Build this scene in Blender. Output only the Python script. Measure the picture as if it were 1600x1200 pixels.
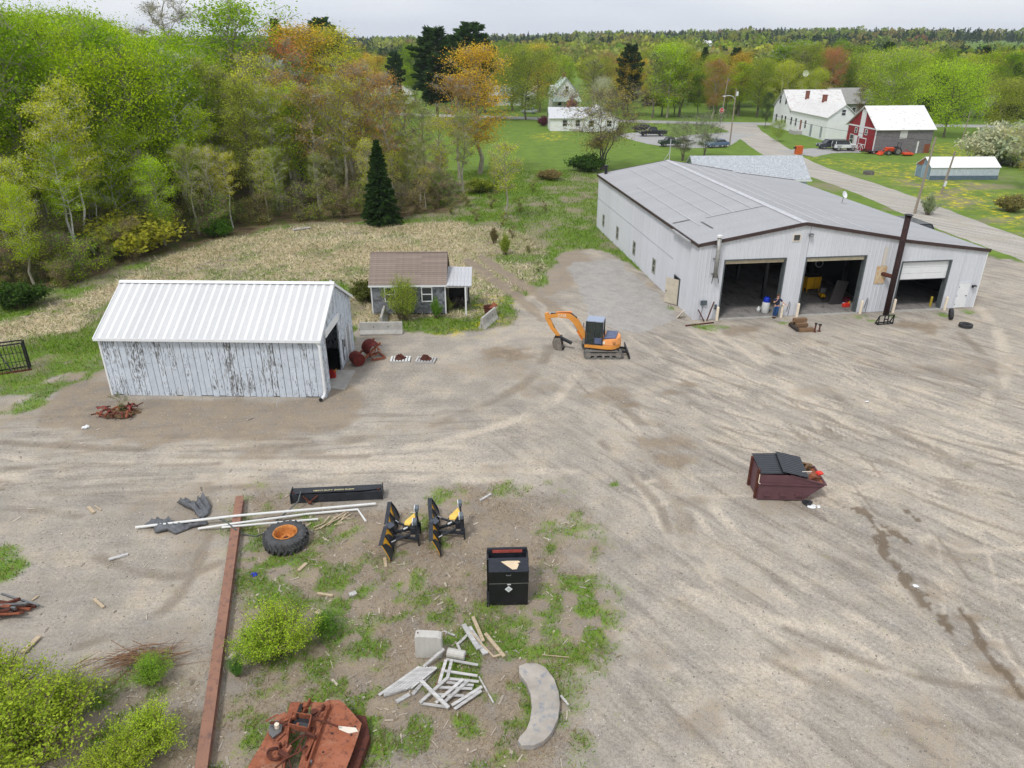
import bpy, bmesh, math, random
import numpy as np
from mathutils import Matrix, Vector, Euler

for o in list(bpy.data.objects): bpy.data.objects.remove(o)
S = bpy.context.scene
COL = S.collection
R = math.radians
# ---------------------------------------------------------------- camera (drone, 18.5 m up)
F, CH = 1133.0, 18.5
PITCH = math.atan(532 / 1133.0)
cam_d = bpy.data.cameras.new('camera'); cam_d.sensor_width = 36.0; cam_d.lens = F / 1600 * 36
cam_d.clip_start = 0.5; cam_d.clip_end = 9000
cam = bpy.data.objects.new('camera', cam_d); COL.objects.link(cam)
cam.location = (0, 0, CH); cam.rotation_euler = (math.pi / 2 - PITCH, 0, 0)
S.camera = cam
# ---------------------------------------------------------------- sky and sun (bright overcast)
SUN_EL, SUN_AZ = R(56), R(215)      # azimuth clockwise from +Y
w = bpy.data.worlds.new('World'); S.world = w; w.use_nodes = True
nt = w.node_tree; nt.nodes.clear()
sky = nt.nodes.new('ShaderNodeTexSky'); sky.sky_type = 'NISHITA'; sky.sun_disc = False
sky.sun_elevation = SUN_EL; sky.sun_rotation = SUN_AZ
tc = nt.nodes.new('ShaderNodeTexCoord')
mp = nt.nodes.new('ShaderNodeMapping'); mp.inputs['Scale'].default_value = (1, 1, 5)
nz = nt.nodes.new('ShaderNodeTexNoise'); nz.inputs['Scale'].default_value = 2.2; nz.inputs['Detail'].default_value = 6
cr = nt.nodes.new('ShaderNodeMapRange'); cr.inputs[1].default_value = .35; cr.inputs[2].default_value = .7
cr.inputs[3].default_value = 0; cr.inputs[4].default_value = 1
cl = nt.nodes.new('ShaderNodeMix'); cl.data_type = 'RGBA'
cl.inputs[6].default_value = (7.5, 8.0, 8.9, 1); cl.inputs[7].default_value = (10.2, 10.3, 10.5, 1)
mx = nt.nodes.new('ShaderNodeMix'); mx.data_type = 'RGBA'; mx.inputs[0].default_value = .94
bg = nt.nodes.new('ShaderNodeBackground'); bg.inputs[1].default_value = .075
wo = nt.nodes.new('ShaderNodeOutputWorld')
L = nt.links.new
L(tc.outputs['Generated'], mp.inputs[0]); L(mp.outputs[0], nz.inputs['Vector']); L(nz.outputs[0], cr.inputs[0])
L(cr.outputs[0], cl.inputs[0]); L(sky.outputs[0], mx.inputs[6]); L(cl.outputs[2], mx.inputs[7])
L(mx.outputs[2], bg.inputs[0]); L(bg.outputs[0], wo.inputs[0])
sd = bpy.data.lights.new('sun', 'SUN'); sd.energy = 1.5; sd.angle = R(10); sd.color = (1, .98, .95)
so = bpy.data.objects.new('sun', sd); COL.objects.link(so)
so.rotation_euler = (math.pi / 2 - SUN_EL, 0, -SUN_AZ + math.pi)
sv = Vector((math.sin(SUN_AZ) * math.cos(SUN_EL), math.cos(SUN_AZ) * math.cos(SUN_EL), math.sin(SUN_EL)))
so.rotation_euler = sv.to_track_quat('Z', 'Y').to_euler()
so.location = sv * 60
vs = S.view_settings; vs.view_transform = 'Standard'; vs.look = 'None'; vs.exposure = 0.42; vs.gamma = 1
vs.use_curve_mapping = False
S.render.engine = 'CYCLES'; S.cycles.use_denoising = True
S.cycles.max_bounces = 5; S.cycles.diffuse_bounces = 3; S.cycles.glossy_bounces = 2
S.cycles.transmission_bounces = 3; S.cycles.transparent_max_bounces = 6; S.cycles.volume_bounces = 0
S.cycles.caustics_reflective = False; S.cycles.caustics_refractive = False
S.cycles.use_adaptive_sampling = True; S.cycles.adaptive_threshold = .02

# ---------------------------------------------------------------- surveying helpers (photo pixel -> place on the ground)
CP, SP = math.cos(PITCH), math.sin(PITCH)
def ray(px, py):
    u = (px - 800) / F; v = (py - 600) / F
    return (u, CP - v * SP, -SP - v * CP)
def G(px, py, z=0.0):
    d = ray(px, py); t = (z - CH) / d[2]
    return (d[0] * t, d[1] * t)
def AT(px, Y, z=0.0):                      # x of image column px at depth Y
    return (px - 800) / F * (Y * CP + (CH - z) * SP)
def TOP(Y, py):                            # height whose top is seen at row py, at depth Y
    d = ray(800, py); return CH + d[2] * Y / d[1]
# ---------------------------------------------------------------- objects
def tag(o, label=None, cat=None, group=None, kind=None):
    if label: o['label'] = label
    if cat: o['category'] = cat
    if group: o['group'] = group
    if kind: o['kind'] = kind
    return o
def thing(name, label, cat, loc=(0, 0, 0), rz=0, group=None, scale=None):
    o = bpy.data.objects.new(name, None); COL.objects.link(o); o.empty_display_size = .3
    o.location = loc if len(loc) == 3 else (loc[0], loc[1], 0); o.rotation_euler = (0, 0, rz)
    if scale: o.scale = scale
    return tag(o, label, cat, group)
def link(name, me, parent=None, loc=None, rot=None, scale=None, color=None):
    o = bpy.data.objects.new(name, me); COL.objects.link(o)
    if parent: o.parent = parent
    if loc: o.location = loc
    if rot: o.rotation_euler = rot
    if scale: o.scale = scale
    if color: o.color = (*color, 1)
    return o
def np_mesh(name, v, f, mat, attrs=None, smooth=False):
    v = np.asarray(v, np.float32); f = np.asarray(f, np.int32)
    me = bpy.data.meshes.new(name); n, k = f.shape
    me.vertices.add(len(v)); me.vertices.foreach_set('co', v.ravel())
    me.loops.add(n * k); me.loops.foreach_set('vertex_index', f.ravel())
    me.polygons.add(n); me.polygons.foreach_set('loop_start', np.arange(n, dtype=np.int32) * k)
    me.polygons.foreach_set('loop_total', np.full(n, k, np.int32))
    if smooth: me.polygons.foreach_set('use_smooth', np.ones(n, bool))
    for an, (typ, arr) in (attrs or {}).items():
        a = me.attributes.new(an, typ, 'POINT')
        a.data.foreach_set('color' if typ == 'FLOAT_COLOR' else 'value', np.asarray(arr, np.float32).ravel())
    me.update(); me.validate()
    if mat: me.materials.append(mat)
    return me
class MB:
    def __init__(s): s.v = []; s.f = []
    def add(s, vs_, fs, m=None):
        o = len(s.v)
        s.v += [tuple(m @ Vector(p)) for p in vs_] if m else [tuple(p) for p in vs_]
        s.f += [tuple(i + o for i in f) for f in fs]; return s
    def box(s, x0, y0, z0, x1, y1, z1, m=None):
        return s.add([(x0, y0, z0), (x1, y0, z0), (x1, y1, z0), (x0, y1, z0), (x0, y0, z1), (x1, y0, z1), (x1, y1, z1), (x0, y1, z1)],
                     [(0, 3, 2, 1), (4, 5, 6, 7), (0, 1, 5, 4), (1, 2, 6, 5), (2, 3, 7, 6), (3, 0, 4, 7)], m)
    def cbox(s, c, d, rot=(0, 0, 0)):
        m = Matrix.Translation(c) @ Euler(rot).to_matrix().to_4x4(); a, b, e = d[0] / 2, d[1] / 2, d[2] / 2
        return s.box(-a, -b, -e, a, b, e, m)
    def bar(s, p0, p1, w, h, up=(0, 0, 1)):      # rectangular bar between two points
        p0, p1 = Vector(p0), Vector(p1); x = (p1 - p0); l = x.length; x.normalize()
        y = Vector(up).cross(x)
        if y.length < 1e-4: y = Vector((0, 1, 0)).cross(x)
        y.normalize(); z = x.cross(y)
        m = Matrix((x, y, z)).transposed().to_4x4(); m.translation = (p0 + p1) / 2
        return s.box(-l / 2, -w / 2, -h / 2, l / 2, w / 2, h / 2, m)
    def tube(s, pts, r, n=6, caps=True):
        pts = [Vector(p) for p in pts]; k = len(pts); rs = r if isinstance(r, (list, tuple)) else [r] * k
        o = len(s.v); pv = None
        for i, p in enumerate(pts):
            d = (pts[min(i + 1, k - 1)] - pts[max(i - 1, 0)]); d.normalize()
            a = pv if pv is not None else (Vector((0, 0, 1)) if abs(d.z) < .9 else Vector((1, 0, 0)))
            a = a - d * a.dot(d)
            if a.length < 1e-5: a = d.orthogonal()
            a.normalize(); b = d.cross(a); pv = a
            for j in range(n):
                t = 2 * math.pi * j / n
                s.v.append(tuple(p + (a * math.cos(t) + b * math.sin(t)) * rs[i]))
        for i in range(k - 1):
            for j in range(n):
                s.f.append((o + i * n + j, o + i * n + (j + 1) % n, o + (i + 1) * n + (j + 1) % n, o + (i + 1) * n + j))
        if caps and n > 2:
            s.f.append(tuple(o + j for j in range(n))); s.f.append(tuple(o + (k - 1) * n + j for j in range(n)))
        return s
    def cyl(s, p0, p1, r0, r1=None, n=10, caps=True): return s.tube([p0, p1], [r0, r0 if r1 is None else r1], n, caps)
    def prism(s, pts, vec, m=None):
        n = len(pts); a = [Vector(p) for p in pts]; b = [p + Vector(vec) for p in a]
        return s.add(a + b, [tuple(range(n)), tuple(range(n, 2 * n))] + [(i, (i + 1) % n, n + (i + 1) % n, n + i) for i in range(n)], m)
    def lathe(s, prof, n=24, m=None, closed=False):
        vs_ = []; fs = []; k = len(prof)
        for r, z in prof:
            for j in range(n):
                t = 2 * math.pi * j / n; vs_.append((r * math.cos(t), r * math.sin(t), z))
        for i in range(k if closed else k - 1):
            for j in range(n):
                i2 = (i + 1) % k; fs.append((i * n + j, i * n + (j + 1) % n, i2 * n + (j + 1) % n, i2 * n + j))
        return s.add(vs_, fs, m)
    def grid(s, fn, nu, nv, m=None):
        vs_ = [fn(i / nu, j / nv) for j in range(nv + 1) for i in range(nu + 1)]
        fs = [(j * (nu + 1) + i, j * (nu + 1) + i + 1, (j + 1) * (nu + 1) + i + 1, (j + 1) * (nu + 1) + i) for j in range(nv) for i in range(nu)]
        return s.add(vs_, fs, m)
    def mesh(s, name, mat, smooth=False):
        me = bpy.data.meshes.new(name); me.from_pydata(s.v, [], s.f)
        bm = bmesh.new(); bm.from_mesh(me); bmesh.ops.recalc_face_normals(bm, faces=bm.faces)
        if smooth:
            for f in bm.faces: f.smooth = True
        bm.to_mesh(me); bm.free(); me.materials.append(mat); return me
    def build(s, name, mat, parent=None, loc=None, rot=None, smooth=False, bevel=0, label=None, thick=0):
        me = s.mesh(name, mat, smooth); o = link(name, me, parent, loc, rot)
        if thick:
            md = o.modifiers.new('s', 'SOLIDIFY'); md.thickness = thick; md.offset = 0
        if bevel:
            md = o.modifiers.new('b', 'BEVEL'); md.width = bevel; md.segments = 2; md.limit_method = 'ANGLE'; md.angle_limit = R(40)
        if smooth == 'auto':
            for p in me.polygons: p.use_smooth = False
        if label: o['label'] = label
        return o
def lettering(text, size, mat, parent, loc, rot, name='lettering', depth=.004):
    cu = bpy.data.curves.new(name, 'FONT'); cu.body = text; cu.size = size; cu.extrude = depth; cu.align_x = 'CENTER'; cu.align_y = 'CENTER'
    t = bpy.data.objects.new(name, cu); COL.objects.link(t)
    me = bpy.data.meshes.new_from_object(t.evaluated_get(bpy.context.evaluated_depsgraph_get()))
    bpy.data.objects.remove(t); me.materials.clear(); me.materials.append(mat)
    return link(name, me, parent, loc, rot)
# ---------------------------------------------------------------- materials
def srgb(r, g, b):
    f = lambda c: (c / 255 / 12.92) if c / 255 <= .04045 else ((c / 255 + .055) / 1.055) ** 2.4
    return (f(r), f(g), f(b))
class NT:
    def __init__(s, name):
        s.m = bpy.data.materials.new(name); s.m.use_nodes = True; s.t = s.m.node_tree; s.t.nodes.clear()
        s.out = s.n('OutputMaterial')
    def n(s, typ, **kw):
        nd = s.t.nodes.new('ShaderNode' + typ)
        for k, v in kw.items(): setattr(nd, k, v)
        return nd
    def l(s, a, b): s.t.links.new(a, b)
    def setin(s, sock, v):
        if hasattr(v, 'is_linked') or hasattr(v, 'links'): s.l(v, sock)
        elif isinstance(v, (tuple, list)) and len(v) == 3 and sock.type == 'RGBA': sock.default_value = (*v, 1)
        else: sock.default_value = v
    def mix(s, fac, a, b, blend='MIX'):
        nd = s.n('Mix', data_type='RGBA', blend_type=blend)
        s.setin(nd.inputs[0], fac); s.setin(nd.inputs[6], a); s.setin(nd.inputs[7], b); return nd.outputs[2]
    def math(s, op, a, b=None, c=None, clamp=False):
        nd = s.n('Math', operation=op, use_clamp=clamp)
        s.setin(nd.inputs[0], a)
        if b is not None: s.setin(nd.inputs[1], b)
        if c is not None: s.setin(nd.inputs[2], c)
        return nd.outputs[0]
    def rng(s, v, a, b, c=0., d=1., smooth=False):
        nd = s.n('MapRange'); nd.interpolation_type = 'SMOOTHSTEP' if smooth else 'LINEAR'
        s.setin(nd.inputs[0], v)
        for i, q in enumerate((a, b, c, d)): nd.inputs[i + 1].default_value = q
        return nd.outputs[0]
    def coord(s, kind='Object', scale=(1, 1, 1), rot=(0, 0, 0)):
        tcn = s.n('TexCoord').outputs[kind] if kind != 'Position' else s.n('NewGeometry').outputs['Position']
        m = s.n('Mapping', vector_type='TEXTURE'); s.l(tcn, m.inputs[0]); m.inputs['Scale'].default_value = tuple(1 / q for q in scale); m.inputs['Rotation'].default_value = rot
        return m.outputs[0]
    def noise(s, vec, scale, detail=4, rough=.55, dist=0.):
        nd = s.n('TexNoise'); s.l(vec, nd.inputs['Vector']); nd.inputs['Scale'].default_value = scale
        nd.inputs['Detail'].default_value = detail; nd.inputs['Distortion'].default_value = dist; nd.inputs['Roughness'].default_value = rough; return nd.outputs[0]
    def bump(s, h, strength=.3, dist=.02):
        nd = s.n('Bump'); nd.inputs['Strength'].default_value = strength; nd.inputs['Distance'].default_value = dist
        s.l(h, nd.inputs['Height']); return nd.outputs[0]
    def pbr(s, col, rough=.7, metal=0., spec=.3, normal=None):
        nd = s.n('BsdfPrincipled'); s.setin(nd.inputs['Base Color'], col); s.setin(nd.inputs['Roughness'], rough)
        nd.inputs['Metallic'].default_value = metal; nd.inputs['Specular IOR Level'].default_value = spec
        if normal: s.l(normal, nd.inputs['Normal'])
        s.l(nd.outputs[0], s.out.inputs[0]); return s.m
MATS = {}
def M(name, col, rough=.7, var=.18, scale=3., metal=0., spec=.3, col2=None, stretch=(1, 1, 1), bump=0., bscale=40, dirt=None, dirtamt=.45, rnd=0.):
    if name in MATS: return MATS[name]
    t = NT(name); c = t.coord('Object', stretch)
    n = t.noise(c, scale, 6, .6)
    a = tuple(x * (1 - var) for x in col); b = col2 or tuple(min(1, x * (1 + var)) for x in col)
    k = t.mix(t.rng(n, .3, .7), a, b)
    if dirt:
        n2 = t.noise(c, scale * 2.7, 8, .7); k = t.mix(t.rng(n2, dirtamt + .1, dirtamt + .28), k, dirt)
    if rnd:
        oi = t.n('ObjectInfo'); k = t.mix(1., k, t.mix(oi.outputs['Random'], (1 - rnd,) * 3, (1 + rnd,) * 3), 'MULTIPLY')
    nm = t.bump(t.noise(c, bscale, 4), bump, .02) if bump else None
    MATS[name] = t.pbr(k, rough, metal, spec, nm); return MATS[name]
# ---------------------------------------------------------------- ground: zones in world metres
rng = np.random.default_rng(7)
_LAT = {}
def vn(x, y, sc, seed=0, oct=3):
    out = 0; amp = 1; tot = 0
    for o in range(oct):
        key = (seed, o)
        if key not in _LAT: _LAT[key] = np.random.default_rng(seed * 31 + o).random((256, 256))
        t = _LAT[key]; u = np.asarray(x, float) / sc * 2 ** o + 17.3 * o; v = np.asarray(y, float) / sc * 2 ** o + 5.1 * o
        i = np.floor(u).astype(int); j = np.floor(v).astype(int); a = u - i; b = v - j
        a = a * a * (3 - 2 * a); b = b * b * (3 - 2 * b); i0 = i % 256; j0 = j % 256; i1 = (i + 1) % 256; j1 = (j + 1) % 256
        out = out + amp * (t[i0, j0] * (1 - a) * (1 - b) + t[i1, j0] * a * (1 - b) + t[i0, j1] * (1 - a) * b + t[i1, j1] * a * b)
        tot += amp; amp *= .5
    return out / tot
def sst(a, b, x): t = np.clip((x - a) / (b - a), 0, 1); return t * t * (3 - 2 * t)
def segd(x, y, p, q):
    dx, dy = q[0] - p[0], q[1] - p[1]; t = np.clip(((x - p[0]) * dx + (y - p[1]) * dy) / (dx * dx + dy * dy + 1e-9), 0, 1)
    return np.hypot(x - p[0] - t * dx, y - p[1] - t * dy)
def sdp(x, y, poly):                       # signed distance, positive inside
    ins = np.zeros(x.shape, bool); d = np.full(x.shape, 1e9); n = len(poly)
    for i in range(n):
        p, q = poly[i], poly[(i + 1) % n]; d = np.minimum(d, segd(x, y, p, q))
        c = ((p[1] > y) != (q[1] > y)) & (x < (q[0] - p[0]) * (y - p[1]) / (q[1] - p[1] + 1e-12) + p[0]); ins ^= c
    return np.where(ins, d, -d)
def P(*px): return [G(*p) for p in px]
def zone(x, y, poly, wd=.6, amp=1.5, sc=3., seed=1): return sst(-wd, wd, sdp(x, y, poly) + (vn(x, y, sc, seed) - .5) * 2 * amp)
Z_YARD = P((-500, 650), (60, 606), (140, 575), (170, 540), (545, 530), (560, 500), (640, 524), (760, 520), (800, 508), (822, 470), (862, 432), (872, 395), (925, 385), (968, 405), (1085, 470), (1480, 440), (1542, 402), (1600, 412), (1900, 500), (1900, 1500), (-900, 1500))
Z_STRAW = P((-60, 520), (110, 475), (260, 405), (430, 356), (590, 350), (700, 345), (780, 352), (830, 372), (872, 400), (850, 430), (800, 470), (780, 500), (560, 505), (545, 440), (180, 450), (120, 520), (-60, 560))
Z_STRAW2 = P((845, 300), (900, 258), (930, 268), (935, 330), (905, 350), (830, 385), (780, 350))
Z_FOREST = P((-900, 600), (-300, 520), (0, 462), (110, 450), (150, 432), (250, 395), (340, 372), (430, 352), (570, 342), (600, 345), (690, 332), (735, 312), (690, 265), (620, 225), (400, 215), (250, 200), (-200, 190), (-900, 200))
Z_NEAR = P((405, 775), (600, 790), (720, 770), (800, 752), (880, 800), (930, 870), (975, 930), (960, 1010), (900, 1080), (850, 1230), (250, 1300), (-200, 1300), (-100, 1010), (60, 1030), (330, 1060), (345, 900), (380, 800))
Z_SLAB = P((888, 418), (905, 408), (965, 408), (1022, 455), (1062, 500), (1000, 520), (955, 515), (915, 480))
Z_SHEDD = P((70, 600), (160, 560), (180, 620), (510, 625), (530, 585), (565, 620), (555, 670), (420, 685), (230, 692), (60, 672))
Z_LEFTG = P((-300, 560), (20, 540), (100, 520), (165, 560), (150, 580), (110, 600), (60, 640), (-300, 690))
Z_LEFTB = P((-300, 860), (0, 850), (45, 885), (30, 915), (-10, 925), (-300, 960))
Z_DAND = [P((1250, 245), (1330, 270), (1420, 300), (1560, 350), (1700, 400), (1700, 300), (1560, 300), (1440, 260), (1350, 250)), P((1455, 243), (1470, 225), (1560, 232), (1540, 250), (1480, 250)),
          P((838, 212), (870, 205), (880, 218), (845, 222)), P((740, 480), (780, 500), (770, 525), (720, 522))]
Z_SAND = P((430, 730), (640, 690), (800, 672), (940, 690), (930, 735), (800, 745), (600, 752)); Z_BARE = P((850, 395), (905, 375), (930, 400), (900, 440), (840, 470), (810, 440))
SPOTS = [(1510, 965, .6, .9), (1535, 1008, .7, .95), (1565, 1045, .7, .9), (1600, 1085, .8, .8), (1385, 850, .7, .7), (1455, 930, .6, .5), (788, 552, 2.3, 1.0), (985, 632, 1.0, 1), (835, 605, 2.6, .6), (960, 615, 1.7, .7), (1070, 600, .8, .8), (1050, 612, .7, .8), (1150, 515, 2.4, .8), (1240, 530, 1.8, .4), (1440, 510, 2.2, .9),
         (1040, 690, 1.6, .8), (1060, 720, 1.4, .9), (1030, 660, 1.2, .5), (1085, 780, 1.0, .6), (650, 665, 3.0, .4), (900, 850, 1.8, .7), (860, 800, 2, .6), (1330, 1070, 1.4, .4), (1100, 1130, 1.2, .6), (1250, 1020, 1, .5), (790, 1150, 1.5, .5), (255, 825, .9, .5), (1030, 1030, 1.2, .5)]
OIL = [([(1346, 795), (1362, 815), (1375, 835), (1385, 858), (1400, 885), (1420, 908)], .23), ([(1372, 818), (1395, 828), (1420, 848)], .15), ([(1420, 912), (1445, 945), (1470, 965), (1486, 985)], .22), ([(1500, 950), (1525, 985), (1540, 1020), (1570, 1050), (1600, 1090)], .16), ([(1418, 800), (1434, 812)], .16)]
def arc(pts, n=24):                        # smooth polyline through pixel points
    p = [G(*q) for q in pts]; out = []
    for i in range(len(p) - 1):
        a, b, c, d = p[max(i - 1, 0)], p[i], p[i + 1], p[min(i + 2, len(p) - 1)]
        for k in range(n // 2):
            t = k / (n // 2)
            out.append(tuple(.5 * (2 * b[m] + (c[m] - a[m]) * t + (2 * a[m] - 5 * b[m] + 4 * c[m] - d[m]) * t * t + (3 * b[m] - a[m] - 3 * c[m] + d[m]) * t ** 3) for m in (0, 1)))
    return out + [p[-1]]
TRACKS = [([(1435, 760), (1447, 800), (1440, 850), (1418, 885), (1390, 905)], .28, 1), ([(1450, 700), (1470, 745), (1460, 760), (1440, 768)], .25, 1), ([(1300, 775), (1340, 762), (1400, 742), (1440, 735)], .25, 1),
          ([(980, 650), (1010, 705), (1045, 760), (1080, 840), (1120, 900)], .3, 1), ([(1000, 640), (1050, 700), (1090, 760), (1150, 830), (1230, 900), (1400, 1000)], .3, 1), ([(940, 690), (985, 740), (1030, 790), (1045, 830)], .25, -1),
          ([(1000, 690), (1035, 740), (1065, 790), (1075, 850)], .5, -1), ([(1120, 520), (1180, 560), (1260, 620), (1390, 700), (1600, 800)], .35, 1), ([(1160, 515), (1240, 570), (1340, 640), (1500, 720), (1620, 770)], .35, -1),
          ([(860, 540), (830, 590), (740, 640), (600, 680), (400, 700)], .45, -1), ([(900, 580), (860, 630), (760, 670), (620, 700), (300, 720)], .4, 1), ([(920, 580), (960, 620), (1000, 660)], .4, -1), ([(1090, 1110), (1150, 1075), (1200, 1045), (1300, 1030), (1400, 1050)], .4, 1),
          ([(1180, 1100), (1220, 1075), (1260, 1060)], .3, 1), ([(990, 1040), (1080, 1043), (1180, 1045)], .3, 1), ([(1010, 870), (1080, 920), (1180, 960), (1300, 985)], .3, 1), ([(735, 415), (780, 450), (830, 480), (880, 530)], .28, 1), ([(760, 410), (810, 445), (860, 485), (900, 520)], .28, 1),
          ([(1480, 640), (1540, 660), (1620, 690)], .3, 1), ([(0, 715), (120, 722), (330, 725), (600, 730), (900, 738)], .35, 1), ([(0, 750), (150, 750), (330, 752), (600, 748), (880, 752)], .35, 1), ([(0, 690), (200, 700), (500, 705)], .35, -1), ([(60, 770), (300, 765), (600, 742)], .3, -1),
          ([(150, 870), (260, 900), (340, 880)], .3, -1), ([(330, 830), (300, 900), (230, 970), (120, 1010)], .25, -1), ([(320, 850), (280, 930), (190, 1010)], .25, -1), ([(1530, 480), (1560, 520), (1570, 580), (1530, 640)], .5, 1), ([(1500, 520), (1540, 560), (1560, 620)], .4, -1)]
RUTS = [arc([(732, 408), (765, 432), (805, 462), (850, 500)]), arc([(752, 402), (790, 428), (832, 455), (872, 488)])]
TRACKS = [(arc(p), wd, s) for p, wd, s in TRACKS]
_r = random.Random(21)
def drive(x, y, a, k, n, s, wd):            # a vehicle's two wheel marks: start, heading, curvature
    L_, R_ = [], []
    for i in range(n):
        L_.append((x - .9 * math.sin(a), y + .9 * math.cos(a))); R_.append((x + .9 * math.sin(a), y - .9 * math.cos(a))); x += 1.2 * math.cos(a); y += 1.2 * math.sin(a); a += k * 1.2
    TRACKS.append((L_, wd, s)); TRACKS.append((R_, wd, s))
for i in range(60):
    if i < 20 or i > 33: x0, y0 = _r.uniform(4, 34), _r.uniform(30, 49); drive(x0, y0, R(_r.uniform(-78, -32)), _r.uniform(-.03, .03), _r.randint(12, 28), 1 if i % 3 else -1, _r.uniform(.10, .18))
    elif i < 28: drive(_r.uniform(-34, -16), _r.uniform(28, 34.5), R(_r.uniform(-5, 8)), _r.uniform(-.012, .012), _r.randint(9, 15), 1 if i % 2 else -1, _r.uniform(.18, .28))
    else: drive(_r.uniform(4, 20), _r.uniform(18, 34), R(_r.uniform(-180, 180)), _r.choice((-.09, .09, .06)), _r.randint(9, 14), 1 if i % 3 else -1, .2)
def terrain(x, y):
    r = np.hypot(x * .6, y)
    h = sst(380, 1300, r) * (20 + 9 * (vn(x, y, 500, 40, 2) - .5) * 2) * (.55 + .45 * sst(-500, 250, x))
    h = h + sst(1200, 2400, r) * (2 + 34 * (vn(x, y, 800, 44, 2) - .2)) * (.5 + .5 * sst(-300, 500, x))
    near = sst(90, 45, np.hypot(x, y - 30) - 12)
    z = (vn(x, y, 4, 41, 3) - .5) * .05 + (vn(x, y, 1.1, 42, 2) - .5) * .025
    return h + z * near - .012 - .05 * ((np.abs((x - 13.34) * .9917 + (y - 50.53) * .1283 - 11.25) < 11) & (np.abs((y - 50.53) * .9917 - (x - 13.34) * .1283 - 15.2) < 15))
def tracks(x, y):
    a = np.zeros(x.shape); b = np.zeros(x.shape)
    for pts, wd, s in TRACKS:
        xs = [p[0] for p in pts]; ys = [p[1] for p in pts]
        m = (x > min(xs) - 2) & (x < max(xs) + 2) & (y > min(ys) - 2) & (y < max(ys) + 2)
        if not m.any(): continue
        xx, yy = x[m], y[m]; d = np.full(xx.shape, 9.)
        for p, q in zip(pts[:-1], pts[1:]): d = np.minimum(d, segd(xx, yy, p, q))
        k = np.exp(-(np.abs(d) / wd) ** 3) * (.25 + .75 * sst(.3, .65, vn(xx, yy, 1.6, 60)))
        if s > 0: a[m] = np.maximum(a[m], k)
        else: b[m] = np.maximum(b[m], k)
    return a, b
def zones(x, y):
    yard = zone(x, y, Z_YARD, .5, 1.3, 3, 2)
    forest = zone(x, y, Z_FOREST, 1.5, 2.5, 6, 3)
    straw = np.maximum(zone(x, y, Z_STRAW, 1, 2.5, 5, 4), .4 * zone(x, y, Z_STRAW2, 1.2, 3, 5, 5)) * (1 - yard) * (1 - .5 * sst(-12, -1, x))
    patch = sst(.58, .74, vn(x, y, 4.5, 6)); straw = straw * (1 - .55 * patch) * (1 - .7 * forest)
    near = zone(x, y, Z_NEAR, 1.5, 2.0, 2.5, 8)
    shed = zone(x, y, Z_SHEDD, .5, 1., 2, 9)
    dirt = np.maximum.reduce([near * .78, shed * .75, zone(x, y, Z_BARE, 1., 2, 3, 10) * .7])
    for px, py, r, a in SPOTS:
        gx, gy = G(px, py); dirt = np.maximum(dirt, a * sst(1.1, .25, np.hypot((x - gx) * .8, (y - gy) * 1.3) / r + (vn(x, y, .9, 11) - .5) * 1.2))
    dirt = np.maximum(dirt, .5 * sst(.6, .78, vn(x, y, 6, 45)) * yard)
    dirt = np.maximum(dirt, (1 - yard) * .9)
    green = np.maximum.reduce([(1 - yard) * np.maximum(.5 + .5 * sst(.3, .55, vn(x, y, 2.5, 50)), sst(95, 125, y)), zone(x, y, Z_LEFTG, .5, 1.4, 2, 13) * .9 * sst(.25, .55, vn(x, y, 1.5, 49)), zone(x, y, Z_LEFTB, .3, .8, 1.2, 14)])
    gp = near * .95 * sst(.36, .60, .62 * vn(x, y, 3.2, 15, 2) + .38 * vn(x, y, .55, 46, 3) + .06 * sst(24, 15, y) * sst(0, -6, x)) * sst(.30, .55, vn(x, y, .7, 47, 2))
    for px, py, r in ((885, 985, 1.0), (650, 820, .9), (690, 845, .7), (520, 830, 1.3), (470, 880, .8), (930, 920, 1.), (850, 930, .7), (870, 1050, .8), (640, 905, 1.2), (560, 1010, .6), (800, 980, .9), (1090, 508, .9), (1105, 512, 1.), (1130, 511, .5), (1352, 497, .9), (1330, 498, .6), (1392, 492, .7), (1470, 492, .8), (1510, 488, .8), (1222, 502, .7), (1050, 482, .7), (700, 770, .8), (960, 757, .3), (780, 770, .6)):
        gx, gy = G(px, py); gp = np.maximum(gp, .85 * sst(.28, .5, vn(x, y, .6, 48, 2)) * sst(1.3, .2, np.hypot(x - gx, y - gy) / r + (vn(x, y, .7, 16) - .5) * 1.1))
    green = np.maximum(green * (1 - straw), gp) * (1 - .8 * forest)
    rut = np.full(x.shape, 9.)
    for q in RUTS:
        for a, b in zip(q[:-1], q[1:]): rut = np.minimum(rut, segd(x, y, a, b))
    rut = sst(.75, .3, rut + (vn(x, y, .8, 52) - .5) * .7); green = green * (1 - .9 * rut); straw = straw * (1 - .9 * rut); dirt = np.maximum(dirt, .75 * rut)
    slab = zone(x, y, Z_SLAB, .25, .7, 2, 17)
    dand = np.zeros(x.shape)
    for z_ in Z_DAND: dand = np.maximum(dand, zone(x, y, z_, 2, 4, 8, 18))
    oil = np.zeros(x.shape)
    for pts, wd in OIL:
        q = [G(*p) for p in pts]; d = np.full(x.shape, 9.)
        for a, b in zip(q[:-1], q[1:]): d = np.minimum(d, segd(x, y, a, b))
        oil = np.maximum(oil, sst(1.2, .6, d / wd + (vn(x, y, .4, 19, 4) - .5) * 3.4))
    pale, dark = tracks(x, y); pale = np.maximum(pale, .55 * zone(x, y, Z_SAND, 1.2, 1.6, 2.5, 20) * sst(.35, .6, vn(x * .3, y, .8, 51)))
    strk = sst(4, -6, x - (y - 36) * .25)
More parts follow.
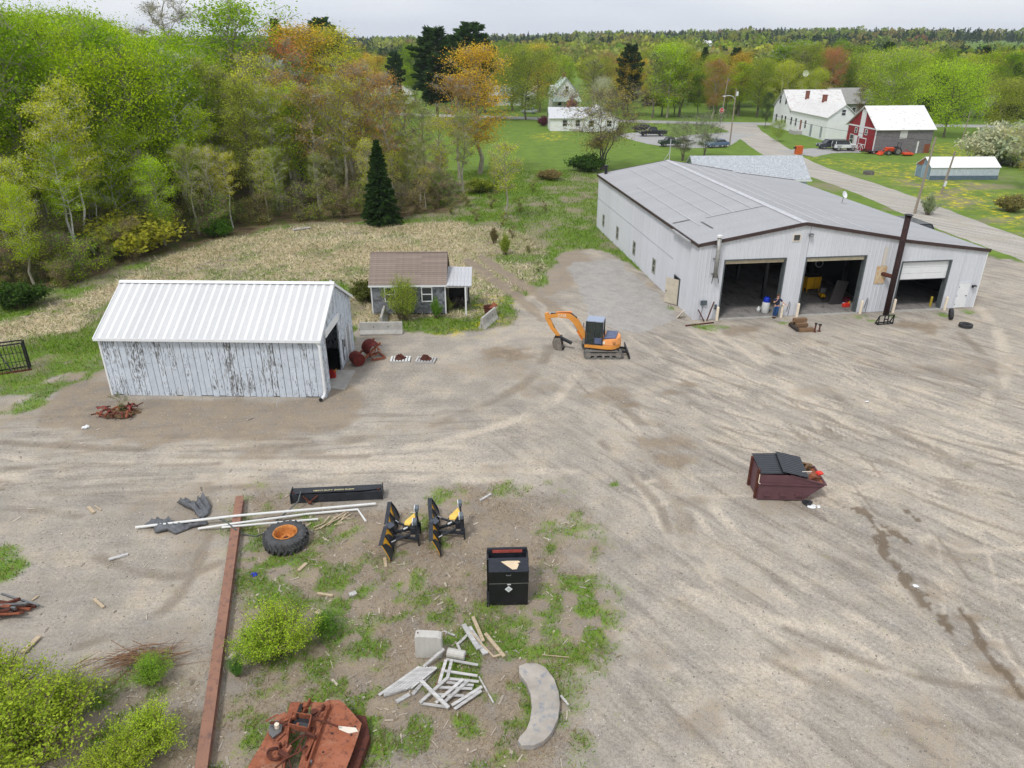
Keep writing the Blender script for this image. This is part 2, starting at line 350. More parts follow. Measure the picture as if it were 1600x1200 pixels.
    return dict(green=green, straw=straw, dirt=dirt, slab=slab, dand=dand, oil=oil, forest=forest, pale=pale, dark=dark, strk=strk, yard=yard, near=near, samp=.25 + .75 * np.maximum(sst(7, 2, np.abs(y - 31.5)) * sst(6, -2, x), .85 * sst(-2, 7, x)))
def axis(a, b, st, lo, hi, r=1.13):
    c = list(np.arange(a, b, st)); s = st; v = b
    up = []
    while v < hi: up.append(v); s *= r; v += s
    dn = []; s = st; v = a - st
    while v > lo: dn.append(v); s *= r; v -= s
    return np.array(dn[::-1] + c + up + [hi])
gx_ = axis(-26, 37, .15, -4500, 4500, 1.11); gy_ = np.concatenate([axis(12, 53, .15, -400, 53), np.arange(53.2, 62.6, .3), np.arange(62.8, 130, .8), axis(131, 230, 2., 130.5, 6500, 1.12)])
X, Y = np.meshgrid(gx_, gy_); x_, y_ = X.ravel(), Y.ravel()
zn = zones(x_, y_)
zz = terrain(x_, y_) - .03 * zn['pale'] - .03 * zn['dark'] + .02 * zn['green'] * sst(80, 60, y_)
nx, ny = len(gx_), len(gy_)
ii = (np.arange(ny - 1)[:, None] * nx + np.arange(nx - 1)[None, :]).ravel()
gf = np.stack([ii, ii + 1, ii + nx + 1, ii + nx], 1)
one = np.ones_like(x_)
t = NT('ground_soil')
pos = t.coord('Position')
A = t.n('Attribute', attribute_name='zA'); B = t.n('Attribute', attribute_name='zB'); C_ = t.n('Attribute', attribute_name='zC'); D_ = t.n('Attribute', attribute_name='zD')
sA = t.n('SeparateColor'); t.l(A.outputs['Color'], sA.inputs[0]); sB = t.n('SeparateColor'); t.l(B.outputs['Color'], sB.inputs[0])
sC = t.n('SeparateColor'); t.l(C_.outputs['Color'], sC.inputs[0]); sD = t.n('SeparateColor'); t.l(D_.outputs['Color'], sD.inputs[0])
green, straw, dirt = sA.outputs; slab, dand, oil = sB.outputs; forest, pale, dark = sC.outputs; strk = sD.outputs[0]; yardk = sD.outputs[1]; samp = sD.outputs[2]
n1 = t.noise(pos, .16, 3); n2 = t.noise(pos, 1.1, 4, .65); n3 = t.noise(pos, 8, 3, .8); n4 = t.noise(pos, .45, 4, .6); n5 = t.noise(pos, 30, 1, .6)
sA1 = t.noise(t.coord('Position', (.18, 1.3, 1), (0, 0, R(-52))), 1.6, 5, .68, .5); sA2 = t.noise(t.coord('Position', (.15, 1.3, 1), (0, 0, R(4))), 1.6, 5, .68, .5)
stk = t.n('Mix', data_type='FLOAT'); t.l(strk, stk.inputs[0]); t.l(sA1, stk.inputs[2]); t.l(sA2, stk.inputs[3]); stk = stk.outputs[0]
def brk(mask, k=.55, lo=.36, hi=.64): return t.rng(t.math('ADD', mask, t.math('ADD', t.math('MULTIPLY', t.math('SUBTRACT', n3, .5), k), t.math('MULTIPLY', t.math('SUBTRACT', n2, .5), k))), lo, hi)
grav = t.mix(t.rng(t.math('ADD', t.math('MULTIPLY', n1, .5), t.math('MULTIPLY', n4, .5)), .38, .62), (.285, .257, .222), (.455, .405, .337))
grav = t.mix(t.math('MULTIPLY', t.rng(n4, .5, .7), .55), grav, (.49, .40, .295)); grav = t.mix(t.math('MULTIPLY', t.rng(n2, .5, .3), .5), grav, (.30, .28, .265))
grav = t.mix(t.math('MULTIPLY', t.math('MULTIPLY', t.rng(stk, .45, .70), samp), .6), grav, (.53, .475, .40))
grav = t.mix(t.math('MULTIPLY', t.math('MULTIPLY', t.rng(stk, .47, .31), samp), .62), grav, (.205, .177, .145))
pale = brk(pale, .5, .2, 1.0); dark = brk(dark, .5, .2, 1.0); grav = t.mix(t.math('MULTIPLY', pale, .75), grav, (.57, .495, .40)); grav = t.mix(t.math('MULTIPLY', dark, .62), grav, (.20, .162, .125))
soil = t.mix(t.rng(n2, .3, .7), (.185, .145, .105), (.355, .285, .21))
c = t.mix(brk(dirt, 1.1, .25, .95), grav, soil)
con = t.mix(t.rng(n2, .3, .7), (.31, .30, .295), (.44, .425, .41)); c = t.mix(t.math('MULTIPLY', brk(slab, 1.1, .3, .95), .72), c, con)
spk = t.math('ADD', t.math('MULTIPLY', n3, .9), t.math('MULTIPLY', n5, .7)); c = t.mix(1., c, t.mix(t.rng(spk, .55, 1.05), (.68, .675, .67), (1.26, 1.26, 1.26)), 'MULTIPLY')
vo = t.n('TexVoronoi'); t.l(pos, vo.inputs['Vector']); vo.inputs['Scale'].default_value = 5.
st_ = t.math('MULTIPLY', t.math('LESS_THAN', vo.outputs['Distance'], .11), t.math('GREATER_THAN', t.n('SeparateColor').outputs[0] if 0 else vo.outputs['Distance'], -1)); vcs = t.n('SeparateColor'); t.l(vo.outputs['Color'], vcs.inputs[0])
c = t.mix(t.math('MULTIPLY', t.math('MULTIPLY', st_, t.math('GREATER_THAN', vcs.outputs[0], .72)), .75), c, (.66, .64, .60))
ns = t.noise(t.coord('Position', (1, .5, 1), (0, 0, .4)), 3., 4, .75)
strawc = t.mix(t.rng(ns, .35, .65), (.34, .275, .165), (.60, .52, .365)); strawc = t.mix(t.math('MULTIPLY', t.rng(n2, .5, .66), .6), strawc, (.20, .25, .06)); c = t.mix(brk(straw, 1.3, .3, .7), c, strawc)
gr = t.mix(t.rng(t.math('ADD', t.math('MULTIPLY', n4, .5), t.math('MULTIPLY', n3, .5)), .35, .65), (.062, .14, .008), (.165, .30, .018))
gr = t.mix(t.math('MULTIPLY', t.rng(n2, .5, .72), .35), gr, (.24, .25, .06)); c = t.mix(t.math('MULTIPLY', brk(green, 1.6, .3, 1.0), .92), c, gr)
nd_ = n2; nd2 = n4
c = t.mix(t.math('MULTIPLY', t.math('MULTIPLY', dand, t.rng(nd_, .49, .60)), t.rng(nd2, .40, .58)), c, (.66, .52, .03))
ff = t.mix(t.rng(n2, .35, .65), (.085, .06, .035), (.20, .15, .085)); ff = t.mix(t.rng(n4, .5, .62), ff, (.09, .115, .03)); c = t.mix(brk(forest, .7), c, ff)
c = t.mix(t.math('MULTIPLY', brk(oil, 1.1, .2, .9), .8), c, (.14, .102, .066))
hb = n3
GROUND_MAT = t.pbr(c, t.rng(oil, 0, 1, .95, .75), 0, .12, t.bump(hb, .5, .06))
gm = np_mesh('ground', np.stack([x_, y_, zz], 1), gf, GROUND_MAT, {'zA': ('FLOAT_COLOR', np.stack([zn['green'], zn['straw'], zn['dirt'], one], 1)), 'zB': ('FLOAT_COLOR', np.stack([zn['slab'], zn['dand'], zn['oil'], one], 1)),
                                                                 'zC': ('FLOAT_COLOR', np.stack([zn['forest'], zn['pale'], zn['dark'], one], 1)), 'zD': ('FLOAT_COLOR', np.stack([zn['strk'], zn['yard'], zn['samp'], one], 1))}, smooth=True)
GRID = {k: v.reshape(ny, nx) for k, v in zn.items()}; GRID['z'] = zz.reshape(ny, nx)
def look(key, x, y):
    i = np.clip(np.searchsorted(gx_, x) - 1, 0, nx - 2); j = np.clip(np.searchsorted(gy_, y) - 1, 0, ny - 2); a = (x - gx_[i]) / (gx_[i + 1] - gx_[i]); b = (y - gy_[j]) / (gy_[j + 1] - gy_[j]); g = GRID[key]
    return g[j, i] * (1 - a) * (1 - b) + g[j, i + 1] * a * (1 - b) + g[j + 1, i] * (1 - a) * b + g[j + 1, i + 1] * a * b
tag(link('ground', gm), kind='structure')
# roads as ribbons lying on the ground
def ribbon(name, pts, wds, z, mat, nseg=10, jag=.25):
    p = []; ws = []
    for i in range(len(pts) - 1):
        for k in range(nseg):
            f = k / nseg; a, b, c_, d = pts[max(i - 1, 0)], pts[i], pts[i + 1], pts[min(i + 2, len(pts) - 1)]
            p.append([.5 * (2 * b[m] + (c_[m] - a[m]) * f + (2 * a[m] - 5 * b[m] + 4 * c_[m] - d[m]) * f * f + (3 * b[m] - a[m] - 3 * c_[m] + d[m]) * f ** 3) for m in (0, 1)])
            ws.append(wds[i] * (1 - f) + wds[i + 1] * f)
    p.append(list(pts[-1])); ws.append(wds[-1]); p = np.array(p); ws = np.array(ws)
    d = np.gradient(p, axis=0); nrm = np.stack([-d[:, 1], d[:, 0]], 1) / (np.linalg.norm(d, axis=1)[:, None] + 1e-9)
    m = 9; us = np.linspace(-.5, .5, m); vv = []
    for k, u in enumerate(us):
        off = ws * u + (rng.random(len(p)) - .5) * jag * (abs(u) > .45)
        q = p + nrm * off[:, None]; vv.append(np.stack([q[:, 0], q[:, 1], np.full(len(p), z) - .04 * (abs(u) > .45)], 1))
    vv = np.stack(vv, 1).reshape(-1, 3); n = len(p)
    i_ = (np.arange(n - 1)[:, None] * m + np.arange(m - 1)[None]).ravel()
    return tag(link(name, np_mesh(name, vv, np.stack([i_, i_ + 1, i_ + m + 1, i_ + m], 1), mat, smooth=True)), kind='structure')
def road_mat(name, a, b, ang, tint):
    t = NT(name); p = t.coord('Position'); s_ = t.noise(t.coord('Position', (.08, 1.1, 1), (0, 0, ang)), 1., 6, .6); n_ = t.noise(p, 5, 6, .7)
    k = t.mix(t.rng(s_, .36, .64), a, b); k = t.mix(t.rng(t.noise(p, .3, 4), .5, .7), k, tint)
    k = t.mix(1., k, t.mix(t.rng(n_, .3, .7), (.75,) * 3, (1.2,) * 3), 'MULTIPLY'); return t.pbr(k, .95, 0, .1, t.bump(n_, .4, .04))
mp_ = [((a[0] + b[0]) / 2, (a[1] + b[1]) / 2) for a, b in zip(P((1152, 200), (1245, 242), (1375, 286), (1500, 340), (1600, 376), (1720, 420)), P((1128, 222), (1240, 268), (1355, 312), (1480, 358), (1600, 404), (1720, 456)))]
PAVE = road_mat('old_asphalt', (.34, .335, .33), (.42, .41, .40), R(20), (.37, .36, .35))
mp_ = [(56, 199), (54.5, 180)] + [(52.5, 163)] + mp_[1:] + [(50, 40), (54, 10), (62, -40)]
ribbon('gravel_road', mp_, [14, 8, 7] + [6.6] * (len(mp_) - 3), .035, road_mat('gravel_road', (.34, .318, .285), (.50, .465, .41), R(-55), (.41, .37, .31)))
ribbon('paved_road', [(-330, 290), (-160, 256), (-80, 236), (-30, 222), (30, 202.5), (64, 195), (112, 190), (200, 183), (420, 172)], [7] * 9, .05, PAVE)
ribbon('driveway', [G(985, 208), G(1030, 218), G(1080, 224), (44, 166), (53, 172)], [7, 12, 15, 12, 9], .04, PAVE)
ribbon('farm_lane', [(52, 140), (58, 143.5), (62, 144.5), (66, 143)], [10, 7, 7, 4], .045, PAVE)
# ---------------------------------------------------------------- shared materials
def siding_mat(name, base, streak, amt, rough=.45):
    t = NT(name); c = t.coord('Object'); v = t.noise(t.coord('Object', (3, 3, .25)), 1.6, 6, .65); n = t.noise(c, .7, 5)
    k = t.mix(t.rng(n, .3, .7), tuple(q * .93 for q in base), base); k = t.mix(t.math('MULTIPLY', t.rng(v, .52, .74), amt), k, streak)
    oi = t.n('ObjectInfo'); k = t.mix(1., k, t.mix(oi.outputs['Random'], (.95,) * 3, (1.03,) * 3), 'MULTIPLY')
    return t.pbr(k, rough, 0, .35)
SIDE = siding_mat('painted_steel_siding', (.67, .685, .73), (.46, .44, .42), .4)
ROOFM = siding_mat('weathered_roof_steel', (.415, .418, .43), (.30, .29, .29), .8, .5)
TRIM = M('brown_trim', srgb(72, 58, 56), .55); BLACKM = M('shade_black', (.02, .019, .018), .9); WHITE = M('white_paint', (.78, .79, .80), .5, .05)  # near-black: shade put into the colour of interiors and recesses
def rust_mat(name, a, b, c_, sc=3., pale=None):
    t = NT(name); p = t.coord('Object'); n = t.noise(p, sc, 8, .7); n2 = t.noise(p, sc * 3.1, 6, .7)
    k = t.mix(t.rng(n, .35, .62), a, b); k = t.mix(t.rng(n2, .50, .66), k, c_)
    if pale: k = t.mix(t.math('MULTIPLY', t.rng(t.noise(p, sc * .6, 6, .7), .54, .66), .7), k, pale)
    return t.pbr(k, .85, 0, .2, t.bump(n2, .4, .02))
RUST = rust_mat('rust', srgb(134, 78, 56), srgb(152, 92, 68), srgb(96, 60, 50)); RUSTD = rust_mat('dark_rust', srgb(84, 50, 44), srgb(104, 60, 46), srgb(56, 38, 36))
RUSTB = rust_mat('orange_rust', srgb(148, 88, 62), srgb(164, 104, 80), srgb(98, 62, 52), 1.8, srgb(176, 138, 112)); STEELD = M('black_steel', (.018, .019, .022), .45, .3, 4, spec=.4)
STEEL = M('grey_steel', (.22, .22, .22), .45, .25, 5, metal=.6); RUBBER = M('rubber', (.045, .045, .047), .85, .3, 6, bump=.3); GLASS = M('dark_glass', (.03, .035, .04), .08, .2, 1, spec=.6)
CONC = M('concrete', (.42, .405, .37), .9, .16, 2., dirt=(.24, .21, .17), dirtamt=.48, bump=.4); CONCD = M('shop_floor', (.25, .235, .22), .8, .3, .8, dirt=(.09, .08, .07), dirtamt=.42, stretch=(1, .5, 1))
YELLOW = M('yellow_paint', srgb(226, 170, 20), .5, .1); BLUE = M('blue_plastic', srgb(20, 50, 170), .4, .1); CREAM = M('cream_paint', srgb(236, 222, 200), .6, .06)
ORANGE = M('orange_paint', srgb(224, 152, 70), .42, .1, 2, dirt=srgb(172, 126, 84), dirtamt=.47); REDP = M('red_paint', srgb(160, 40, 38), .5, .2, 3)
WOODG = M('weathered_wood', (.44, .425, .41), .9, .22, 3., stretch=(.6, 4, 4), col2=(.60, .585, .57), rnd=.12); WOODB = M('brown_timber', srgb(122, 96, 72), .9, .25, 3., stretch=(.5, 4, 4), rnd=.15); WOODL = M('fresh_lumber', srgb(184, 166, 140), .85, .12, 3, stretch=(.5, 4, 4))
PVC = M('white_pipe', (.72, .72, .70), .4, .06, 3, dirt=(.5, .48, .44), dirtamt=.55); TARP = M('dark_tarp', (.13, .135, .145), .5, .3, 5, spec=.4); HOSE = M('grey_hose', (.11, .125, .12), .5, .1); CARDB = M('pale_board', srgb(226, 214, 198), .8, .06)
def ribpanel(w, h, rib=.3, d=.025, top0=None, top1=None, z0=0.):
    """one sheet of ribbed steel standing in xz, ribs towards -y; top may slope"""
    top0 = h if top0 is None else top0; top1 = h if top1 is None else top1
    n = max(1, round(w / rib)); st = w / n; xs = []
    for i in range(n):
        a = i * st; xs += [(a, 0), (a + st * .70, 0), (a + st * .78, -d), (a + st * .92, -d)]
    xs.append((w, 0)); m = MB(); k = len(xs); vs_ = []
    for x, y in xs: vs_ += [(x, y, z0), (x, y, top0 + (top1 - top0) * x / w)]
    m.add(vs_, [(2 * i, 2 * i + 2, 2 * i + 3, 2 * i + 1) for i in range(k - 1)]); return m
def sides(parent, name, length, h, mat, loc, rot, pw=.9, top=None, openings=(), rib=.3):
    """a wall of ribbed sheets along local x; top(u) gives its height, openings (u0,u1,z0,z1)"""
    cuts = {0., length}
    u = 0.
    while u < length - .2: cuts.add(round(u, 3)); u += pw
    for o in openings: cuts.add(o[0]); cuts.add(o[1])
    if top: cuts |= {q for q in top[1] if 0 < q < length}
    cuts = sorted(cuts); share = {}; m4 = Matrix.Translation(loc) @ Matrix.Rotation(rot, 4, 'Z')
    for a, b in zip(cuts[:-1], cuts[1:]):
        if b - a < .03: continue
        t0, t1 = (top[0](a + 1e-4), top[0](b - 1e-4)) if top else (h, h); spans = [(0., None)]
        for o in openings:
            if a >= o[0] - 1e-3 and b <= o[1] + 1e-3:
                ns_ = []
                for z0, z1 in spans:
                    if o[2] > z0 + .05: ns_.append((z0, o[2]))
                    ns_.append((o[3], z1))
                spans = ns_
        for z0, z1 in spans:
            key = (round(b - a, 3), round(t0, 3), round(t1, 3), z0, z1)
            if key not in share:
                share[key] = ribpanel(b - a, h, rib, .03, t0 if z1 is None else z1, t1 if z1 is None else z1, z0).mesh(name, mat)
            p = m4 @ Vector((a, 0, 0)); link(name, share[key], parent, p, (0, 0, rot))
# ---------------------------------------------------------------- the big repair shop
SH = thing('repair_shop', 'large white ribbed steel repair shop with three open vehicle bays', 'building', (13.34, 50.53, 0), R(7.37))
SW, SL, RU, EL, ER, RZ, MU, MZ = 22.5, 30.5, 7.6, 5.62, 4.49, 6.93, 15.1, 5.62
def shop_top(u): return EL + (RZ - EL) * u / RU if u <= RU else (RZ + (MZ - RZ) * (u - RU) / (MU - RU) if u <= MU else 5.50 + (ER - 5.50) * (u - MU) / (SW - MU))
D1, D2, D3 = (1.88, 6.62, 0, 4.49), (8.08, 12.85, 0, 4.46), (15.75, 19.8, 0, 3.87)
MD = (20.85, 21.83, .0, 2.02)
sides(SH, 'siding_panel', SW, 5, SIDE, (0, 0, 0), 0, top=(shop_top, (RU, MU)), openings=(D1, D2, D3, MD, (6.85, 7.35, 5.7, 6.15)))
wins = [(v - .35, v + .35, .78, 1.95) for v in (27.4, 21.7, 15.7, 9.7)]; SD = (3.3, 4.5, 0, 2.1)
# left wall: local x runs back-to-front so ribs face outward
lw = [(SL - o[1], SL - o[0], o[2], o[3]) for o in wins + [SD]]
sides(SH, 'siding_panel', SL, EL, SIDE, (0, SL, 0), -math.pi / 2, openings=lw, rib=.225)
sides(SH, 'siding_panel', SL, ER, SIDE, (SW, 0, 0), math.pi / 2)
sides(SH, 'siding_panel', SW, 5, SIDE, (SW, SL, 0), math.pi, top=(lambda u: shop_top(SW - u), (SW - RU, SW - MU)))
# roof sheets: run down each slope
def roof_sheets(parent, name, u0, z0, u1, z1, v0, v1, mat, pw=.9, rib=.3, over=.12, lift=.06, d=.03):
    sl = math.hypot(u1 - u0, z1 - z0); ang = math.atan2(z1 - z0, u1 - u0); n = round((v1 - v0 + 2 * over) / pw); w_ = (v1 - v0 + 2 * over) / n
    k = max(1, round(w_ / rib)); st = w_ / k; pr = []
    for i in range(k): a = i * st; pr += [(a, 0), (a + st * .7, 0), (a + st * .78, d), (a + st * .92, d)]
    pr.append((w_, 0)); m = MB(); vs_ = []
    for y, z in pr: vs_ += [(0, y, z), (sl, y, z)]
    m.add(vs_, [(2 * i, 2 * i + 2, 2 * i + 3, 2 * i + 1) for i in range(len(pr) - 1)]); me = m.mesh(name, mat)
    for i in range(n): link(name, me, parent, (u0, v0 - over + i * w_, z0 + lift), (0, -ang, 0))
roof_sheets(SH, 'roof_panel', -.12, EL - .02, RU, RZ, 0, SL, ROOFM, rib=.3)
roof_sheets(SH, 'roof_panel', RU, RZ, MU + .1, MZ - .02, 0, SL, ROOFM)
roof_sheets(SH, 'roof_panel', MU - .05, 5.50, SW + .12, ER - .02, 0, SL, ROOFM)
m = MB(); m.prism([(RU - .28, -.14, RZ + .06), (RU, -.14, RZ + .13), (RU + .28, -.14, RZ + .06), (RU, -.14, RZ + .09)], (0, SL + .28, 0)); m.build('ridge_cap', M('pale_roof_steel', (.52, .525, .545), .5), SH)
SEAM = M('pale_roof_steel', (.6, .6, .6))
for f in (.2, .42, .64, .84):
    a = RU * f; m = MB(); m.box(a - .05, 6.2, 0, a + .05, SL - 1, .012); o = m.build('lap_seam', SEAM, SH, (0, 0, 0)); o.location = (0, 0, EL + (RZ - EL) * f + .092)
    if f < .3: o.scale = (1, .72, 1)
for f in (.25, .5, .75):
    a = RU + (MU - RU) * f; m = MB(); m.box(a - .05, 1, 0, a + .05, SL - 1, .012); m.build('lap_seam', SEAM, SH, (0, 0, RZ + (MZ - RZ) * f + .092))
m = MB(); m.bar((2.6, 6.1, EL + (RZ - EL) * 2.6 / RU + .105), (RU - .2, 6.1, RZ + .08), .08, .02); m.build('cross_seam', SEAM, SH)
m = MB(); m.bar((.1, 6.4, EL + .12), (1.5, 6.4, EL + .36), .12, .02); m.build('torn_flashing', M('roof_tar', (.16, .15, .15), .8), SH)  # flat strip in one dark grey colour
m = MB(); m.bar((2.0, 3.0, EL + .46), (1.95, 5.2, EL + .45), .12, .02); m.build('roof_patch', MATS['roof_tar'], SH)
# rake and eave trim
for a, b in (((-.14, EL), (RU, RZ)), ((RU, RZ), (MU + .12, MZ)), ((MU + .02, 5.5), (SW + .14, ER))):
    for y in (-.13, SL + .13): m = MB(); m.bar((a[0], y, a[1]), (b[0], y, b[1]), .06, .24); m.build('rake_trim', TRIM, SH)
m = MB(); m.box(-.2, -.1, EL - .16, -.135, SL + .1, EL + .05); m.build('eave_trim', TRIM, SH)
m = MB(); m.box(SW + .135, -.1, ER - .14, SW + .19, SL + .1, ER + .02); m.build('eave_trim', TRIM, SH)
m = MB(); m.box(SW - .02, -.05, 0, SW + .06, .1, ER - .12); m.build('corner_trim', WHITE, SH)
m = MB(); m.box(-.05, -.045, 0, .07, .06, EL - .13); m.build('corner_trim', SIDE, SH)
for i in range(9):
    m = MB(); m.bar((-.33, 1.6 + i * .42, EL - .12), (-.14, 1.6 + i * .42, EL + .02), .05, .05); m.build('gutter_bracket', STEEL, SH)
m = MB(); m.prism([(-.36, 1.4, EL - .2), (-.22, 1.4, EL - .22), (-.21, 1.4, EL - .06), (-.37, 1.4, EL - .05)], (0, 3.8, .0)); m.build('broken_gutter', M('galvanised', (.45, .45, .46), .5), SH)
# inside: near-black lining carries the hall's shade in its colour; concrete floor
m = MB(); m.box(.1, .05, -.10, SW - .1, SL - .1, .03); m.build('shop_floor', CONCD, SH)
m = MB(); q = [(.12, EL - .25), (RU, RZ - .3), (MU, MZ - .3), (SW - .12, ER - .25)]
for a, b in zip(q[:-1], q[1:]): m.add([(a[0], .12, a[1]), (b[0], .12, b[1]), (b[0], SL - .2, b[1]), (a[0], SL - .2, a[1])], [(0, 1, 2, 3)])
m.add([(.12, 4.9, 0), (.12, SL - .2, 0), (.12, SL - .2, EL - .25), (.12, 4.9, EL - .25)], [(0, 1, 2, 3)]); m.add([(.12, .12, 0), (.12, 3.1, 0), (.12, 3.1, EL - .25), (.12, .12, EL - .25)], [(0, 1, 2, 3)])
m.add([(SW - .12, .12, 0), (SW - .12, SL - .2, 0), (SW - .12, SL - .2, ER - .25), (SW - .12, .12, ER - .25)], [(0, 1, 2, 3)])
m.add([(.12, 16, 0), (SW - .1, 16, 0), (SW - .1, 16, ER - .25), (MU, 16, MZ - .3), (RU, 16, RZ - .3), (.12, 16, EL - .25)], [(0, 1, 2, 3, 4, 5)]); m.build('shade_lining', BLACKM, SH)
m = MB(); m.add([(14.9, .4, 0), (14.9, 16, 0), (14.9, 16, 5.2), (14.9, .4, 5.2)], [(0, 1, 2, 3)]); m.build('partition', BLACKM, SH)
for u in (7.2, 13.9):
    for v in (4, 9): m = MB(); m.box(u, v, 0, u + .25, v + .25, shop_top(u) - .35); m.build('steel_column', STEELD, SH)
FRAME = M('dark_jamb', (.10, .115, .12), .6)
for (a, b, z0, z1), head in ((D1, srgb(176, 164, 138)), (D2, srgb(196, 186, 160)), (D3, None)):
    for u, s in ((a, 1), (b, -1)):
        m = MB(); m.box(min(u, u + s * .1), -.035, 0, max(u, u + s * .1), .42, z1); m.build('door_jamb', FRAME, SH)
    m = MB(); m.box(a + .1, -.02, z1 - .1, b - .1, .42, z1); m.build('door_header', FRAME, SH)
    if head:
        m = MB(); m.box(a + .12, .1, z1 - .36, b - .12, .16, z1 - .11); m.build('raised_door_edge', M('dusty_door_%d' % int(a), head, .7), SH)
    m = MB(); m.box(a, -.25, -.05, b, .06, .036); m.build('sill', CONC, SH)
ov = link('overhead_door', None, SH); ov = ov
for i in range(3):
    m = MB(); m.box(D3[0] + .12, .14, 2.42 + i * .46, D3[1] - .12, .19, 2.42 + i * .46 + .445); m.build('door_section', WHITE, SH)
bpy.data.objects.remove(ov)
m = MB(); m.box(D3[0] + .12, .13, 2.37, D3[1] - .12, .2, 2.41); m.build('door_seal', RUBBER, SH)
# man door
m = MB(); m.box(MD[0] + .03, -.05, .03, MD[1] - .03, .0, MD[3] - .03); md = m.build('entry_door', WHITE, SH, bevel=.01)
m = MB(); m.tube([(MD[1] - .13, -.055, 1.0), (MD[1] - .13, -.11, 1.0), (MD[1] - .27, -.11, 1.0)], .022); m.build('handle', STEELD, md)
for z in (.3, 1., 1.7): m = MB(); m.cbox((MD[0] + .06, -.057, z), (.03, .02, .12)); m.build('hinge', STEEL, md)
m = MB(); m.box(MD[0] - .03, -.06, 0, MD[0] + .03, .1, MD[3] + .03); m.box(MD[1] - .03, -.06, 0, MD[1] + .03, .1, MD[3] + .03); m.box(MD[0] - .03, -.062, MD[3] - .03, MD[1] + .03, .1, MD[3] + .05); m.build('door_frame', SIDE, SH)
m = MB(); m.cbox((22.1, -.12, 1.72), (.28, .2, .2)); wl = m.build('wall_lamp', STEELD, SH, bevel=.02); m = MB(); m.cbox((22.1, -.21, 1.67), (.2, .06, .12)); m.build('lens', M('lamp_lens', (.4, .42, .43), .2), wl)
m = MB(); m.cbox((8.1, -.16, 6.12), (.3, .22, .16), (R(20), 0, 0)); m.cyl((8.1, -.02, 6.1), (8.1, -.12, 6.1), .04); fl = m.build('flood_light', STEEL, SH, bevel=.02); m = MB(); m.cbox((8.1, -.28, 6.06), (.24, .04, .14), (R(20), 0, 0)); m.build('lens', MATS['lamp_lens'], fl)
m = MB(); m.box(6.8, -.06, 5.66, 7.4, -.03, 5.72); m.box(6.8, -.06, 6.13, 7.4, -.03, 6.19); m.box(6.8, -.061, 5.72, 6.87, -.03, 6.13); m.box(7.33, -.061, 5.72, 7.4, -.03, 6.13); vt = m.build('gable_vent', CARDB, SH)
m = MB(); m.box(6.87, .0, 5.7, 7.33, .02, 6.15); m.build('vent_recess', BLACKM, vt)
for i in range(4): m = MB(); m.cbox((7.1, -.02, 5.78 + i * .1), (.46, .06, .015), (R(35), 0, 0)); m.build('louvre', STEEL, vt)
# side windows
for o in wins:
    m = MB(); m.box(.02, o[0] + .05, o[2] + .05, .05, o[1] - .05, o[3] - .05); wn = m.build('side_window', GLASS, SH)
    m = MB()
    for a, b, c_, d_ in ((o[0] - .04, o[0] + .06, o[2] - .04, o[3] + .04), (o[1] - .06, o[1] + .04, o[2] - .04, o[3] + .04), (o[0] + .06, o[1] - .06, o[2] - .04, o[2] + .06), (o[0] + .06, o[1] - .06, o[3] - .06, o[3] + .04), (o[0] + .06, o[1] - .06, (o[2] + o[3]) / 2 - .03, (o[2] + o[3]) / 2 + .03)):
        m.box(-.06, a, c_, .06, b, d_)
    m.build('frame', M('grey_green_frame', srgb(150, 152, 140), .7), wn)
# rusty side door ajar
m = MB(); m.box(0, 0, .05, 1.15, .05, 2.05); dr = m.build('side_door', M('stained_door', srgb(196, 186, 168), .8, .12, 2, dirt=srgb(150, 120, 96), dirtamt=.5), SH, (-.06, SD[0] + .02, 0), (0, 0, R(128)), label='stained beige side door standing ajar')
m = MB(); m.cyl((1.03, -.01, 1.0), (1.03, -.09, 1.0), .03); m.cyl((1.03, .06, 1.0), (1.03, .14, 1.0), .03); m.build('knob', STEELD, dr)
m = MB(); m.box(-.06, SD[0] - .06, 0, .12, SD[0], 2.15); m.box(-.06, SD[1], 0, .12, SD[1] + .06, 2.15); m.box(-.06, SD[0], 2.09, .12, SD[1], 2.16); m.build('door_frame', FRAME, SH)
# flue, stack and boxes on the front
GALV = M('galvanised_flue', (.34, .335, .32), .5, .25, 4, metal=.3, dirt=(.2, .17, .14))
m = MB(); m.cyl((1.2, -.32, 3.3), (1.2, -.32, 6.2), .15, n=14); fl = m.build('flue_pipe', GALV, SH, smooth=True)
m = MB(); m.cyl((1.2, -.32, 6.2), (1.2, -.32, 6.34), .21, n=14); m.cyl((1.2, -.32, 6.34), (1.2, -.32, 6.4), .21, .05, n=14); m.build('flue_cap', M('white_cap', (.7, .7, .7), .4), fl)
for z in (3.5, 4.6, 5.6): m = MB(); m.box(1.0, -.32, z, 1.4, -.02, z + .05); m.build('bracket', STEEL, fl)
for s in (-.14, .14): m = MB(); m.tube([(1.2 + s, -.32, 3.5), (1.2 + s * 1.6, -.42, 3.15), (1.2 + s * 1.8, -.45, 2.9)], .03); m.build('stay', STEELD, fl)
m = MB(); m.cyl((14.85, -.75, -.1), (14.85, -.75, 7.45), .205, n=18); stk_o = m.build('stove_stack', rust_mat('stack_rust', srgb(54, 42, 43), srgb(66, 48, 46), srgb(40, 32, 34), 2.), SH, smooth=True)
m = MB(); m.cyl((14.85, -.75, 7.5), (14.85, -.75, 7.56), .34, .1, n=14)
for k in range(4): a = k * math.pi / 2 + .4; m.cyl((14.85 + .22 * math.cos(a), -.75 + .22 * math.sin(a), 7.3), (14.85 + .3 * math.cos(a), -.75 + .3 * math.sin(a), 7.53), .02, n=5)
m.build('rain_cap', STEELD, stk_o)
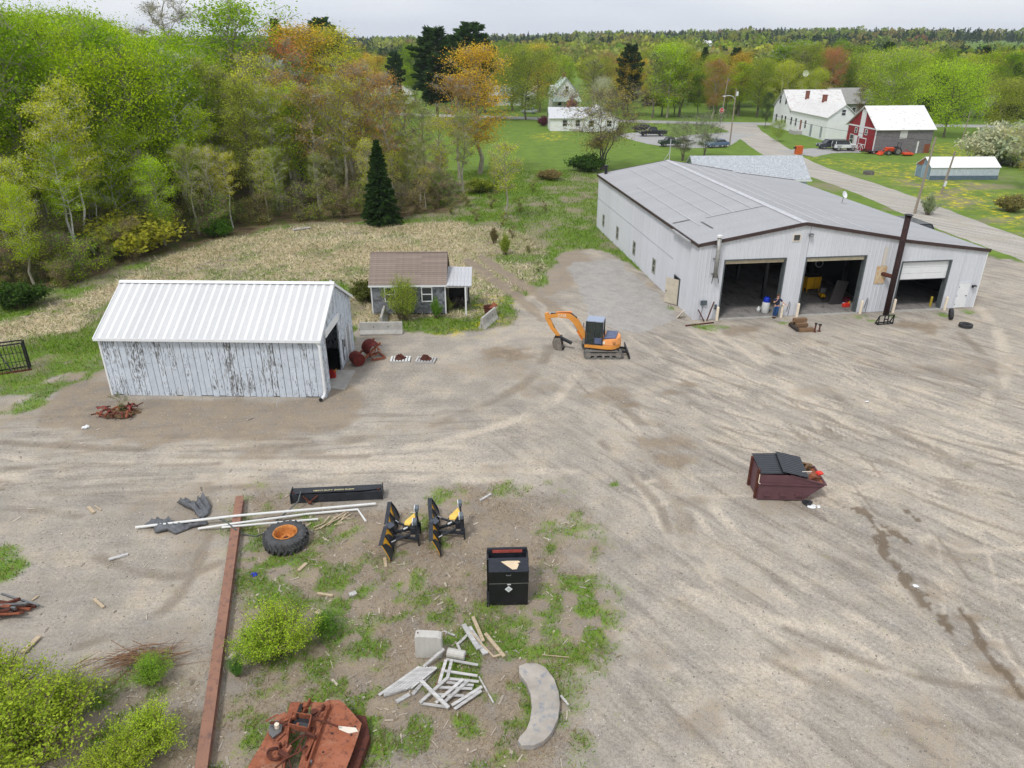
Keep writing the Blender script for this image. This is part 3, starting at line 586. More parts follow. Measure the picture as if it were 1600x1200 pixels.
m = MB(); m.cyl((14.3, .05, 3.0), (14.72, -.66, 2.95), .15, n=12); m.build('elbow', RUSTD, stk_o, smooth=True)
m = MB(); m.box(13.8, -.06, 2.25, 14.6, -.035, 3.6); m.build('wall_plate', M('rust_stained_plate', srgb(206, 190, 160), .8, .1, 1.5, dirt=srgb(202, 140, 76), dirtamt=.36), SH)
m = MB(); m.box(14.1, -.04, 3.62, 14.4, -.033, 5.0); m.build('rust_run', M('rust_run', srgb(212, 206, 198), .8, .06, 1.2, stretch=(6, 6, .4), dirt=srgb(206, 172, 130), dirtamt=.44), SH)
m = MB(); m.box(-.036, 5.2, 3.18, -.031, SL, 3.24); m.build('panel_lap', M('lap_line', (.52, .53, .57), .6), SH)
m = MB(); m.box(.45, -.16, 1.18, .9, -.035, 1.5); m.build('electric_box', M('meter_grey', (.09, .11, .13), .5), SH)
m = MB(); m.box(1.55, -.13, .8, 1.7, -.035, 1.15); m.build('switch_box', MATS['meter_grey'], SH)
m = MB(); m.tube([(.68, -.05, 1.18), (.6, -.06, .6), (.45, -.08, .05)], .015, 5); m.build('conduit', STEEL, SH)
for u in (7.35, 13.55):
    m = MB(); m.tube([(u - .12, -.07, .35), (u - .06, -.09, .9), (u, -.1, 1.15), (u + .08, -.09, .95), (u + .05, -.08, .4), (u + .02, -.1, .02)], .018, 5); m.build('hanging_hose', RUBBER, SH)
m = MB(); m.cyl((.6, SL - .6, 5.6), (.6, SL - .6, 6.5), .16, n=12); m.cyl((.6, SL - .6, 6.55), (.6, SL - .6, 6.7), .24, n=12); m.build('roof_vent', STEELD, SH)
m = MB(); m.tube([(RU + .1, SL - .1, RZ), (RU + .1, SL - .1, RZ + 2.3)], .045, 6); m.tube([(RU + .1, SL - .1, RZ + 1.0), (RU - .6, SL - .4, RZ + .1)], .02, 5); m.build('service_mast', M('galvanised', (.5, .5, .5)), SH)
m = MB(); m.lathe([(0, 0), (.16, .02), (.28, .07), (.33, .12)], 16, Matrix.Translation((19.7, 15.6, 5.75)) @ Matrix.Rotation(R(62), 4, 'X') @ Matrix.Rotation(.4, 4, 'Y')); dsh = m.build('satellite_dish', WHITE, SH, smooth=True, thick=.012)
m = MB(); m.tube([(19.75, 15.62, 5.78), (19.8, 15.8, 5.3), (19.8, 15.9, 4.85)], .03); m.build('mount', STEEL, dsh)
def shop(u, v, z=0.):
    p = Matrix.Rotation(R(7.37), 4, 'Z') @ Vector((u, v, z)); return (p.x + 13.34, p.y + 50.53, z)
# bollards at the jambs
for i, (u, lab) in enumerate(((1.75, 'left of the first bay'), (6.75, 'right of the first bay beside the person'), (8.0, 'left of the middle bay behind timber steps'), (13.05, 'right of the middle bay'), (15.72, 'left of the third bay beside the black rack'), (19.98, 'right of the third bay near the white door'))):
    bo = thing('bollard', 'cream painted steel bollard ' + lab, 'bollard', shop(u, -.28), R(i * 3), 'bollards at the shop bays')
    m = MB(); m.cyl((0, 0, -.05), (0, 0, .98), .1, n=12); b = m.build('post', CREAM, bo, smooth=False); m = MB(); m.lathe([(.1, .98), (.085, 1.02), (.04, 1.045), (0, 1.05)], 12); m.build('domed_cap', CREAM, bo)
# ---------------------------------------------------------------- peeling white shed on the left
def peel_mat():
    t = NT('peeling_paint'); oi = t.n('ObjectInfo'); p0 = t.n('TexCoord').outputs['Object']; geo = t.n('NewGeometry').outputs['Position']
    mpn = t.n('Mapping', vector_type='TEXTURE'); t.l(geo, mpn.inputs[0]); mpn.inputs['Scale'].default_value = (.055, .055, .36)
    n = t.noise(mpn.outputs[0], 1., 7, .72); big = t.noise(geo, .55, 3); rn = oi.outputs['Random']
    v = t.math('ADD', n, t.math('ADD', t.math('MULTIPLY', t.math('SUBTRACT', big, .5), .30), t.math('MULTIPLY', t.math('SUBTRACT', rn, .5), .12)))
    base = t.mix(t.rng(t.noise(geo, 3., 4), .3, .7), (.56, .615, .69), (.66, .71, .775)); base = t.mix(1., base, t.mix(rn, (.9,) * 3, (1.06,) * 3), 'MULTIPLY')
    wood = t.mix(t.rng(t.noise(geo, 9., 4), .35, .65), (.075, .075, .08), (.27, .265, .26))
    return t.pbr(t.mix(t.rng(v, .54, .60), base, wood), .8, 0, .2, t.bump(v, .3, .01))
PEEL = peel_mat()
SHROOF = siding_mat('white_roof_steel', (.76, .76, .765), (.60, .595, .58), .5, .4)
SD_ = thing('white_shed', 'long white board shed with peeling paint and white ribbed steel roof', 'shed', (-23.19, 37.9, 0), R(-1.5))
SLN, SDP, SEZ, SRZ = 12.42, 7.4, 3.68, 5.66
rr = random.Random(3); u = 0.; i = 0
bw = [rr.uniform(.30, .40) for _ in range(40)]
while u < SLN - .05:
    w_ = min(bw[i], SLN - u); z0 = rr.choice((0., 0., .02, .05, .0)); z1 = SEZ - .02; pr = rr.uniform(0, .012)
    if rr.random() < .3:
        zc = rr.uniform(.4, 2.2); spans = [(z0, zc - .006, pr), (zc + .006, z1, pr + rr.uniform(-.006, .008))]
    else: spans = [(z0, z1, pr)]
    for a, b, d in spans:
        m = MB(); m.box(.014, -d, a, w_ - .014, .03, b); m.build('wall_board', PEEL, SD_, (u, 0, 0), (0, rr.uniform(-.0015, .0015), 0))
    u += w_; i += 1
m = MB(); m.box(.0, .031, 0, SLN, .1, SEZ - .05); m.build('sheathing', BLACKM, SD_)
def gz(v): return SEZ + (SRZ - SEZ) * (1 - abs(v - SDP / 2) / (SDP / 2))
BIGD = (1.15, 3.8, 0, 3.3); SMD = (5.5, 6.35, .1, 2.1)
for x0, sgn, opens in ((SLN, 1, (BIGD, SMD)), (0, -1, ())):
    v = 0.
    while v < SDP - .02:
        w_ = min(rr.uniform(.22, .30), SDP - v)
        for o in opens:
            for e in (o[0], o[1]):
                if v + .02 < e < v + w_: w_ = e - v
        c_ = v + w_ / 2; z0 = 0.
        for o in opens:
            if o[0] <= c_ <= o[1]: z0 = o[3]
        m = MB(); d = rr.uniform(.028, .05) * sgn
        m.prism([(x0, v + .006, z0), (x0, v + w_ - .006, z0), (x0, v + w_ - .006, gz(v + w_) - .04), (x0, v + .006, gz(v) - .04)] if gz(v) and not (v < SDP / 2 < v + w_) else [(x0, v + .006, z0), (x0, v + w_ - .006, z0), (x0, v + w_ - .006, gz(v + w_) - .04), (x0, SDP / 2, SRZ - .04), (x0, v + .006, gz(v) - .04)], (d, 0, 0))
        m.build('gable_board', PEEL, SD_); v += w_
m = MB(); m.box(0, SDP - .03, 0, SLN, SDP, SEZ - .03); m.build('rear_wall', PEEL, SD_)
sl = math.hypot(SDP / 2 + .25, (SRZ - SEZ) * (SDP / 2 + .25) / (SDP / 2)); an = math.atan2(SRZ - SEZ, SDP / 2)
n = 14; w_ = (SLN + .36) / n; k = 2; st = w_ / k; pr = []
for j in range(k): a = j * st; pr += [(a, 0), (a + st * .52, 0), (a + st * .60, .035), (a + st * .92, .035)]
pr.append((w_, 0)); vs_ = []
for x, z in pr: vs_ += [(x, 0, z), (x, sl, z)]
m = MB(); m.add(vs_, [(2 * j, 2 * j + 2, 2 * j + 3, 2 * j + 1) for j in range(len(pr) - 1)]); me = m.mesh('roof_panel', SHROOF); me.materials.append(siding_mat('dusty_roof_valley', (.60, .60, .605), (.50, .49, .475), .5, .5))
for i_, f_ in enumerate(me.polygons): f_.material_index = 1 if i_ % 4 == 0 else 0
for j in range(n):
    link('roof_panel', me, SD_, (-.18 + j * w_, -.25, SEZ + .05 - .25 * math.tan(an)), (an, 0, 0))
    link('roof_panel', me, SD_, (-.18 + (j + 1) * w_, SDP + .25, SEZ + .05 - .25 * math.tan(an)), (an, 0, math.pi))
m = MB(); m.prism([(-.2, SDP / 2 - .22, SRZ + .03), (-.2, SDP / 2, SRZ + .14), (-.2, SDP / 2 + .22, SRZ + .03), (-.2, SDP / 2, SRZ + .1)], (SLN + .4, 0, 0)); m.build('ridge_cap', WHITE, SD_)
m = MB(); m.box(-.18, -.28, SEZ - .20, SLN + .18, -.245, SEZ - .06); m.build('fascia', WHITE, SD_); m = MB(); m.box(-.15, -.245, SEZ - .2, SLN + .15, 0, SEZ - .16); m.build('soffit', WHITE, SD_)
for s in (-.185, SLN + .15):
    m = MB(); m.bar((s + .02, -.25, SEZ - .12), (s + .02, SDP / 2, SRZ - .02), .05, .16); m.bar((s + .02, SDP + .25, SEZ - .12), (s + .02, SDP / 2, SRZ - .02), .05, .16); m.build('rake_board', WHITE, SD_)
m = MB(); m.box(-.07, -.05, 0, .03, .06, SEZ - .06); m.build('corner_board', WHITE, SD_); m = MB(); m.box(SLN - .02, -.045, 0, SLN + .09, .06, SEZ - .1); m.build('corner_board', PEEL, SD_)
# door opening, header, sliding leaf, side door
m = MB(); m.box(SLN + .055, BIGD[0] - .15, BIGD[3] - .02, SLN + .13, BIGD[1] + .3, BIGD[3] + .42); m.build('door_header', WHITE, SD_)
m = MB(); m.box(SLN + .06, BIGD[1] - .05, .15, SLN + .12, BIGD[1] + 1.15, BIGD[3] - .02); sl_o = m.build('sliding_door', PEEL, SD_)
m = MB(); m.box(SLN + .121, BIGD[1] + .45, .5, SLN + .14, BIGD[1] + .6, 1.9); m.build('dark_gap', BLACKM, sl_o)
m = MB(); m.box(SLN + .121, BIGD[1] + .75, 1.25, SLN + .135, BIGD[1] + 1.05, 1.75); m.build('window', GLASS, sl_o)
m = MB(); m.box(SLN + .02, SMD[0] + .02, SMD[2], SLN + .05, SMD[1] - .02, SMD[3]); so_ = m.build('side_door', M('grey_door', (.33, .34, .35), .7), SD_); m = MB(); m.box(SLN + .05, SMD[0] - .12, 0, SLN + .11, SMD[0] + .02, SMD[3] + .1); m.box(SLN + .05, SMD[1] - .02, 0, SLN + .11, SMD[1] + .1, SMD[3] + .1); m.build('door_casing', WHITE, SD_)
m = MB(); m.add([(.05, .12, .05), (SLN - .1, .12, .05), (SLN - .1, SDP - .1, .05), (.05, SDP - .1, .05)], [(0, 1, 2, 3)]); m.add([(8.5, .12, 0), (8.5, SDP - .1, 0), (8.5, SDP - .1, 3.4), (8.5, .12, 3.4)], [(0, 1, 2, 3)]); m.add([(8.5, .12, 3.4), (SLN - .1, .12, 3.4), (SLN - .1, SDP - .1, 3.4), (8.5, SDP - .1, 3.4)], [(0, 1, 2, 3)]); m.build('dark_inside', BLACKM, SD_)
m = MB(); m.prism([(SLN - .3, BIGD[0], -.05), (SLN + .9, BIGD[0] - .15, -.05), (SLN + .9, BIGD[1] - .1, -.05), (SLN - .3, BIGD[1], -.05)], (0, 0, .12)); m.build('concrete_ramp', CONC, SD_)
m = MB(); m.tube([(SLN - .1, -.1, SEZ - .2), (SLN + .05, -.12, SEZ - .5), (SLN + .05, -.12, .45), (SLN + .0, -.22, .2), (SLN - .1, -.55, .13)], .085, 10); m.build('downspout', WHITE, SD_)
m = MB(); m.cyl((SLN - .12, -.6, .13), (SLN - .1, -.5, .13), .1, n=12); m.build('spout_mouth', STEELD, SD_)
m = MB(); m.cyl((SLN - .9, SDP - .6, 4.2), (SLN - .9, SDP - .6, 4.75), .18, n=10); m.cyl((SLN - .9, SDP - .6, 4.75), (SLN - .9, SDP - .6, 4.95), .22, .03, n=10); m.build('roof_vent', M('galvanised', (.5, .5, .5)), SD_)
fc = thing('fuel_can', 'red fuel can inside the doorway of the white shed', 'can', (-10.95, 40.2, .06), 0); m = MB(); m.box(-.22, -.15, 0, .22, .15, .42); m.build('tank', REDP, fc, bevel=.05); m = MB(); m.tube([(-.15, 0, .42), (-.1, 0, .52), (.1, 0, .52), (.15, 0, .42)], .025); m.build('handle', REDP, fc); m = MB(); m.cyl((.16, 0, .42), (.3, 0, .58), .03, .02); m.build('spout', YELLOW, fc)
# ---------------------------------------------------------------- shingled cottage
CT = thing('shingled_cottage', 'small grey shingled outbuilding with brown roof and white tin porch', 'cottage', (-10.46, 51.65, 0), R(1.4))
CW, CD, CE, CR = 5.5, 4.1, 2.42, 4.2
SHG = M('grey_shingle', (.11, .12, .14), .9, .3, 5., col2=(.25, .26, .28), rnd=.4); SHB = M('brown_shingle', srgb(140, 126, 116), .95, .16, 4, rnd=.12, dirt=srgb(104, 88, 80), dirtamt=.5)
WN = [(1.02, 1.72, 1.08, 2.1), (3.76, 4.48, 1.08, 2.1)]
m = MB(); m.box(.03, .03, 0, CW - .03, CD - .03, CE); m.prism([(.03, .03, CE), (.03, CD - .03, CE), (.03, CD / 2, CR - .1)], (CW - .06, 0, 0)); m.build('wall_core', BLACKM, CT)
rr = random.Random(5); shm = {}
for c_ in range(15):
    z0 = .10 + c_ * .157; u = rr.uniform(-.2, 0)
    while u < CW:
        w_ = rr.choice((.18, .22, .27, .32)); a, b = max(u, 0), min(u + w_, CW)
        mid = (a + b) / 2; skip = any(o[0] - .02 < mid < o[1] + .02 and o[2] - .1 < z0 + .08 < o[3] + .02 for o in WN)
        if b - a > .05 and not skip:
            key = round(b - a, 2)
            if key not in shm:
                m = MB(); m.prism([(0, 0, 0), (0, -.022, 0), (0, -.004, .18), (0, 0, .18)], (key - .012, 0, 0)); shm[key] = m.mesh('wall_shingle', SHG)
            link('wall_shingle', shm[key], CT, (a, .02, z0 + rr.uniform(-.012, .012)))
        u += w_
# roof: shingle courses (a strip each, split into tabs)
ra = math.atan2(CR - CE, CD / 2); rl = math.hypot(CR - CE, CD / 2) + .2; nc = 16
for j in range(nc):
    d0 = j * rl / nc
    for i_ in range(3):
        m = MB(); wd = (CW + .3) / 3; m.prism([(0, 0, .0), (0, 0, .03), (0, rl / nc + .03, .008), (0, rl / nc + .03, 0)], (wd - .004, 0, 0))
        m.build('roof_course', SHB, CT, (-.15 + i_ * wd + (rr.uniform(-.0, .0)), -.2 * math.cos(ra) + d0 * math.cos(ra), CE - .2 * math.sin(ra) + d0 * math.sin(ra) + .05), (ra, 0, 0))
m = MB(); m.add([(-.15, CD + .18, CE - .13), (CW + .15, CD + .18, CE - .13), (CW + .15, CD / 2, CR + .04), (-.15, CD / 2, CR + .04)], [(0, 1, 2, 3)]); m.build('rear_roof', SHB, CT, thick=.03)
m = MB(); m.box(-.16, CD / 2 - .1, CR + .02, CW + .16, CD / 2 + .1, CR + .075); m.build('ridge_course', SHB, CT, bevel=.02)
m = MB(); m.box(-.15, -.23, CE - .2, CW + .15, -.2, CE - .07); m.build('fascia', WHITE, CT)
for u in (-.03, CW - .06): m = MB(); m.box(u, -.025, .05, u + .09, .07, CE - .1); m.build('corner_board', WHITE, CT)
for o in WN:
    m = MB(); m.box(o[0], .0, o[2], o[1], .02, o[3]); wn = m.build('window', GLASS, CT); m = MB()
    m.box(o[0] - .06, -.04, o[2] - .08, o[1] + .06, .03, o[2]); m.box(o[0] - .06, -.04, o[3], o[1] + .06, .03, o[3] + .07); m.box(o[0] - .06, -.038, o[2], o[0] + .02, .03, o[3]); m.box(o[1] - .02, -.038, o[2], o[1] + .06, .03, o[3]); m.box(o[0] + .02, -.03, (o[2] + o[3]) / 2 - .03, o[1] - .02, .03, (o[2] + o[3]) / 2 + .03)
    m.build('frame', WHITE, wn)
n = 7; w_ = 1.85 / n
for j in range(n):
    m = MB(); sl = 2.7; m.add([(0, 0, 0), (w_ * .6, 0, 0), (w_ * .75, 0, .02), (w_ * .95, 0, .02), (w_, 0, 0), (0, sl, 0), (w_ * .6, sl, 0), (w_ * .75, sl, .02), (w_ * .95, sl, .02), (w_, sl, 0)], [(i_, i_ + 1, i_ + 6, i_ + 5) for i_ in range(4)])
    m.build('porch_roof_panel', M('dull_tin', (.50, .505, .525), .5), CT, (CW + .12 + j * w_, -.35, 2.34 - .03 * j * w_), (math.atan2(.72, 2.6), 0, 0))
m = MB(); m.box(CW + 1.45, -.3, 0, CW + 1.57, -.18, 2.25); m.build('porch_post', WHITE, CT); m = MB(); m.box(CW + .1, -.29, 2.18, CW + 1.95, -.19, 2.3); m.build('porch_beam', WOODG, CT); m = MB(); m.box(CW + 1.5, 2.1, 0, CW + 1.6, 2.2, 2.9); m.build('porch_post', WOODG, CT)
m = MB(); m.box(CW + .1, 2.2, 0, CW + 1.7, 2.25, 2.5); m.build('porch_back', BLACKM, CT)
wp = thing('firewood_pile', 'dark pile of logs under the cottage porch', 'firewood', (-4.1, 53.4, 0), 0)
for i_ in range(22):
    m = MB(); m.cyl((-.5 + (i_ % 6) * .2 + .1 * (i_ // 6 % 2), -.3 + rr.uniform(-.1, .1), .1 + (i_ // 6) * .17), (-.5 + (i_ % 6) * .2 + .1 * (i_ // 6 % 2), .5, .1 + (i_ // 6) * .17), rr.uniform(.07, .1), n=7); m.build('log', M('dark_log', (.06, .05, .042), .9, .4, rnd=.4), wp)
# ---------------------------------------------------------------- yard machines and objects
rr = random.Random(11)
def ring_profile(ro, ri, w, n=5):
    return [(ri, -w * .42), (ri + (ro - ri) * .55, -w * .5), (ro * .96, -w * .42), (ro, -w * .25), (ro, w * .25), (ro * .96, w * .42), (ri + (ro - ri) * .55, w * .5), (ri, w * .42)]
# excavator
EX = thing('mini_excavator', 'orange mini excavator with blue grey cab parked on the gravel', 'excavator', (5.9, 44.15, 0), R(165))
T0 = R(15)                                                   # tracks keep square to the yard
TRK = M('track_rubber', (.17, .165, .155), .9, .25, 6, dirt=(.30, .27, .23), dirtamt=.45); rot = Matrix.Rotation(T0, 4, 'Z')
for s in (-.78, .78):
    pts = []; 
    for k in range(14): a = math.pi / 2 + k * math.pi / 13; pts.append((-.97 + .27 * math.cos(a), .28 + .27 * math.sin(a)))
    for k in range(14): a = -math.pi / 2 + k * math.pi / 13; pts.append((.97 + .27 * math.cos(a), .28 + .27 * math.sin(a)))
    inn = [(x * .965, .28 + (z - .28) * .8) for x, z in pts]; n = len(pts); m = MB()
    for y0, y1 in ((s - .2, s + .2),):
        vs_ = [(x, y0, z) for x, z in pts] + [(x, y1, z) for x, z in pts] + [(x, y0, z) for x, z in inn] + [(x, y1, z) for x, z in inn]
        fs = []
        for i in range(n): j = (i + 1) % n; fs += [(i, j, n + j, n + i), (2 * n + i, 3 * n + i, 3 * n + j, 2 * n + j), (i, 2 * n + i, 2 * n + j, j), (n + i, n + j, 3 * n + j, 3 * n + i)]
        m.add(vs_, fs, rot)
    tr = m.build('track', TRK, EX)
    for k in range(34):
        f = k / 34 * n; i = int(f); x, z = pts[i]; nx_, nz_ = x - max(-.97, min(.97, x)), z - .28; l_ = math.hypot(nx_, nz_) or 1
        m = MB(); m.add([tuple(rot @ Vector(p)) for p in [(x + q * .03 * (nz_ / l_) + nx_ / l_ * h, yy, z - q * .03 * (nx_ / l_) + nz_ / l_ * h) for q in (-1, 1) for h in (-.005, .025) for yy in (s - .19, s + .19)]], [(0, 1, 3, 2), (4, 6, 7, 5), (0, 4, 5, 1), (2, 3, 7, 6), (0, 2, 6, 4), (1, 5, 7, 3)])
        m.build('track_lug', TRK, tr)
    for x, r in ((-.97, .2), (-.5, .09), (0, .09), (.5, .09), (.97, .2)):
        m = MB(); m.cyl(rot @ Vector((x, s - .17, .28 if r > .1 else .15)), rot @ Vector((x, s + .17, .28 if r > .1 else .15)), r, n=14); m.build('track_wheel', M('dusty_steel', (.22, .20, .18), .8, .3), tr)
    m = MB(); m.add(*(lambda b: (b.v, b.f))(MB().box(-.85, s - .12, .2, .85, s + .12, .4)), rot); m.build('track_frame', MATS['dusty_steel'], tr)
m = MB(); m.add(*(lambda b: (b.v, b.f))(MB().box(-.6, -.6, .25, .6, .6, .55)), rot); m.cyl((0, 0, .5), (0, 0, .68), .45, n=20); m.build('undercarriage', STEELD, EX)
m = MB(); m.add(*(lambda b: (b.v, b.f))(MB().prism([(-1.75, -.97, .02), (-1.62, -.97, .05), (-1.58, -.97, .4), (-1.66, -.97, .42)], (0, 1.94, 0))), rot); bl = m.build('dozer_blade', STEELD, EX)
for s in (-.35, .35): m = MB(); m.bar(rot @ Vector((-1.62, s, .25)), rot @ Vector((-.5, s, .33)), .1, .12); m.build('blade_arm', STEELD, bl)
# upper body; +x forward, cab on +y side (towards the camera after the turn)
def body_outline(z, g=0.):
    pts = [(1.02, -.9)]; pts += [(1.02, .9)]
    for k in range(9): a = math.pi / 2 + k * math.pi / 8; pts.append((-.45 + (.78 + g) * math.cos(a), (.92 + g) * math.sin(a)))
    return [(x, y, z) for x, y in pts]
m = MB(); m.prism(body_outline(.66), (0, 0, .26)); m.build('deck', ORANGE, EX, bevel=.04)
m = MB(); o_ = [(-.02, .9)] + [(-.45 + .8 * math.cos(math.pi / 2 + k * math.pi / 10), .92 * math.sin(math.pi / 2 + k * math.pi / 10)) for k in range(11)] + [(-.02, -.9)]
lo = [(x, y, .925) for x, y in o_]; hi = [(x * .93 - .02, y * .93, 1.36 if x < -.35 else 1.25) for x, y in o_]; n = len(o_)
m.add(lo + hi, [tuple(range(n)), tuple(range(n, 2 * n))] + [(i, (i + 1) % n, n + (i + 1) % n, n + i) for i in range(n)]); hood = m.build('engine_cover', M('faded_orange', srgb(236, 160, 96), .5, .1, 2), EX, bevel=.05)
m = MB(); m.cyl((-.22, .87, 1.12), (-.22, .915, 1.12), .1, n=14); m.build('fuel_flap', CREAM, hood)
m = MB(); m.prism([(-.95, -.6, 1.365), (-.95, .6, 1.365), (-.2, .75, 1.3), (-.2, -.75, 1.3)], (0, 0, .09)); m.build('cowl', M('blue_grey_paint', srgb(92, 102, 132), .4), hood, bevel=.03)
lettering('CASE', .24, STEELD, hood, (-.78, .79, 1.12), (R(82), 0, R(180 - 35)))
CABM = M('cab_frame', (.035, .04, .045), .4); cx0, cx1, cy0, cy1 = -.12, .98, -.02, .92
cab = link('cab', MB().box(cx0, cy0, .925, cx1, cy1, 1.02).mesh('cab', CABM), EX)
for x, y in ((cx0, cy0), (cx0, cy1), (cx1, cy0), (cx1, cy1), (.42, cy1)):
    tx = x * .94 + .02; m = MB(); m.bar((x, y, .95), (tx, y * .97 + .01, 2.5), .075, .075, (1, 0, 0)); m.build('pillar', CABM, cab)
m = MB(); m.prism([(cx0 - .02, cy0 - .02, 2.46), (cx1, cy0 - .02, 2.46), (cx1, cy1, 2.46), (cx0 - .02, cy1, 2.46)], (0, 0, .1)); m.build('roof', M('cab_roof', srgb(156, 166, 186), .45, .05), cab, bevel=.035)
GL2 = M('tinted_glass', (.014, .026, .024), .06, .3, 2, spec=.7)
for nm, q in (('side_glass', [(cx0 + .06, cy1 - .02, 1.45), (.38, cy1 - .02, 1.45), (.38, cy1 - .02, 2.44), (cx0 + .06, cy1 - .02, 2.44)]), ('door_glass', [(.46, cy1 - .02, 1.0), (cx1 - .06, cy1 - .02, 1.0), (cx1 - .08, cy1 - .03, 2.44), (.46, cy1 - .03, 2.44)]),
              ('windscreen', [(cx1 - .01, cy0 + .05, 1.2), (cx1 - .01, cy1 - .05, 1.2), (cx1 - .05, cy1 - .06, 2.44), (cx1 - .05, cy0 + .05, 2.44)]), ('rear_glass', [(cx0 + .02, cy0 + .05, 1.5), (cx0 + .02, cy1 - .05, 1.5), (cx0 + .02, cy1 - .06, 2.44), (cx0 + .02, cy0 + .05, 2.44)]), ('far_glass', [(cx0 + .06, cy0 + .02, 1.4), (cx1 - .06, cy0 + .02, 1.4), (cx1 - .06, cy0 + .02, 2.44), (cx0 + .06, cy0 + .02, 2.44)])):
    m = MB(); m.add(q, [(0, 1, 2, 3)]); m.build(nm, GL2, cab, thick=.012)
m = MB(); m.prism([(cx0 + .03, cy1 - .03, 1.02), (.40, cy1 - .03, 1.02), (.40, cy1 - .03, 1.42), (cx0 + .03, cy1 - .03, 1.42)], (0, .03, 0)); m.build('lower_panel', MATS['blue_grey_paint'], cab)
m = MB(); m.box(.1, .2, 1.0, .5, .7, 1.35); m.box(.05, .22, 1.35, .17, .68, 1.95); m.build('seat', STEELD, cab, bevel=.04)
m = MB(); m.tube([(cx1, cy1, 2.1), (cx1 + .12, cy1 + .1, 2.12), (cx1 + .12, cy1 + .1, 2.3)], .012, 5); m.cbox((cx1 + .12, cy1 + .1, 2.3), (.03, .12, .2)); m.build('mirror', STEELD, cab)
# swing post, boom, stick
m = MB(); m.cyl((1.12, -.15, .55), (1.12, -.15, .95), .22, n=14); m.box(.9, -.32, .55, 1.2, .02, .9); m.build('swing_post', M('dusty_steel', (.2, .2, .2)), EX)
def beam(pts, ws, th, mat, nm, par):
    m = MB(); up = []; dn = []
    for i, p in enumerate(pts):
        a = Vector(pts[max(i - 1, 0)]); b = Vector(pts[min(i + 1, len(pts) - 1)]); d = (b - a).normalized(); nrm = Vector((-d.z, 0, d.x)); up.append(Vector(p) + nrm * ws[i] / 2); dn.append(Vector(p) - nrm * ws[i] / 2)
    poly = [v - Vector((0, th / 2, 0)) for v in up + dn[::-1]]; k = len(up)
    vs_ = [v - Vector((0, th / 2, 0)) for v in up + dn] + [v + Vector((0, th / 2, 0)) for v in up + dn]; fs = []
    for i in range(k - 1):
        fs += [(i, i + 1, k + i + 1, k + i), (2 * k + i, 3 * k + i, 3 * k + i + 1, 2 * k + i + 1), (i, 2 * k + i, 2 * k + i + 1, i + 1), (k + i, k + i + 1, 3 * k + i + 1, 3 * k + i)]
    fs += [(0, k, 3 * k, 2 * k), (k - 1, 3 * k - 1, 4 * k - 1, 2 * k - 1)]
    m.add(vs_, fs); return m.build(nm, mat, par, bevel=.015)
BY = -.15
boom = beam([(1.12, BY, .85), (1.42, BY, 1.45), (1.85, BY, 2.08), (2.25, BY, 2.36), (3.0, BY, 2.36), (3.72, BY, 2.18)], [.26, .36, .40, .36, .28, .2], .24, ORANGE, 'boom', EX)
lettering('CASE', .25, WHITE, boom, (2.72, BY + .125, 2.37), (R(90), 0, R(180)), depth=.003)
CYL = M('cylinder_orange', srgb(226, 132, 52), .4); CHR = M('chrome_rod', (.6, .6, .6), .2, .05, metal=1.)
def ram(a, b, f, par, mat=CYL):
    a, b = Vector(a), Vector(b); c_ = a.lerp(b, f); m = MB(); m.cyl(a, c_, .065, n=10); h = m.build('hydraulic_cylinder', mat, par, smooth=False); m = MB(); m.cyl(c_, b, .035, n=8); m.build('rod', CHR, h)
for dy in (-.06, .06): m = MB(); m.tube([(1.15, BY + dy, 1.1), (1.4, BY + dy, 1.72), (1.8, BY + dy, 2.32), (2.25, BY + dy, 2.62), (2.9, BY + dy, 2.55), (3.5, BY + dy, 2.40)], .02, 5); m.build('hydraulic_hose', RUBBER, boom)
ram((1.3, BY, .72), (1.95, BY, 1.78), .62, boom); ram((2.1, BY, 2.62), (3.62, BY, 2.46), .68, boom)
stick = beam([(3.78, BY, 2.44), (3.72, BY, 2.12), (3.35, BY, 1.4), (2.92, BY, .88)], [.24, .30, .26, .18], .2, ORANGE, 'stick', EX)
ram((3.62, BY + .0, 2.05), (3.0, BY, 1.0), .6, stick, STEELD)
m = MB(); m.bar((2.92, BY - .12, .92), (3.15, BY - .12, .72), .05, .1); m.bar((2.92, BY + .12, .92), (3.15, BY + .12, .72), .05, .1); m.build('linkage', STEELD, stick)
m = MB(); sh = [(2.75, .86), (3.2, .82), (3.3, .5), (3.2, .15), (2.85, .0), (2.62, .02)]
for y in (BY - .33, BY + .31): m.prism([(x, y, z) for x, z in sh] , (0, .025, 0))
for (x0, z0), (x1, z1) in zip(sh[1:-1], sh[2:]): m.add([(x0, BY - .33, z0), (x1, BY - .33, z1), (x1, BY + .335, z1), (x0, BY + .335, z0)], [(0, 1, 2, 3)])
bk = m.build('bucket', M('bucket_steel', (.20, .18, .155), .7, .3, 4, dirt=(.34, .29, .23)), EX, thick=.015)
for k in range(4): m = MB(); m.prism([(2.64, BY - .29 + k * .18, .0), (2.64, BY - .23 + k * .18, .0), (2.50, BY - .26 + k * .18, .03)], (0, 0, .05)); m.build('tooth', STEELD, bk)
m = MB(); m.bar((2.85, BY, .86), (2.05, BY, .5), .22, .07); m.bar((2.85, BY - .1, .8), (2.02, BY - .1, .45), .05, .14); m.bar((2.85, BY + .1, .8), (2.02, BY + .1, .45), .05, .14); m.build('thumb', STEELD, EX)
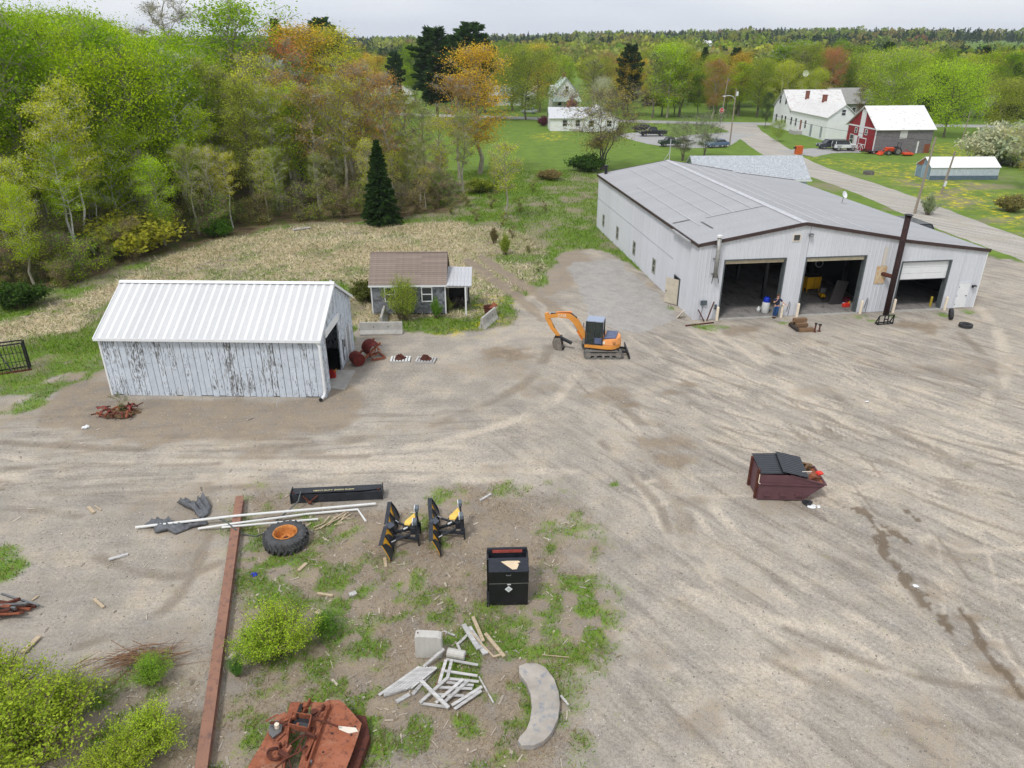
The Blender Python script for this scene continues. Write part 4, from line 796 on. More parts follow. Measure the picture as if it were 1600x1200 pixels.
# ---------------------------------------------------------------- dumpster
DU = thing('dumpster', 'maroon steel dumpster with black plastic lids and rubbish showing', 'dumpster', (10.96, 27.14, 0), R(-1.5))
MAR = M('maroon_paint', srgb(98, 68, 73), .5, .14, 2, dirt=srgb(78, 56, 60), dirtamt=.5); dd = 1.52
prof = [(0, .06), (2.0, .06), (2.9, .86), (1.3, 1.33), (0, 1.36)]
for y in (0, dd): m = MB(); m.prism([(x, y, z) for x, z in prof], (0, .03, 0)); m.build('side_wall', MAR, DU)
for nm, a, b in (('floor', prof[0], prof[1]), ('front_slope', prof[1], prof[2]), ('end_wall', prof[4], prof[0])):
    m = MB(); m.add([(a[0], .03, a[1]), (b[0], .03, b[1]), (b[0], dd, b[1]), (a[0], dd, a[1])], [(0, 1, 2, 3)]); m.build(nm, MAR if nm != 'front_slope' else RUSTB, DU, thick=.03)
m = MB(); m.bar((0, -.03, .9), (2.8, -.03, .84), .06, .07); m.build('side_rail', MAR, DU); m = MB(); m.bar((1.3, .0, 1.34), (2.92, .0, .87), .08, .06); m.bar((1.3, dd, 1.34), (2.92, dd, .87), .08, .06); m.bar((2.9, 0, .87), (2.9, dd + .03, .87), .07, .06); m.build('rim', MAR, DU)
for x in (.35, 1.05, 1.75): m = MB(); m.cbox((x, -.05, .35), (.26, .1, .09)); m.build('fork_bracket', MAR, DU)
m = MB(); m.box(-.1, .15, .0, .0, .3, 1.5); m.build('end_post', RUSTD, DU); m = MB(); m.box(-.1, dd - .3, .0, .0, dd - .15, 1.5); m.build('end_post', RUSTD, DU)
m = MB(); m.tube([(-.05, .05, 1.34), (-.06, .02, .93), (0, -.04, .9)], .02, 5); m.build('cable', CREAM, DU)
LIDM = M('lid_plastic', (.03, .033, .04), .32, .15, 3, spec=.5)
def lid(x0, z0, x1, z1, yb0, yb1, nm):
    k = 22
    def fn(u, v):
        y = yb0 + (yb1 - yb0) * v; z = z0 + (z1 - z0) * u + .03 * (abs((v * 11) % 1 - .5) * 2 > .45) * (v < .98) + .10 * v; return (x0 + (x1 - x0) * u, y, z)
    m = MB(); m.grid(fn, 3, 44); return m.build(nm, LIDM, DU, thick=.012)
lid(-.03, 1.40, 1.1, 1.42, -.03, dd + .06, 'lid'); o = lid(0, 0, 1.15, -.12, 0, dd + .12, 'lid'); o.location = (.9, -.06, 1.53); o.rotation_euler = (0, R(6), R(-4))
trash = [('cardboard_sheet', 'white cardboard sheet inside the dumpster', CARDB, (2.05, .35, .95), (.5, .03, .36), (R(25), .1, .2)), ('timber_offcut', 'orange brown timber block inside the dumpster', WOODB, (2.35, .9, .93), (.42, .12, .3), (.3, .5, .6)), ('scrap_sheet', 'rusty orange panel resting on the dumpster rubbish', RUSTB, (2.5, .45, .84), (.5, .3, .05), (.1, .3, .2)), ('red_carton', 'bright red carton on top of the dumpster rubbish', M('bright_red', srgb(226, 62, 50), .5), (2.68, .38, .98), (.3, .2, .1), (.2, .2, .5)), ('white_bag', 'white plastic bag beside the dumpster lid', WHITE, (1.95, 1.05, 1.0), (.45, .4, .25), (.3, .2, .4)), ('plank_end', 'brown plank lying in the dumpster', WOODB, (2.3, 1.3, .93), (.9, .12, .05), (0, .3, .2)), ('black_sack', 'black rubbish sack low in the dumpster', STEELD, (1.9, .75, .7), (.9, 1.2, .5), (.1, 0, .1))]
mw = Matrix.Translation((10.96, 27.14, 0)) @ Matrix.Rotation(R(-1.5), 4, 'Z')
def lump(d, seed, k=.18, n=2):
    bm = bmesh.new(); bmesh.ops.create_icosphere(bm, subdivisions=n, radius=.5); r_ = random.Random(seed)
    for v in bm.verts: v.co *= 1 + r_.uniform(-k, k); v.co.x *= d[0]; v.co.y *= d[1]; v.co.z *= d[2]
    me = bpy.data.meshes.new('lump'); bm.to_mesh(me); bm.free(); return me
for nm, lb, mt, c_, d, ro in trash:
    p = mw @ (Vector(c_) + Vector((0, 0, .27 if c_[2] > .8 else .2)))
    if 'bag' in nm or 'sack' in nm: me = lump(d, hash(nm) % 99 if 0 else len(nm)); me.materials.append(mt); o = link(nm, me, None, p, ro)
    else: m = MB(); m.cbox((0, 0, 0), d); o = m.build(nm, mt, None, p, ro, bevel=.008)
    tag(o, lb, 'rubbish')
for i, (px, py, s, mt, lb) in enumerate(((1268, 792, .34, WHITE, 'larger white plastic scrap on gravel beside dumpster'), (1279, 792, .2, WHITE, 'smaller white plastic scrap on gravel beside dumpster'), (1262, 787, .5, STEELD, 'crumpled black bag beside the dumpster'), (1431, 916, .2, WHITE, 'tiny white scrap beside the wet streak'), (1355, 628, .22, WHITE, 'white scrap alone on open gravel'), (134, 668, .4, WHITE, 'white plastic scrap left of the red scrap heap'), (398, 898, .3, BLUE, 'crumpled blue plastic near the steel beam'))):
    me = lump((s, s * .8, s * .3), i + 40, .35); me.materials.append(mt); x, y = G(px, py); tag(link('litter_scrap', me, None, (x, y, s * .08), (0, 0, i)), lb, 'litter')
# ---------------------------------------------------------------- black steel cabinet with placard
BX = thing('steel_cabinet', 'black steel equipment cabinet with white diamond placard standing on grass', 'cabinet', (-.88, 20.42, 0), R(2))
BK = M('gloss_black', (.012, .013, .016), .35, .3, 3, spec=.4); BKT = M('scuffed_black', (.022, .025, .034), .5, .35, 5, dirt=(.11, .11, .12), dirtamt=.56)
m = MB(); m.box(.06, 0, .02, 1.46, .75, 1.02); m.build('lower_box', BK, BX, bevel=.012); m = MB(); m.box(.06, -.02, 1.04, 1.48, .72, 1.54); m.build('upper_box', BK, BX, bevel=.012); m = MB(); m.box(.05, -.03, 1.545, 1.49, .75, 1.565); m.build('top_plate', BKT, BX)
m = MB(); m.box(.12, .76, .9, 1.4, 1.2, 1.1); m.build('rear_shelf', BKT, BX); m = MB(); m.box(.0, 1.2, 0, 1.48, 1.3, 1.62); m.build('rear_panel', BKT, BX, bevel=.01)
for x in (-.02, 1.44): m = MB(); m.box(x, .74, 0, x + .07, 1.28, 1.5); m.build('side_cheek', BK, BX)
m = MB(); m.box(.2, 1.185, 1.45, 1.3, 1.198, 1.58); m.build('red_strip', M('faded_red', srgb(176, 84, 74), .7, .25, 4), BX); m = MB(); m.box(-.04, -.06, 0, .055, .8, .06); m.build('skid', STEELD, BX)
m = MB(); m.box(.055, -.024, 1.015, 1.485, -.004, 1.045); m.build('lip', STEEL, BX)
m = MB(); m.prism([(.76, -.008, .62), (.90, -.008, .76), (.76, -.008, .90), (.62, -.008, .76)], (0, .006, 0)); pl = m.build('diamond_placard', WHITE, BX); m = MB(); m.prism([(.76, -.011, .67), (.85, -.011, .76), (.76, -.011, .85), (.67, -.011, .76)], (0, .002, 0)); m.build('placard_centre', M('placard_grey', (.50, .55, .56), .5), pl)
m = MB(); m.box(.71, -.01, .95, .84, -.002, 1.0); m.build('small_sticker', WHITE, BX); m = MB(); m.tube([(.68, -.02, 1.44), (.68, -.06, 1.42), (.84, -.06, 1.42), (.84, -.02, 1.44)], .012, 5); m.build('latch', STEEL, BX)
m = MB(); m.prism([(.5, .52, 1.567), (.72, .56, 1.567), (1.14, .55, 1.567), (1.2, .48, 1.567), (1.08, .42, 1.567), (1.14, .36, 1.567), (1.06, .1, 1.567), (.9, .08, 1.567)], (0, 0, .012)); tag(m.build('plywood_scrap', M('plywood', srgb(222, 200, 168), .8, .08), None, (-.88, 20.42, 0), (0, 0, R(2))), 'jagged pale plywood scrap lying on the black cabinet', 'scrap')
# ---------------------------------------------------------------- snow pusher / long black attachment
PU = thing('snow_pusher', 'long black steel plow attachment with pale lettering lying beside white pipes', 'attachment', (-9.8, 26.9, 0), R(5))
m = MB(); m.prism([(0, 0, 0), (4.0, 0, 0), (4.0, 0, .42), (.0, 0, .42)], (0, .05, 0)); m.prism([(.05, 0, .42), (.45, -.0, .5), (3.2, -.0, .5), (3.95, .2, .42), (3.95, .55, .42), (.05, .55, .42)], (0, 0, .03)); PUM = M('worn_black', (.03, .033, .04), .5, .35, 2.5, dirt=(.10, .09, .085), dirtamt=.56); m.build('moldboard', PUM, PU, bevel=.01)
m = MB(); m.box(0, .06, .02, 4.0, .5, .41); m.build('channel', PUM, PU)
for x in (-.02, 3.97): m = MB(); m.box(x, -.05, 0, x + .05, .6, .5); m.build('end_plate', PUM, PU, bevel=.01)
m = MB(); m.tube([(.55, -.02, .38), (.7, -.1, .25), (.85, -.12, .1), (1.0, -.1, .25), (1.2, -.02, .38)], .04, 6); m.cyl((.78, -.16, .12), (.92, -.16, .12), .07); m.build('tow_loop', RUSTD, PU)
for x in (.12, 3.85): m = MB(); m.cyl((x, .1, .45), (x, .1, .52), .05, n=8); m.build('bolt', RUSTD, PU)
LT = M('pale_lettering', srgb(226, 214, 160), .6, .05)
lettering('HEAVY DUTY', .14, LT, PU, (1.42, .12, .535), (0, 0, 0)); lettering('SNOW PLOW', .14, LT, PU, (2.35, .12, .535), (0, 0, 0))
# big tractor tyre
TY = thing('muddy_tyre', 'large muddy tractor tyre on orange rusted rim lying flat on grass', 'tyre', (-9.2, 24.05, 0), .3)
MUD = M('muddy_rubber', (.075, .075, .078), .9, .35, 3, dirt=(.32, .29, .25), dirtamt=.50, bump=.4); ro, ri, tw = .86, .46, .6
m = MB(); m.lathe([(ri, .06), (ri + .14, .0), (ro - .08, .03), (ro - .02, .14), (ro - .02, tw - .14), (ro - .08, tw - .03), (ri + .14, tw), (ri, tw - .06)], 40); m.build('carcass', MUD, TY, smooth=True)
for k in range(22):
    for z0, z1, d in ((.05, .34, .16), (.55, .26, .16)):
        a = 2 * math.pi * (k + (.5 if z0 > .3 else 0)) / 22; m = MB(); p0 = (.84 * math.cos(a), .84 * math.sin(a), z0); p1 = (.88 * math.cos(a + d), .88 * math.sin(a + d), z1); m.bar(p0, p1, .10, .085, (math.cos(a), math.sin(a), 0)); m.build('tread_lug', MUD, TY, bevel=.015)
ORU = rust_mat('rim_rust', srgb(196, 128, 66), srgb(206, 140, 80), srgb(140, 84, 44), 3); m = MB(); m.lathe([(.49, tw - .02), (.47, tw + .01), (.44, tw - .02), (.42, tw - .18), (.41, .2), (.38, .17), (.12, .17), (.1, .2), (0, .2)], 32); rm = m.build('rim', ORU, TY, smooth=True); m = MB(); m.cyl((0, 0, .17), (0, 0, .3), .11, n=16); m.build('hub', RUSTD, rm)
for k in range(8): a = k * math.pi / 4; m = MB(); m.cyl((.2 * math.cos(a), .2 * math.sin(a), .17), (.2 * math.cos(a), .2 * math.sin(a), .2), .025, n=6); m.build('bolt_hole', STEELD, rm)
# I-beam
b0, b1 = Vector((-12.1, 27.05, 0)), Vector((-8.35, 12.6, 0)); bv = b1 - b0; IB = thing('steel_beam', 'long rusty steel I-beam lying across the lower left ground', 'beam', b0, math.atan2(bv.y, bv.x)); bl_ = bv.length
BR = rust_mat('beam_rust', srgb(140, 106, 90), srgb(154, 114, 96), srgb(114, 90, 84), 1.2)
m = MB(); m.box(0, -.17, .29, bl_, .17, .315); m.build('top_flange', BR, IB); m = MB(); m.box(0, -.17, .0, bl_, .17, .025); m.build('bottom_flange', BR, IB); m = MB(); m.box(0, -.01, .025, bl_, .01, .29); m.build('web', RUSTD, IB)
# white pipes
def pipe(label, pts, r=.055, z=None):
    p = [Vector((*G(px, py, zz), zz)) for px, py, zz in pts]; m = MB(); m.tube(p, r, 10); o = m.build('plastic_pipe', PVC, None, smooth=False); return tag(o, label, 'pipe', 'white pipes on the ground')
pipe('longest white plastic pipe lying over the steel beam', [(212, 824, .12), (368, 806, .38), (587, 787, .12)]); pipe('white plastic pipe ending in a bent elbow near wood scraps', [(310, 826, .08), (366, 818, .38), (480, 803, .1), (559, 796, .1), (572, 815, .05)], .05); pipe('shorter white plastic pipe behind the tractor tyre', [(347, 824, .28), (368, 822, .38), (497, 811, .1)], .045)
hz_ = [(470, 768, .55), (466, 783, .4), (452, 797, .2), (438, 808, .1), (425, 820, .06), (415, 832, .05), (400, 838, .04), (382, 835, .05), (366, 826, .42), (352, 814, .35), (338, 808, .1), (330, 812, .04)]
m = MB(); m.tube([Vector((*G(a, b, c_), c_)) for a, b, c_ in hz_], .03, 8); tag(m.build('rubber_hose', HOSE, None, smooth=True), 'dark grey hose draped over the beam and white pipes', 'hose')
# tarp: crumpled sheet in two lobes
def tarp(poly, label, seed, nm='plastic_tarp', mat=TARP, amp=.10, zb=.0):
    pts = [G(*p) for p in poly]; cx = sum(p[0] for p in pts) / len(pts); cy = sum(p[1] for p in pts) / len(pts); m = MB(); n = 48; K = 10; dense = []
    for i in range(len(pts)):
        a, b = pts[i], pts[(i + 1) % len(pts)]; s = max(2, int(math.dist(a, b) / .12)); dense += [(a[0] + (b[0] - a[0]) * k / s, a[1] + (b[1] - a[1]) * k / s) for k in range(s)]
    vs_ = []
    for k in range(K + 1):
        f = k / K
        for p in dense:
            x = cx + (p[0] - cx) * f; y = cy + (p[1] - cy) * f; x1, y1 = np.array([x]), np.array([y])
            rd = abs(float(vn(x1 + y1 * .8, y1 * .4 - x1 * .3, .30, seed, 2)[0]) - .5) * 4; rd = max(0, 1 - rd) ** 1.5; vs_.append((x, y, zb + .03 + amp * (1.6 * rd + .5) * (1 if f < 1 else .15)))
    n = len(dense); m.add(vs_, [(k * n + i, k * n + (i + 1) % n, (k + 1) * n + (i + 1) % n, (k + 1) * n + i) for k in range(K) for i in range(n)]); return tag(m.build(nm, mat, None, thick=.01, smooth=True), label, 'tarp')
tarp([(276, 786), (283, 784), (300, 790), (309, 785), (319, 776), (331, 792), (327, 806), (313, 812), (302, 800), (288, 794)], 'crumpled dark tarp heap above the white pipes', 70, amp=.16); tarp([(226, 822), (245, 813), (262, 814), (290, 822), (322, 812), (326, 820), (300, 826), (274, 836), (262, 831), (243, 835), (240, 826)], 'crumpled dark tarp strip under the white pipes', 71, amp=.12)
# ---------------------------------------------------------------- two V plows
PLY = M('plow_yellow', srgb(232, 170, 44), .45, .1, 3, dirt=srgb(190, 130, 40), dirtamt=.58); PLK = M('plow_black', (.03, .034, .042), .45, .3, 4); LAMPW = M('lamp_white', (.75, .77, .8), .2, .02)
def plow(loc, rz, label):
    T = thing('v_plow', label, 'snow plow', loc, rz, 'pair of V plows')
    for s in (1, -1):                                         # wings along +-y, front faces -x
        ang = R(.8) * s; rt = Matrix.Rotation(ang, 4, 'Z'); Lw = 1.42
        def fn(u, v):                                         # u along, v up the curved board
            h = .70 + .12 * u; x = .20 - .30 * v ** 1.35; return rt @ Vector((x, s * (.06 + u * Lw), .03 + h * v))
        m = MB(); m.grid(fn, 6, 12); w_ = m.build('wing', PLY, T, thick=.02, smooth=False)
        for k in range(3):                                    # back ribs with triangular gussets
            u = .02 + k * .465; m = MB(); pr_ = [fn(u, v) for v in (0, .2, .4, .6, .8, 1.)]; bk_ = [p + Vector((.06 + .03 * math.sin(i_ / 5 * 3.14), 0, .03)) for i_, p in enumerate(pr_)]
            m.prism(pr_ + bk_[::-1], (0, s * .05, 0)); m.build('rib', PLK, w_)
        for u0, u1 in ((.04, .48), (.52, .96)):
            m = MB(); a, b, c_ = fn(u0, .97), fn(u1, .97), fn(u1, .30); m.grid(lambda q, v, u0=u0, u1=u1: fn(u0 + (u1 - u0) * (1 - (1 - q) * (1 - v) ** .45), .04 + .93 * v) + Vector((.03, 0, .02)), 3, 6); m.build('back_gusset', PLK, w_, thick=.012)
        m = MB(); m.grid(lambda u, v: fn(u, 1.0) + Vector((.05 - .17 * v, 0, .03 - .03 * v)), 6, 1); m.build('deflector', PLK, w_, thick=.02)
        m = MB(); m.grid(lambda u, v: fn(u, 0) + Vector((-.012, 0, -.02 + .17 * v)), 6, 1); m.build('cutting_edge', STEELD, w_, thick=.02)
    m = MB(); m.prism([(-.16, -.14, .72), (.06, -.24, .70), (.22, 0, .68), (.06, .24, .70), (-.16, .14, .72)], (0, 0, .05)); m.build('centre_cap', M('cap_grey', (.07, .08, .1), .5), T, bevel=.02)
    m = MB(); m.cyl((.08, 0, .05), (.08, 0, .7), .05); m.build('hinge_pin', PLK, T)
    for s in (-.32, .32): m = MB(); m.bar((.12, s * .35, .28), (1.15, s * 1.25, .32), .09, .1); m.build('push_arm', PLK, T); m = MB(); m.cyl((.3, s * 1.8, .42), (.85, s * .7, .4), .05); h = m.build('angle_ram', PLK, T); m = MB(); m.cyl((.14, s * 2.3, .43), (.32, s * 1.76, .42), .03); m.build('rod', CHR, h)
    m = MB(); m.bar((1.12, -.5, .34), (1.12, .5, .34), .12, .12, (0, 0, 1)); m.build('cross_beam', PLK, T)
    for s in (-.34, .34): m = MB(); m.bar((1.15, s, .3), (1.1, s, 1.02), .08, .1, (0, 1, 0)); m.build('tower_leg', PLK, T); m = MB(); m.bar((1.2, s * 1.2, .0), (1.2, s * 1.2, .55), .07, .07, (0, 1, 0)); m.build('jack_stand', PLK, T); m = MB(); m.tube([(1.1, s, .98), (1.08, s * 1.25, 1.12)], .035); m.build('lamp_bracket', PLK, T)
    m = MB(); m.bar((1.1, -.4, 1.02), (1.1, .4, 1.02), .08, .08); m.build('top_bar', PLK, T); m = MB(); m.box(.86, -.22, .38, 1.06, .22, .72); m.build('hydraulic_pack', PLK, T, bevel=.03)
    m = MB(); m.prism([(.62, -.12, .80), (.62, .1, .80), (1.0, .34, 1.03), (1.08, .05, 1.03), (.85, -.2, .82)], (0, 0, .05)); m.build('lift_cover', M('plow_cover', srgb(224, 186, 92), .5), T, bevel=.02)
    for s in (-.44, .46):
        m = MB(); m.cbox((1.1, s, 1.2), (.16, .3, .2)); lp = m.build('headlight', M('lamp_housing', (.12, .14, .16), .5), T, bevel=.04); m = MB(); m.cbox((1.01, s, 1.2), (.03, .28, .18)); m.build('lens', LAMPW, lp)
    m = MB(); m.tube([(.5, .1, .4), (.6, .3, .6), (.8, .2, .75), (.9, -.1, .6), (1.05, -.2, .9)], .018, 5); m.build('hose', RUBBER, T); m = MB(); m.tube([(.3, -.5, .45), (.55, -.3, .62), (.8, -.2, .5)], .018, 5); m.build('hose', RUBBER, T)
    m = MB(); m.cyl((.55, .05, .48), (.72, .12, .52), .035); m.build('silver_fitting', LAMPW, T)
plow((-5.0, 24.3, 0), R(2), 'left of two black and yellow V plows on the grass'); plow((-3.2, 24.6, 0), R(7), 'right of two black and yellow V plows on the grass')
# ---------------------------------------------------------------- broken pallets and planks
def plank(par, p0, p1, wd, th, mat, nm='slat', z0=None, z1=None):
    a = Vector((*G(p0[0], p0[1], p0[2] if len(p0) > 2 else .12), p0[2] if len(p0) > 2 else .12)); b = Vector((*G(p1[0], p1[1], p1[2] if len(p1) > 2 else .12), p1[2] if len(p1) > 2 else .12))
    if par: a = par.matrix_world.inverted() @ a; b = par.matrix_world.inverted() @ b
    m = MB(); m.bar(a, b, wd, th); return m.build(nm, mat, par)
def origin(px, py): x, y = G(px, py); return (x, y, 0)
PA = thing('broken_pallet', 'grey weathered pallet fallen flat with slanted parallel slats', 'pallet', origin(640, 1065)); PA.matrix_world = Matrix.Translation(origin(640, 1065))
for k in range(7):
    f = k / 6; plank(PA, (592 + 50 * f, 1086 - 11 * f, .12), (655 + 27 * f, 1042 - 3 * f + 4 * f, .22), .085, .025, WOODG)
for f in (.06, .92): plank(PA, (592 + 63 * f + 4, 1087 - 44 * f + 2, .08), (645 + 35 * f, 1074 - 33 * f, .1), .09, .08, WOODG, 'stringer')
PBt = thing('broken_pallet', 'larger grey pallet frame collapsed into open squares beside the first', 'pallet', origin(705, 1070)); PBt.matrix_world = Matrix.Translation(origin(705, 1070))
for p0, p1 in (((697, 1030, .3), (747, 1039, .3)), ((694, 1048, .28), (746, 1056, .28)), ((698, 1060, .24), (748, 1065, .25)), ((685, 1074, .2), (738, 1076, .22)), ((698, 1066, .2), (740, 1071, .2)), ((681, 1085, .14), (725, 1087, .16)), ((658, 1099, .08), (700, 1105, .08))): plank(PBt, p0, p1, .09, .03, WOODG)
for p0, p1 in (((697, 1031, .33), (686, 1068, .26)), ((706, 1030, .33), (699, 1060, .3)), ((699, 1059, .3), (656, 1098, .16)), ((724, 1061, .28), (681, 1098, .14)), ((733, 1062, .28), (691, 1100, .14)), ((753, 1073, .2), (706, 1102, .1)), ((752, 1079, .16), (710, 1108, .08))): plank(PBt, p0, p1, .1, .035, WOODG, 'stringer')
for lb, p0, p1, wd, mt in (('white grey board crossing over the collapsed pallet frame', (657, 1063, .34), (701, 1106, .2), .11, WOODG), ('warped grey lath bending away right of the pallets', (748, 1057, .15), (771, 1098, .04), .05, WOODG), ('short grey board left below the slanted pallet', (619, 1097, .05), (640, 1085, .06), .14, WOODG), ('dark plank edge between the two pallets', (681, 1072, .08), (696, 1030, .25), .05, WOODB), ('thick grey timber in the plank heap by the concrete block', (724, 976, .2), (748, 1014, .14), .16, WOODG), ('grey board under the thick timber of the plank heap', (732, 980, .08), (759, 1022, .06), .2, WOODG), ('thin tan lath across the plank heap', (735, 987, .2), (772, 1027, .06), .05, WOODL), ('tan board leaning at the top of the plank heap', (739, 964, .12), (755, 1002, .08), .12, WOODL), ('separate tan board right of the plank heap', (758, 990, .06), (788, 1026, .06), .12, WOODL), ('short grey plank left side of the plank heap', (716, 1006, .06), (731, 992, .12), .09, WOODG), ('weathered stick between the plank heap and concrete post', (714, 1005, .14), (725, 1031, .06), .08, WOODG), ('white grey board lying left of the plank heap', (693, 986, .05), (711, 993, .05), .06, WOODG), ('grey slat leaning from pallet towards the concrete block', (662, 1042, .12), (694, 1014, .42), .1, WOODG), ('grey board right of the slanted pallet', (645, 1085, .05), (681, 1043, .1), .12, WOODG), ('small tan offcut below the tan board', (772, 1026, .04), (782, 1023, .04), .08, WOODL),
                          ('grey stick right of the curved slab', (876, 1087, .05), (889, 1102, .03), .07, WOODG), ('pale branch lying in grass above the curved slab', (847, 1023, .05), (889, 1027, .05), .03, WOODL), ('pale stick upper centre of the gravel edge', (750, 782, .03), (767, 772, .03), .1, WOODG), ('pale log near the lower left bush', (35, 1020, .08), (62, 994, .08), .16, WOODL), ('pale plank alone on the left gravel', (147, 936, .04), (162, 949, .04), .1, WOODL), ('pale stick nearest the rusty scrap pile', (50, 938, .03), (60, 931, .03), .07, WOODL), ('white stake standing before the shed wall', (433, 637, .0), (433, 628, .45), .04, WHITE), ('grey plank on the left gravel below the tarps', (170, 874, .04), (200, 866, .04), .12, WOODG), ('pale bark strip left of the tarp heap', (138, 792, .04), (147, 801, .04), .14, WOODL), ('thin pale stick beside the bark strip', (148, 790, .04), (158, 797, .04), .06, WOODL), ('pale driftwood near the yellow green bush', (496, 927, .04), (520, 931, .05), .1, WOODL), ('white grey lump of wood above that bush', (546, 930, .06), (557, 926, .06), .2, WOODG), ('pale wood lump right of the yellow green bush', (495, 955, .08), (503, 960, .08), .22, WOODL), ('pale bark at the foot of the left plow', (601, 872, .04), (603, 886, .04), .12, WOODL), ('pale plank below the tractor tyre', (466, 892, .04), (479, 880, .04), .14, WOODL), ('white board lying in the meadow beside the woods', (457, 359, .1), (485, 355, .15), .5, WOODG)):
    tag(plank(None, p0, p1, wd, min(.06, wd * .6), mt, 'loose_board'), lb, 'board')
wsx = thing('wood_scraps', 'tangle of thin pale wood strips right of the tractor tyre', 'wood scraps', origin(520, 815)); wsx.matrix_world = Matrix.Translation(origin(520, 815))
for p0, p1 in (((492, 828), (525, 812)), ((500, 826), (530, 805)), ((505, 818), (515, 806)), ((510, 822), (545, 800)), ((518, 812), (540, 799)), ((527, 817), (548, 803)), ((533, 813), (541, 801)), ((490, 824), (512, 815)), ((522, 820), (536, 816)), ((478, 822), (486, 817)), ((520, 808), (548, 810))): plank(wsx, (*p0, rr.uniform(.03, .12)), (*p1, rr.uniform(.03, .16)), .05, .02, WOODL, 'strip')
# concrete things
CB = thing('concrete_block', 'pale concrete block standing beside broken pallets', 'concrete block', (-3.2, 17.95, 0), R(-1)); m = MB(); m.prism([(0, 0, 0), (.88, 0, 0), (.88, 0, .86), (.78, 0, .92), (.06, 0, .95), (0, 0, .90)], (0, .32, 0)); m.build('block', M('pale_concrete', (.52, .50, .46), .9, .1, 2, stretch=(4, 4, .6), dirt=(.36, .33, .29), dirtamt=.55), CB, bevel=.025); m = MB(); m.cyl((.1, .15, .94), (.1, .15, 1.0), .02, n=6); m.build('lifting_pin', RUSTD, CB)
CPo = thing('concrete_post', 'short round concrete post lying beside the pale block', 'concrete post', (-2.15, 18.05, .16), R(-14)); m = MB(); m.tube([(0, 0, 0), (.02, 0, 0), (.6, 0, 0), (.62, 0, 0)], [.13, .16, .16, .14], 14); m.build('shaft', MATS['pale_concrete'], CPo); m = MB(); m.cyl((.62, 0, 0), (.75, 0, 0), .02, n=6); m.build('rebar', RUSTD, CPo)
ap = [(811, 1040), (820, 1036), (840, 1036), (853, 1043), (866, 1060), (873, 1080), (875, 1100), (872, 1122), (862, 1144), (850, 1157), (834, 1164), (815, 1164), (809, 1157), (812, 1150), (822, 1140), (828, 1124), (831, 1104), (829, 1084), (822, 1066), (814, 1056), (811, 1050)]
m = MB(); m.prism([(*G(x, y, .22), .0) for x, y in ap], (0, 0, .22)); tag(m.build('curved_slab', M('scoured_concrete', (.36, .325, .28), .9, .2, 1.4, col2=(.50, .455, .40), dirt=(.20, .225, .28), dirtamt=.42, bump=.3), None, bevel=.02), 'crescent shaped concrete slab lying on dirt at lower centre', 'concrete slab')
# rusty machine wreck at the bottom edge
WR = thing('rusty_machine', 'rusted orange machine deck with rails at the bottom edge', 'machine', (0, 0, 0))
def wp_(pts, z): return [(*G(x, y, z), z) for x, y in pts]
m = MB(); m.prism(wp_([(484, 1096), (505, 1098), (512, 1094), (528, 1093), (538, 1099), (552, 1115), (565, 1130), (560, 1148), (552, 1172), (541, 1200), (520, 1260), (455, 1260), (466, 1200), (480, 1150), (488, 1120)], .62), (0, 0, -.025)); dk = m.build('deck_plate', RUSTB, WR)
m = MB(); m.prism(wp_([(552, 1116), (572, 1118), (578, 1150), (560, 1200), (545, 1260), (530, 1240), (545, 1195), (560, 1150), (565, 1131)], .32), (0, 0, -.3)); m.build('side_skirt', RUSTD, WR, bevel=.02)
m = MB(); m.prism(wp_([(432, 1118), (446, 1112), (452, 1130), (448, 1160), (440, 1200), (430, 1260), (360, 1260), (386, 1200), (410, 1160)], .55), (0, 0, -.025)); m.build('deck_plate', RUSTB, WR)
for a, b in (((485, 1094), (470, 1122)), ((516, 1102), (478, 1186)), ((505, 1128), (470, 1230)), ((452, 1135), (440, 1230))):
    m = MB(); m.bar((*G(*a, .7), .7), (*G(*b, .7), .7), .05, .18); m.build('rail', RUST, WR)
bxp = wp_([(458, 1116), (487, 1121), (482, 1141), (451, 1134)], .78)
for i in range(4): m = MB(); m.bar(bxp[i], bxp[(i + 1) % 4], .03, .2); m.build('box_side', RUST, WR)
m = MB(); m.add([(p[0], p[1], .7) for p in bxp], [(0, 1, 2, 3)]); m.build('dark_water', GLASS, WR)
m = MB(); m.prism(wp_([(446, 1120), (454, 1096), (470, 1096), (462, 1120)], .85), (0, 0, -.3)); m.build('housing', RUST, WR, bevel=.03); m = MB(); m.prism(wp_([(462, 1118), (468, 1102), (473, 1098), (470, 1112)], .87), (0, 0, -.02)); m.build('dark_opening', BLACKM, WR)
for pts in ([(492, 1124), (505, 1127), (528, 1135)], [(448, 1168), (462, 1156), (475, 1148)], [(460, 1178), (470, 1160), (475, 1150)], [(430, 1200), (448, 1185), (473, 1172)], [(496, 1120), (503, 1108), (506, 1100)], [(486, 1125), (500, 1112), (508, 1106)]):
    m = MB(); m.tube([(*G(x, y, .82), .82) for x, y in pts], .025, 6); m.build('rod', RUSTD, WR)
m = MB(); m.prism(wp_([(420, 1133), (432, 1124), (442, 1130), (440, 1142), (426, 1152), (420, 1146)], .66), (0, 0, -.1)); m.build('valve_body', STEEL, WR, bevel=.02); m = MB(); m.cyl((*G(433, 1135, .7), .66), (*G(433, 1135, .7), .8), .07, n=10); m.build('valve_cap', CREAM, WR)
m = MB(); m.tube([(*G(429 + 11 * math.cos(a), 1178 + 9 * math.sin(a), .66), .66) for a in np.linspace(0, 5.2, 14)], .04, 6); m.build('ring', RUSTD, WR)
for x, y in ((519, 1146), (549, 1148), (505, 1175), (555, 1135)): m = MB(); m.cyl((*G(x, y, .63), .6), (*G(x, y, .63), .635), .03, n=8); m.build('bolt', STEELD, WR)
